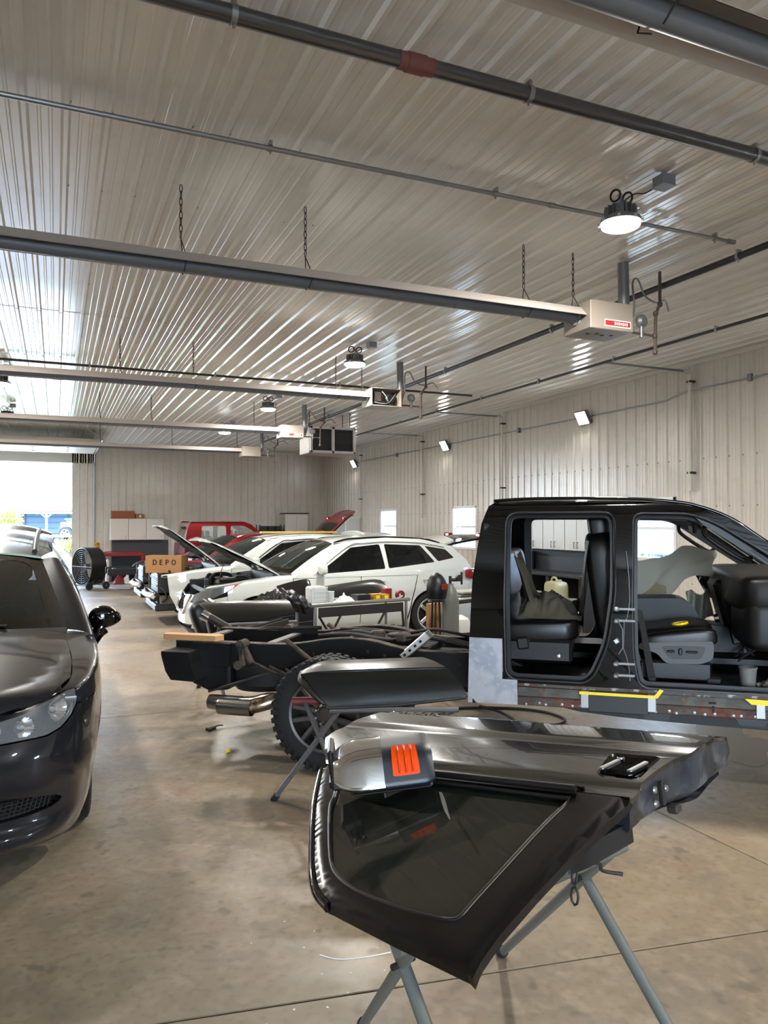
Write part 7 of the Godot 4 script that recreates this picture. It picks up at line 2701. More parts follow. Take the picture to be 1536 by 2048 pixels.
	b = loft([
		[[553, 1172, 9.4], [580, 1164, 9.4], [612, 1158, 9.4], [620, 1162, 9.4]],
		[[556, 1184, 9.3], [580, 1178, 9.3], [612, 1172, 9.3], [622, 1174, 9.3]],
		[[562, 1200, 9.2], [585, 1200, 9.2], [612, 1200, 9.2], [622, 1198, 9.2]]])
	obj("skin", b, M.panel_grey, t)
	var cc := pix(588, 1204, 9.22)
	t = thing("tool_cart", "black rolling tool cart under the charcoal fender skin", "cart", V(cc.x, 0, cc.z), 24)
	b = B.new()
	b.box(V(0, 0.46, 0), V(0.40, 0.78, 0.30), Basis(), 0.012)
	obj("body", b, M.black_satin, t)
	for k in 4:
		b = B.new()
		b.box(V(0, 0.19 + 0.18 * k, 0.155), V(0.37, 0.16, 0.012), Basis(), 0.004)
		var dw := obj("drawer", b, M.black_plastic, t)
		b = B.new()
		b.box(V(0, 0.25 + 0.18 * k, 0.168), V(0.30, 0.012, 0.014), Basis(), 0.004)
		obj("pull", b, M.galv_dull, dw)
	for q in [[-0.16, 0.11], [0.16, 0.11], [-0.16, -0.11], [0.16, -0.11]]:
		b = B.new()
		b.lathe([Vector2(0.01, 0.014), Vector2(0.035, 0.012), Vector2(0.035, -0.012), Vector2(0.01, -0.014)], 14, Transform3D(basis_y(V(1, 0, 0)), V(q[0], 0.036, q[1])))
		obj("caster", b, M.rubber, t)
	t = thing("rolled_liner", "crumpled black wheel liner hanging over the panel stand", "liner")
	var fn := FastNoiseLite.new()
	fn.seed = 8
	fn.frequency = 3.0
	var c0 := pix(560, 1195, 8.5)
	b = cloth_sheet(func(u: float, v: float) -> Vector3: return c0 + V(-0.30 + 0.60 * u, 0.10 * sin(PI * u) - 0.22 * v + 0.05 * fn.get_noise_2d(u * 4, v * 4), 0.10 * sin(PI * v) + 0.05 * fn.get_noise_2d(u * 5 + 4, v * 5)), 20, 12)
	obj("liner", b, M.black_satin, t)

# ---------------------------------------------------------------- tables, cylinder, parts
func build_work_tables():
	var o := V(3.27, 0, -8.15)
	var t := thing("work_table", "tubular steel folding table with parts on it beside the white car", "table", o, 10)
	var b := B.new()
	b.box(V(0, 0.87, -0.22), V(1.30, 0.012, 0.44), Basis(), 0.003)
	obj("table_top", b, M.galv_dull, t)
	for z in [0.0, -0.44]:
		b = B.new()
		b.tube(P3([-0.67, 0.885, z, 0.67, 0.885, z]), 0.022, 12)
		obj("top_rail", b, M.galv, t)
	b = B.new()
	b.box(V(0, 0.80, 0.0), V(1.16, 0.11, 0.006), Basis(), 0.002)
	obj("apron", b, M.apron_dark, t)
	for x in [-0.62, 0.62]:
		for z in [0.0, -0.44]:
			b = B.new()
			b.tube(P3([x, 0, z, x, 0.88, z]), 0.018, 10)
			obj("leg", b, M.galv_dull, t)
	for s in [[-0.58, -0.28], [-0.30, -0.58], [0.30, 0.0], [0.55, 0.60]]:
		b = B.new()
		b.tube(P3([s[0], 0.76, 0.02, s[1], 0.30, 0.02]), 0.014, 8)
		obj("brace", b, M.black_satin, t)
	b = B.new()
	b.box(V(0, 0.36, -0.22), V(1.26, 0.02, 0.42), Basis(), 0.004)
	obj("lower_shelf", b, M.galv_dull, t)
	var tp := func(x: float, z: float) -> Vector3: return o + Basis(V(0, 1, 0), deg_to_rad(10)) * V(x, 0.8765, z)
	var th := func(called: String, label: String, cat: String, x: float, z: float, turn := 10.0) -> Node3D: return thing(called, label, cat, tp.call(x, z), turn)
	# white caged jar and small stack
	var c: Node3D = th.call("plastic_crate", "tall white slatted plastic basket on the parts table", "basket", -0.50, -0.2)
	b = B.new()
	b.box(V(0, 0.105, 0), V(0.20, 0.20, 0.18), Basis(), 0.02)
	obj("lining", b, M.white_milky, c)
	for k in 6:
		b = B.new()
		b.box(V(-0.095 + 0.038 * k, 0.105, 0.093), V(0.007, 0.205, 0.006), Basis(), 0.002)
		obj("slat", b, M.white_plastic, c)
	for k in 5:
		b = B.new()
		b.box(V(0, 0.012 + 0.046 * k, 0.094), V(0.205, 0.007, 0.006), Basis(), 0.002)
		obj("slat", b, M.white_plastic, c)
	c = th.call("cup_stack", "short stack of clear plastic cups beside the white basket", "cups", -0.34, -0.15)
	for k in 4:
		b = B.new()
		b.lathe([Vector2(0.034, 0.03 * k), Vector2(0.045, 0.03 * k + 0.05), Vector2(0.048, 0.03 * k + 0.052), Vector2(0.043, 0.03 * k + 0.048), Vector2(0.032, 0.03 * k)], 18)
		obj("cup", b, M.white_milky, c)
	c = th.call("plastic_bag", "crumpled white plastic bag on the parts table", "bag", -0.18, -0.10)
	var fn := FastNoiseLite.new()
	fn.seed = 31
	fn.frequency = 3.0
	b = cloth_sheet(func(u: float, v: float) -> Vector3: return V(-0.13 + 0.26 * u, 0.01 + 0.075 * sin(PI * u) * sin(PI * v) * (1.0 + fn.get_noise_2d(u * 4, v * 4)), -0.09 + 0.18 * v), 20, 14)
	obj("film", b, M.white_plastic, c)
	c = th.call("carton", "black open carton on the parts table", "carton", 0.05, -0.12)
	b = B.new()
	b.box(V(0, 0.045, 0), V(0.18, 0.09, 0.16), Basis(), 0.004)
	obj("box", b, M.black_satin, c)
	for q in [[0.235, 0.085, "larger yellow carton with a bright label on the parts table"], [0.355, 0.075, "smaller yellow carton next to the red one"]]:
		c = th.call("carton", q[2], "carton", q[0], -0.10, 14.0)
		b = B.new()
		b.box(V(0, q[1] * 0.5 + 0.004, 0), V(0.115, q[1], 0.10), Basis(), 0.003)
		obj("box", b, M.carton_yellow, c)
		b = B.new()
		b.box(V(0.01, q[1] * 0.5 + 0.01, 0.0508), V(0.055, 0.04, 0.001))
		obj("label", b, M.yellow, c)
	c = th.call("carton", "upright red carton on the parts table", "carton", 0.45, -0.17)
	b = B.new()
	b.box(V(0, 0.07, 0), V(0.10, 0.135, 0.09), Basis(), 0.003)
	obj("box", b, M.red_dull, c)
	c = th.call("tape_roll", "red and white tape roll at the end of the parts table", "tape roll", 0.60, -0.10)
	b = B.new()
	b.lathe([Vector2(0.03, -0.025), Vector2(0.055, -0.025), Vector2(0.055, 0.025), Vector2(0.03, 0.025), Vector2(0.03, -0.025)], 20, Transform3D(Basis(V(1, 0, 0), PI / 2), V(0, 0.056, 0)))
	obj("roll", b, M.red_dull, c)
	b = B.new()
	b.box(V(-0.03, 0.03, 0.03), V(0.10, 0.012, 0.03), Basis(V(0, 0, 1), 0.4), 0.003)
	obj("loose_end", b, M.white_plastic, c)
	# long trims on the lower shelf
	t = thing("trim_strip", "long black glossy trim strip on the table's lower shelf", "trim", o + V(-0.05, 0.40, -0.15), 14)
	b = B.new()
	pillow(b, V(0, 0.02, 0), V(1.0, 0.045, 0.10), Basis(V(0, 0, 1), 0.07), 0.6)
	obj("strip", b, M.black_gloss, t)
	t = thing("trim_strip", "long silver tube lying on the table's lower shelf", "trim", o + V(0.05, 0.40, 0.0), 10)
	b = B.new()
	b.tube(P3([-0.45, 0.0, 0, 0.55, 0.02, 0]), 0.022, 10)
	obj("strip", b, M.galv, t)
	# second stand with papers and panels to the right
	var o2 := V(4.75, 0, -8.25)
	t = thing("parts_bench", "low black bench piled with grey panels behind the gas cylinder", "bench", o2, 20)
	b = B.new()
	b.box(V(0, 0.86, 0), V(1.0, 0.03, 0.5), Basis(), 0.006)
	obj("top", b, M.black_satin, t)
	for x in [-0.45, 0.45]:
		for z in [-0.2, 0.2]:
			b = B.new()
			b.tube(P3([x, 0, z, x, 0.86, z]), 0.016, 8)
			obj("leg", b, M.black_satin, t)
	var pl := ["folded grey cover topmost on the low bench", "grey trim board second on the low bench", "white paper sheaf lowest on the low bench"]
	for k in 3:
		c = thing("trim_board", pl[2 - k] if k < 3 else "", "board", o2 + V(-0.10 + 0.05 * k, 0.877 + 0.032 * k, 0.05), 25 - 9 * k)
		b = B.new()
		b.box(V(0, 0.015, 0), V(0.66 - 0.08 * k, 0.026, 0.34), Basis(V(0, 0, 1), 0.0), 0.006)
		obj("board", b, [M.white_plastic, M.trim_grey, M.cloth_pale][k], c)
	# gas cylinder with regulator
	t = thing("gas_cylinder", "tall grey gas cylinder with a brass regulator behind the truck frame", "gas cylinder", V(3.79, 0, -6.98))
	b = B.new()
	b.lathe([Vector2(0.0001, 0.0), Vector2(0.085, 0.0), Vector2(0.092, 0.02), Vector2(0.092, 0.98), Vector2(0.084, 1.06), Vector2(0.06, 1.12), Vector2(0.035, 1.15), Vector2(0.033, 1.17), Vector2(0.0001, 1.17)], 28)
	obj("bottle", b, M.cylinder_grey, t)
	b = B.new()
	b.tube(P3([0, 1.16, 0, 0, 1.25, 0]), 0.016, 10)
	b.tube(P3([0, 1.21, 0, 0.11, 1.21, 0.02]), 0.018, 10)
	b.lathe([Vector2(0.0001, 0.02), Vector2(0.035, 0.018), Vector2(0.035, -0.018), Vector2(0.0001, -0.02)], 16, Transform3D(Basis(V(1, 0, 0), PI / 2), V(0.09, 1.23, 0.03)))
	b.tube(P3([0.12, 1.16, 0.03, 0.12, 1.29, 0.03]), 0.012, 8)
	obj("regulator", b, M.iron, t)
	t = thing("welding_hood", "black welding hood with a red patch resting by the gas cylinder", "welding hood", V(3.62, 1.02, -6.98), 20)
	b = B.new()
	var rows := []
	for i in 12:
		var f := i / 11.0
		var row := PackedVector3Array()
		for j in 20:
			var a := -0.2 + (PI + 0.4) * j / 19.0
			var r := 0.115 * sqrt(maxf(0.02, 1.0 - pow(maxf(0.0, f - 0.35) / 0.66, 2.0))) * (0.86 + 0.14 * minf(1.0, f * 3.0))
			row.append(V(cos(a) * r, 0.27 * f, sin(a) * r * 1.1))
		rows.append(row)
	b.grid(rows)
	obj("shell", b, M.black_satin, t)
	b = B.new()
	b.box(V(0.0, 0.13, 0.125), V(0.09, 0.06, 0.012), Basis(), 0.004)
	obj("patch", b, M.red_dull, t)
	t = thing("stool", "small dark stool holding the welding hood", "stool", V(3.62, 0, -6.98))
	b = B.new()
	b.lathe([Vector2(0.0001, 1.015), Vector2(0.075, 1.015), Vector2(0.08, 0.99), Vector2(0.0001, 0.985)], 20)
	obj("seat", b, M.black_satin, t)
	for k in 3:
		b = B.new()
		b.tube(P3([0.04 * cos(TAU * k / 3), 0.99, 0.04 * sin(TAU * k / 3), 0.075 * cos(TAU * k / 3), 0.0, 0.075 * sin(TAU * k / 3)]), 0.010, 8)
		obj("leg", b, M.black_satin, t)
	t = thing("carton", "tall brown cardboard sheet standing behind the gas cylinder", "carton", V(3.85, 0, -7.45), 12)
	b = B.new()
	b.box(V(0, 0.46, 0), V(0.20, 0.92, 0.06), Basis(), 0.004)
	obj("box", b, M.carton, t)
	t = thing("propane_tank", "white tank with dark straps beside the parts table leg", "tank", V(4.20, 0, -7.55))
	b = B.new()
	b.lathe([Vector2(0.0001, 0.03), Vector2(0.12, 0.03), Vector2(0.16, 0.10), Vector2(0.16, 0.62), Vector2(0.12, 0.72), Vector2(0.05, 0.76), Vector2(0.0001, 0.76)], 26)
	b.lathe([Vector2(0.11, 0.0), Vector2(0.12, 0.05)], 20)
	obj("tank", b, M.white_plastic, t)
	for y in [0.25, 0.55]:
		b = B.new()
		b.lathe([Vector2(0.162, y), Vector2(0.164, y + 0.03)], 26)
		obj("strap", b, M.black_satin, t)
	t = thing("tool_box", "small red plastic tool case under the parts table", "tool case", V(2.45, 0, -8.0), 15)
	b = B.new()
	b.box(V(0, 0.42, 0), V(0.26, 0.16, 0.14), Basis(), 0.03)
	b.tube(smooth3(P3([-0.06, 0.50, 0, -0.04, 0.54, 0, 0.04, 0.54, 0, 0.06, 0.50, 0])), 0.01, 8)
	obj("case", b, M.red_dull, t)
	b = B.new()
	b.box(V(0, 0.17, 0), V(0.34, 0.34, 0.24), Basis(), 0.02)
	obj("stand_box", b, M.black_satin, t)
	# cabinets and bench along the window wall, seen through the cab
	for k in 4:
		c = thing("wall_cabinet", ["white two-door wall cabinet at the end toward the flood lamp", "white two-door wall cabinet second from the window end", "white two-door wall cabinet third from the window end", "white two-door wall cabinet farthest from the window"][k], "cabinet", V(8.50, 1.32, -10.75 - 0.66 * k), 0, "wall cabinets on the window wall")
		b = B.new()
		b.box(V(0, 0.36, 0), V(0.30, 0.72, 0.65), Basis(), 0.003)
		obj("carcass", b, M.white_plastic, c)
		for s in [-1.0, 1.0]:
			b = B.new()
			b.box(V(-0.158, 0.36, 0.163 * s), V(0.016, 0.71, 0.318), Basis(), 0.003)
			var dr := obj("door", b, M.white_door, c)
			b = B.new()
			b.tube(P3([-0.168, 0.05, 0.05 * s, -0.19, 0.05, 0.05 * s, -0.19, 0.15, 0.05 * s, -0.168, 0.15, 0.05 * s]), 0.006, 6)
			obj("handle", b, M.iron, dr)
	t = thing("steel_workbench", "dark steel workbench along the window wall under the white cabinets", "workbench", V(8.30, 0, -11.6))
	b = B.new()
	b.box(V(0, 0.90, 0), V(0.70, 0.05, 3.2), Basis(), 0.006)
	obj("bench_top", b, M.wainscot, t)
	b = B.new()
	b.box(V(0.31, 1.12, 0), V(0.03, 0.40, 3.2), Basis(), 0.004)
	obj("back_board", b, M.wainscot, t)
	for z in [-1.5, -0.5, 0.5, 1.5]:
		b = B.new()
		b.box(V(0.0, 0.44, z), V(0.66, 0.87, 0.06), Basis(), 0.006)
		obj("leg", b, M.wainscot, t)
	t = thing("drawer_stack", "small grey drawer cabinet standing on the steel workbench", "drawers", V(8.40, 0.93, -12.55))
	b = B.new()
	b.box(V(0, 0.17, 0), V(0.30, 0.34, 0.45), Basis(), 0.006)
	obj("body", b, M.wainscot, t)
	for k in 5:
		b = B.new()
		b.box(V(-0.155, 0.045 + 0.065 * k, 0), V(0.012, 0.055, 0.42), Basis(), 0.003)
		var d := obj("drawer", b, M.trim_grey, t)
		b = B.new()
		b.box(V(-0.165, 0.06 + 0.065 * k, 0), V(0.01, 0.008, 0.10), Basis(), 0.002)
		obj("pull", b, M.galv, d)
	t = thing("plastic_jug", "big milky plastic jug half full of yellow fluid on the bench", "jug", V(7.72, 0.0, -10.5))
	b = B.new()
	b.box(V(0, 0.20, 0), V(0.5, 0.40, 0.5), Basis(), 0.02)
	obj("crate_under", b, M.black_satin, t)
	b = B.new()
	pillow(b, V(0, 0.615, 0), V(0.28, 0.43, 0.38), Basis(), 0.35)
	b.tube(P3([0, 0.80, 0.09, 0, 0.86, 0.09]), 0.04, 14)
	b.tube(smooth3(P3([0, 0.80, 0.02, 0, 0.88, 0.0, 0, 0.88, -0.10, 0, 0.80, -0.14])), 0.018, 8)
	obj("jug", b, M.jug_milky, t)
	t = thing("blue_box", "blue and white box lying beside the milky jug", "box", V(7.55, 0.0, -11.15), 15)
	b = B.new()
	b.box(V(0, 0.30, 0), V(0.34, 0.60, 0.42), Basis(), 0.01)
	obj("box", b, M.box_blue, t)
	b = B.new()
	b.box(V(0, 0.61, 0), V(0.36, 0.03, 0.44), Basis(), 0.008)
	obj("lid", b, M.white_plastic, t)

# ---------------------------------------------------------------- the far end of the shop
func build_back_of_shop():
	var t: Node3D; var b: B
	for k in 3:
		t = thing("wall_cabinet", ["cream wall cabinet under the long brown carton", "cream wall cabinet in the middle of three on the far wall", "cream wall cabinet nearest the raised hood on the far wall"][k], "cabinet", V(1.80 + 0.535 * k, 1.29, ZF + 0.20), 0, "cream cabinets on the far wall")
		b = B.new()
		b.box(V(0, 0.33, 0), V(0.53, 0.66, 0.32), Basis(), 0.003)
		obj("carcass", b, M.cream_door, t)
		b = B.new()
		b.box(V(0, 0.33, 0.168), V(0.515, 0.64, 0.016), Basis(), 0.003)
		var dr := obj("door", b, M.cream_door, t)
		b = B.new()
		b.tube(P3([0.2, 0.06, 0.176, 0.2, 0.06, 0.20, 0.2, 0.15, 0.20, 0.2, 0.15, 0.176]), 0.006, 6)
		obj("handle", b, M.galv, dr)
	t = thing("carton", "long red-brown carton on top of the cream cabinets", "carton", V(1.92, 1.952, ZF + 0.20))
	b = B.new()
	b.box(V(0, 0.12, 0), V(0.68, 0.235, 0.30), Basis(), 0.004)
	obj("box", b, M.carton_red, t)
	t = thing("carton", "small tan carton with a round sticker on the cream cabinets", "carton", V(2.42, 1.952, ZF + 0.22))
	b = B.new()
	b.box(V(0, 0.075, 0), V(0.26, 0.145, 0.24), Basis(), 0.004)
	obj("box", b, M.carton, t)
	b = B.new()
	b.lathe([Vector2(0.0001, 0.001), Vector2(0.035, 0.0)], 14, Transform3D(Basis(V(1, 0, 0), PI / 2), V(0, 0.075, 0.122)))
	obj("sticker", b, M.print_white, t)
	# red bench frame with things under it
	t = thing("steel_bench", "red steel frame bench at the far wall beside the drum fan", "bench", V(1.85, 0, ZF + 0.65))
	b = B.new()
	b.box(V(0, 0.86, 0), V(1.30, 0.10, 0.60), Basis(), 0.012)
	obj("bench_top", b, M.red_dull, t)
	for x in [-0.60, 0.60]:
		for z in [-0.26, 0.26]:
			b = B.new()
			b.box(V(x, 0.41, z), V(0.085, 0.82, 0.085), Basis(), 0.008)
			obj("leg", b, M.red_dull, t)
	b = B.new()
	b.tube(P3([-0.62, 0.93, 0.28, 0.0, 0.99, 0.28, 0.62, 0.93, 0.28]), 0.012, 8)
	obj("rail", b, M.red_dull, t)
	b = B.new()
	b.box(V(0.05, 0.35, -0.05), V(0.95, 0.30, 0.40), Basis(), 0.03)
	obj("under_shelf", b, M.wainscot, t)
	t = thing("gas_bottle", "small white gas bottle standing under the red bench", "gas bottle", V(1.42, 0, ZF + 1.06))
	b = B.new()
	b.lathe([Vector2(0.0001, 0.0), Vector2(0.05, 0.0), Vector2(0.06, 0.30), Vector2(0.0601, 0.62), Vector2(0.05, 0.68), Vector2(0.02, 0.72), Vector2(0.0001, 0.74)], 18)
	obj("bottle", b, M.white_plastic, t)
	t = thing("shop_rags", "heap of red and white shop rags on the floor by the bench", "rags", V(2.05, 0, ZF + 1.15))
	var fn := FastNoiseLite.new()
	fn.seed = 77
	fn.frequency = 2.5
	for k in 3:
		b = cloth_sheet(func(u: float, v: float) -> Vector3: return V(-0.30 + 0.25 * k + 0.40 * (u - 0.5), 0.01 + 0.24 * sin(PI * u) * sin(PI * v) * (1.0 + 0.6 * fn.get_noise_2d(u * 3 + k * 7, v * 3)), 0.4 * (v - 0.5)), 16, 14)
		obj("rag", b, [M.red_dull, M.white_plastic, M.rag_pink][k], t)
	t = thing("air_hose", "dark red air hose snaking over the floor near the drum fan", "hose")
	b = B.new()
	b.tube(smooth3(P3([1.4, 0.012, -22.3, 1.7, 0.012, -21.6, 2.3, 0.012, -21.3, 2.9, 0.012, -21.7, 2.3, 0.012, -22.0, 1.9, 0.012, -21.9, 2.6, 0.012, -22.6])), 0.012, 6)
	obj("hose", b, M.red_dull, t)
	# drum fan on wheels
	t = thing("drum_fan", "big black drum fan on wheels beside the overhead door", "fan", V(0.85, 0, -22.35), -62)
	b = B.new()
	b.lathe([Vector2(0.50, -0.22), Vector2(0.52, -0.22), Vector2(0.525, -0.19), Vector2(0.525, 0.19), Vector2(0.52, 0.22), Vector2(0.50, 0.22), Vector2(0.50, -0.22)], 40, Transform3D(Basis(V(1, 0, 0), PI / 2), V(0, 0.62, 0)))
	obj("drum", b, M.fan_black, t)
	for s in [-1.0, 1.0]:
		b = B.new()
		for k in 9:
			var ring := PackedVector3Array()
			for j in 36: ring.append(V(cos(TAU * j / 36) * (0.06 + 0.055 * k), 0.62 + sin(TAU * j / 36) * (0.06 + 0.055 * k), 0.225 * s))
			b.tube(ring, 0.0035, 4, false, true)
		for k in 8: b.tube(P3([0, 0.62, 0.227 * s, 0.5 * cos(TAU * k / 8), 0.62 + 0.5 * sin(TAU * k / 8), 0.227 * s]), 0.004, 4)
		obj("grille", b, M.galv, t)
	for k in 4:
		b = B.new()
		var a := TAU * k / 4 + 0.3
		var bs := Basis(V(0, 0, 1), a) * Basis(V(1, 0, 0), 0.45)
		b.box(V(0, 0.62, 0) + Basis(V(0, 0, 1), a) * V(0.24, 0, 0), V(0.42, 0.17, 0.008), bs, 0.003)
		obj("blade", b, M.galv, t)
	b = B.new()
	b.tube(P3([0, 0.62, -0.12, 0, 0.62, 0.12]), 0.075, 16)
	obj("motor", b, M.iron, t)
	b = B.new()
	b.box(V(0.0, 0.98, 0.0), V(0.20, 0.02, 0.06), Basis(), 0.006)
	b.tube(P3([-0.40, 0.10, 0.25, -0.36, 0.30, 0.0, -0.40, 0.10, -0.25]), 0.018, 8)
	b.tube(P3([0.40, 0.10, 0.25, 0.36, 0.30, 0.0, 0.40, 0.10, -0.25]), 0.018, 8)
	b.tube(P3([-0.42, 0.11, 0.25, 0.42, 0.11, 0.25]), 0.016, 8)
	b.tube(P3([-0.42, 0.11, -0.25, 0.42, 0.11, -0.25]), 0.016, 8)
	obj("stand", b, M.iron, t)
	for q in [[-0.45, 0.25], [0.45, 0.25], [-0.45, -0.25], [0.45, -0.25]]:
		b = B.new()
		b.lathe([Vector2(0.02, 0.022), Vector2(0.09, 0.022), Vector2(0.105, 0.01), Vector2(0.105, -0.01), Vector2(0.09, -0.022), Vector2(0.02, -0.022)], 24, Transform3D(basis_y(V(1, 0, 0)), V(q[0], 0.105, q[1])))
		obj("wheel", b, M.rubber, t)
	t = thing("work_gloves", "yellow cover hanging on the door jamb above the fan", "cover", V(1.16, 1.05, ZF + 0.10))
	b = cloth_sheet(func(u: float, v: float) -> Vector3: return V(-0.09 + 0.18 * u, 0.16 * v, 0.05 * sin(PI * u) + 0.02 * sin(v * 9)), 8, 8)
	obj("fabric", b, M.carton_yellow, t)
	# metal shelf, lockers and black rack in the far corner
	t = thing("locker", "tall cream steel cabinet on the far wall near the corner", "cabinet", V(7.42, 0, ZF + 0.32))
	b = B.new()
	b.box(V(0, 1.06, 0), V(0.80, 2.12, 0.45), Basis(), 0.006)
	obj("carcass", b, M.trim_cream, t)
	for s in [-1.0, 1.0]:
		b = B.new()
		b.box(V(0.2 * s, 1.06, 0.232), V(0.385, 2.05, 0.014), Basis(), 0.003)
		var d := obj("door", b, M.cream_door, t)
		b = B.new()
		b.box(V(0.04 * s, 1.1, 0.245), V(0.02, 0.12, 0.02), Basis(), 0.004)
		obj("handle", b, M.galv, d)
	b = B.new()
	b.box(V(0, 2.14, 0), V(0.90, 0.03, 0.50), Basis(), 0.004)
	obj("top_plate", b, M.iron, t)
	t = thing("locker", "white upright cabinet on the window wall next to the corner", "cabinet", V(8.40, 0, -22.3))
	b = B.new()
	b.box(V(0, 1.0, 0), V(0.5, 2.0, 1.15), Basis(), 0.02)
	obj("carcass", b, M.white_plastic, t)
	b = B.new()
	b.box(V(-0.256, 1.0, 0), V(0.012, 1.92, 1.10), Basis(), 0.004)
	var ld := obj("door", b, M.white_door, t)
	b = B.new()
	b.tube(P3([-0.27, 0.9, 0.45, -0.30, 0.95, 0.45, -0.30, 1.25, 0.45, -0.27, 1.3, 0.45]), 0.01, 6)
	obj("handle", b, M.galv, ld)
	t = thing("shelf_rack", "black steel rack of parts behind the red pickup", "rack", V(6.55, 0, ZF + 0.45))
	for y in [0.4, 1.0, 1.56]:
		b = B.new()
		b.box(V(0, y, 0), V(0.85, 0.03, 0.5), Basis(), 0.003)
		obj("shelf", b, M.black_satin, t)
	for x in [-0.41, 0.41]:
		for z in [-0.23, 0.23]:
			b = B.new()
			b.box(V(x, 0.88, z), V(0.03, 1.76, 0.03), Basis(), 0.003)
			obj("post", b, M.black_satin, t)
	for k in 3:
		t = thing("parts_bin", ["black parts bin at the pickup end of the top rack shelf", "black parts bin in the middle of the top rack shelf", "black parts bin at the cabinet end of the top rack shelf"][k], "bin", V(6.30 + 0.25 * k, 1.576, ZF + 0.45), 0, "bins on the black rack")
		b = B.new()
		b.box(V(0, 0.07, 0), V(0.20, 0.14, 0.3), Basis(), 0.01)
		obj("bin", b, M.black_plastic, t)
	for k in 2:
		t = thing("white_drum", ["white plastic drum lid up beside the window wall", "white plastic pail with a red label by the window wall"][k], "drum", V(7.55 + 0.15 * k, 0, -18.6 + 0.75 * k))
		b = B.new()
		b.lathe([Vector2(0.0001, 0.0), Vector2(0.30, 0.0), Vector2(0.32, 0.05), Vector2(0.32, 1.40), Vector2(0.34, 1.42), Vector2(0.30, 1.50), Vector2(0.15, 1.56), Vector2(0.0001, 1.57)], 26)
		obj("drum", b, M.white_plastic, t)
		if k == 1:
			b = B.new()
			b.lathe([Vector2(0.325, 1.2), Vector2(0.325, 1.38)], 26)
			obj("label", b, M.red_dull, t)

func build_floor_litter():
	# rubber hose in a loose loop under the cab
	var t := thing("air_hose", "black rubber hose looping out from under the cab", "hose")
	var b := B.new()
	var zz := []
	b.tube(smooth3(P3([2.9, 0.014, -6.3, 3.46, 0.014, -6.45, 3.97, 0.014, -6.28, 4.24, 0.014, -6.02, 4.28, 0.014, -5.72, 4.12, 0.014, -5.57, 3.85, 0.014, -5.63, 3.47, 0.014, -5.83, 2.9, 0.014, -6.0])), 0.013, 8)
	b.tube(smooth3(P3([3.78, 0.03, -6.36, 3.80, 0.045, -6.1, 3.78, 0.045, -5.8, 3.72, 0.03, -5.66])), 0.013, 8)
	obj("hose", b, M.rubber, t)
	# oily patches on the concrete under the truck: irregular films
	var spots := [[4.95, -4.55, 0.75, 0.32, 3], [4.35, -4.95, 0.40, 0.10, 5], [3.32, -6.35, 0.16, 0.14, 7], [5.9, -4.3, 0.8, 0.35, 9]]
	var lab := ["dark oil stain on the concrete beside the black door's end", "narrow dark oil streak under the cab sill", "small round oil spot behind the truck's rear wheel", "wide dark oil stain under the front of the cab"]
	for k in 4:
		var s: Array = spots[k]
		var rng := RandomNumberGenerator.new()
		rng.seed = s[4]
		var ring := PackedVector2Array()
		for i in 40:
			var a := TAU * i / 40
			var r := 1.0 + 0.22 * sin(a * 3.0 + s[4]) + 0.12 * sin(a * 7.0 + 2.0 * s[4]) + rng.randf_range(-0.06, 0.06)
			ring.append(Vector2(s[2] * r * cos(a), s[3] * r * sin(a)))
		t = thing("oil_stain", lab[k], "stain", V(s[0], 0.0005, s[1]), 35, "oil stains on the floor")
		b = B.new()
		b.prism(ring, 0.0006, Transform3D(Basis(V(1, 0, 0), V(0, 0, 1), V(0, -1, 0)), V(0, 0.0008, 0)))
		obj("film", b, M.oil, t)
	# scraps
	t = thing("trim_clip", "small twisted dark metal scrap on the floor near the exhaust tips", "scrap", V(1.25, 0, -6.66), 20)
	b = B.new()
	b.box(V(0, 0.012, 0), V(0.09, 0.022, 0.05), Basis(V(0, 1, 0), 0.3), 0.005)
	b.tube(P3([0.02, 0.02, 0, 0.08, 0.03, 0.01, 0.13, 0.015, -0.02]), 0.006, 6)
	b.tube(P3([-0.03, 0.02, 0.01, -0.06, 0.035, 0.03, -0.04, 0.01, 0.06]), 0.006, 6)
	obj("scrap", b, M.iron, t)
	t = thing("plastic_clip", "tiny yellow plastic clip on the floor by the truck wheel", "clip", V(1.25, 0, -5.96))
	b = B.new()
	b.box(V(0, 0.012, 0), V(0.03, 0.022, 0.012), Basis(V(0, 1, 0), 0.7), 0.003)
	b.box(V(0.012, 0.018, 0.01), V(0.012, 0.03, 0.012), Basis(V(0, 1, 0), 0.2), 0.003)
	obj("clip", b, M.yellow, t)
	# white paint flecks
	var rng := RandomNumberGenerator.new()
	rng.seed = 12
	b = B.new()
	for c in [[-0.05, -2.35, 0.14, 12], [0.62, -2.55, 0.22, 9], [0.85, -2.75, 0.12, 6], [1.6, -3.6, 0.6, 10], [1.2, -2.95, 0.3, 8]]:
		for k in c[3]:
			var p := V(c[0] + rng.randfn() * c[2], 0.0009, c[1] + rng.randfn() * c[2] * 0.6)
			var a := rng.randf() * TAU; var r := rng.randf_range(0.003, 0.007)
			b.tri(p + V(cos(a), 0, sin(a)) * r, p + V(cos(a + 2.0), 0, sin(a + 2.0)) * r, p + V(cos(a + 4.2), 0, sin(a + 4.2)) * r * 1.3)
	var o := obj("paint_flecks", b, M.white_plastic, get_node("floor"))
	o.set_meta("kind", "stuff")
	# dry chalky line
	t = thing("chalk_line", "thin chalky white curve drawn on the floor beside the black door", "chalk line")
	b = B.new()
	b.tube(smooth3(P3([1.02, 0.0006, -3.02, 1.08, 0.0006, -2.96, 1.18, 0.0006, -2.93, 1.30, 0.0006, -2.92])), 0.0028, 5)
	obj("mark", b, M.white_plastic, t)
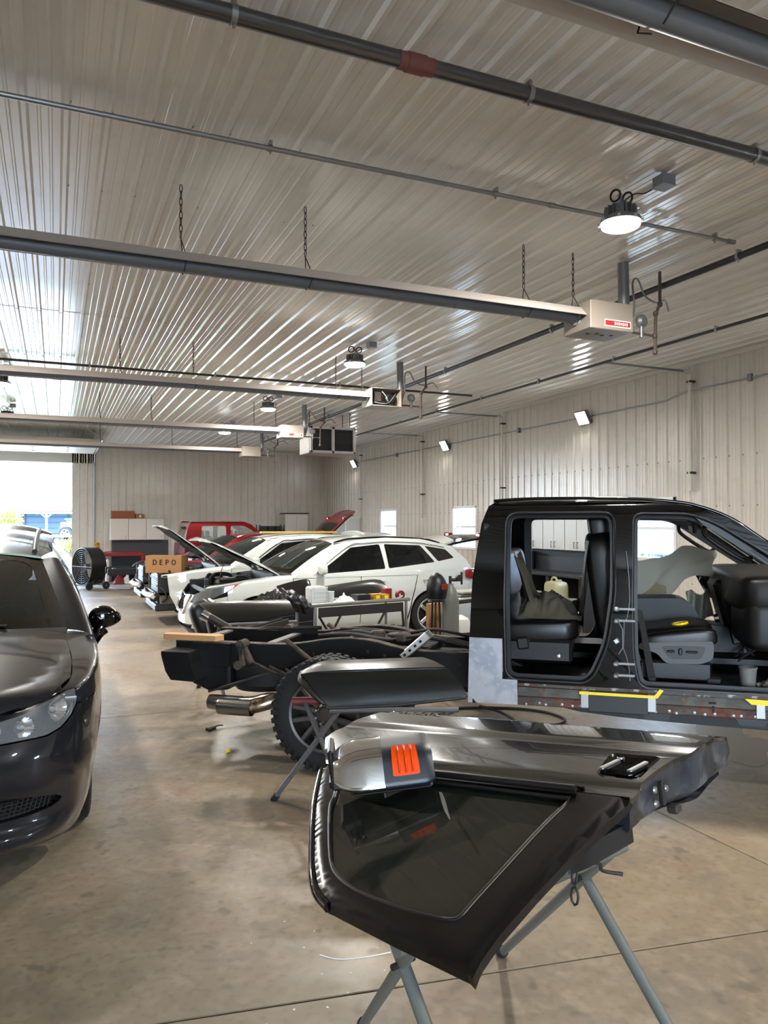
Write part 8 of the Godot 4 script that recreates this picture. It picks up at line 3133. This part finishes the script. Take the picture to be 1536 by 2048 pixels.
func more_materials():
	mat("joint", Color(0.20, 0.19, 0.175), 0.9)
	mat("wainscot", Color(0.20, 0.21, 0.23), 0.5)
	mat("pipe_steel", Color(0.40, 0.40, 0.41), 0.28, 0.9)
	var g := mat("glass_frost", Color(0.8, 0.82, 0.82, 0.5), 0.2)
	g.transparency = BaseMaterial3D.TRANSPARENCY_ALPHA
	mat("van_paint", Color(0.115, 0.120, 0.138), 0.30, 0.4, 1.0)
	mat("seat_dark", Color(0.07, 0.07, 0.075), 0.7)
	mat("lamp_bucket", Color(0.16, 0.165, 0.17), 0.2, 0.6)
	g = mat("lens_clear", Color(0.9, 0.93, 0.95, 0.10), 0.02)
	g.transparency = BaseMaterial3D.TRANSPARENCY_ALPHA
	mat("truck_paint", Color(0.018, 0.020, 0.024), 0.15, 0.0, 1.0)
	mat("black_satin", Color(0.035, 0.036, 0.040), 0.45)
	mat("seal", Color(0.045, 0.045, 0.048), 0.4)
	mat("visor", Color(0.30, 0.32, 0.34), 0.6)
	mat("leather", Color(0.05, 0.05, 0.052), 0.38)
	mat("trim_grey", Color(0.30, 0.30, 0.31), 0.5)
	mat("frame_black", Color(0.035, 0.035, 0.042), 0.5, 0.2)
	mat("rim_grey", Color(0.34, 0.325, 0.31), 0.42, 0.7)
	mat("bare_weld_bright", Color(0.62, 0.62, 0.62), 0.4, 0.7)
	var ps := mat("primer_silver", Color(0.78, 0.80, 0.83), 0.36, 0.3)
	ps.albedo_texture = blotch(256, Color(0.95, 0.95, 0.95), [[0.01, 3, 41, Color(0.78, 0.80, 0.84, 0.7), 0.45, 0.7], [0.06, 3, 42, Color(1, 1, 1, 0.6), 0.6, 0.75]])
	triplanar(ps, 0.8, false)
	var rs := mat("rust_sill", Color.WHITE, 0.75, 0.1)
	rs.albedo_texture = blotch(256, Color(0.26, 0.25, 0.24), [[0.012, 4, 51, Color(0.42, 0.24, 0.17, 0.95), 0.38, 0.56], [0.05, 3, 52, Color(0.34, 0.14, 0.09, 0.8), 0.62, 0.75], [0.02, 3, 53, Color(0.36, 0.35, 0.33, 0.7), 0.6, 0.75]])
	triplanar(rs, 0.9, false)
	var sg := mat("sill_grey", Color.WHITE, 0.6, 0.1)
	sg.albedo_texture = blotch(256, Color(0.30, 0.29, 0.265), [[0.02, 4, 54, Color(0.40, 0.385, 0.355, 0.8), 0.45, 0.8], [0.03, 3, 55, Color(0.34, 0.23, 0.18, 0.8), 0.66, 0.8]])
	triplanar(sg, 0.9, false)
	var bw := mat("bare_weld", Color.WHITE, 0.6, 0.4)
	bw.albedo_texture = blotch(256, Color(0.30, 0.29, 0.28), [[0.03, 3, 61, Color(0.62, 0.61, 0.60), 0.55, 0.65], [0.02, 3, 62, Color(0.33, 0.20, 0.15, 0.8), 0.6, 0.7]])
	triplanar(bw, 0.7, false)
	var fd := mat("frame_dust", Color.WHITE, 0.8, 0.1)
	fd.albedo_texture = blotch(256, Color(0.27, 0.24, 0.21), [[0.02, 4, 71, Color(0.12, 0.11, 0.11), 0.5, 0.65], [0.03, 3, 72, Color(0.38, 0.28, 0.21, 0.8), 0.62, 0.75]])
	triplanar(fd, 0.8, false)
	var st := mat("steel_stained", Color(0.78, 0.74, 0.68), 0.25, 1.0)
	st.albedo_texture = blotch(256, Color(0.9, 0.88, 0.85), [[0.02, 4, 73, Color(0.55, 0.47, 0.38), 0.5, 0.7]])
	triplanar(st, 0.6, false)
	g = mat("glass_green", Color(0.25, 0.36, 0.33, 0.38), 0.02)
	g.transparency = BaseMaterial3D.TRANSPARENCY_ALPHA
	mat("stand_green", Color(0.36, 0.365, 0.34), 0.55, 0.0)
	mat("stand_grey", Color(0.36, 0.355, 0.36), 0.5, 0.2)
	var dp := mat("door_paint", Color(0.040, 0.039, 0.039), 0.2, 0.0, 1.0)
	dp.metallic_specular = 0.6
	mat("frame_gloss", Color(0.022, 0.021, 0.021), 0.24).metallic_specular = 0.45
	mat("door_gloss", Color(0.03, 0.03, 0.03), 0.12, 0.0, 1.0)
	var di := mat("door_inner", Color.WHITE, 0.38, 0.25)
	di.albedo_texture = blotch(256, Color(0.20, 0.215, 0.24), [[0.02, 4, 81, Color(0.34, 0.36, 0.38), 0.55, 0.75], [0.015, 3, 82, Color(0.12, 0.13, 0.15), 0.55, 0.7]])
	triplanar(di, 0.5, false)
	g = mat("glass_door", Color(0.10, 0.115, 0.10, 0.80), 0.03)
	g.transparency = BaseMaterial3D.TRANSPARENCY_ALPHA
	mat("mirror_body", Color(0.10, 0.12, 0.15), 0.42)
	var am := mat("amber", Color(0.95, 0.30, 0.02, 0.85), 0.08, 0.0, 1.0)
	am.transparency = BaseMaterial3D.TRANSPARENCY_ALPHA
	mat("amber_deep", Color(0.80, 0.20, 0.01), 0.2)
	mat("tail_red", Color(0.45, 0.02, 0.03), 0.15, 0.0, 1.0)
	mat("hood_under", Color(0.10, 0.10, 0.10), 0.7)
	mat("steel_dirty", Color(0.42, 0.40, 0.34), 0.6, 0.3)
	mat("wood_yellow", Color(0.72, 0.60, 0.30), 0.7)
	mat("tape_brown", Color(0.52, 0.36, 0.20), 0.35)
	mat("cloth_olive", Color(0.30, 0.285, 0.235), 0.85)
	mat("cloth_pale", Color(0.56, 0.55, 0.51), 0.8)
	mat("film", Color(0.20, 0.195, 0.175), 0.35)
	mat("paper_tan", Color(0.50, 0.47, 0.36), 0.8)
	mat("cup_grey", Color(0.46, 0.46, 0.45), 0.5)
	mat("foil", Color(0.55, 0.55, 0.55), 0.35, 0.6)
	mat("panel_grey", Color(0.125, 0.13, 0.13), 0.28, 0.5, 0.8)
	mat("grip_red", Color(0.42, 0.12, 0.13), 0.6)
	mat("apron_dark", Color(0.14, 0.13, 0.12), 0.6)
	mat("white_milky", Color(0.78, 0.78, 0.76), 0.35)
	mat("carton_yellow", Color(0.66, 0.48, 0.10), 0.7)
	mat("carton_red", Color(0.58, 0.33, 0.22), 0.8)
	mat("cylinder_grey", Color(0.42, 0.43, 0.40), 0.45)
	mat("white_door", Color(0.74, 0.74, 0.72), 0.4)
	mat("jug_milky", Color(0.74, 0.72, 0.56), 0.35)
	mat("box_blue", Color(0.10, 0.22, 0.45), 0.5)
	mat("rag_pink", Color(0.62, 0.36, 0.36), 0.85)
	mat("fan_black", Color(0.06, 0.065, 0.07), 0.35)
	mat("oil", Color(0.05, 0.047, 0.042), 0.3)
	mat("bark", Color(0.30, 0.24, 0.18), 0.9)
	for q in [["leaf", Color(0.30, 0.46, 0.18)], ["leaf_yellow", Color(0.45, 0.52, 0.18)]]:
		var lf := mat(q[0], q[1], 0.6)
		lf.backlight_enabled = true
		lf.backlight = q[1] * 0.6
	mat("fascia_red", Color(0.62, 0.10, 0.12), 0.5)
	mat("shed_blue", Color(0.22, 0.33, 0.50), 0.6)
	mat("tractor_blue", Color(0.25, 0.50, 0.72), 0.4)
	mat("trailer_blue", Color(0.35, 0.50, 0.62), 0.5)
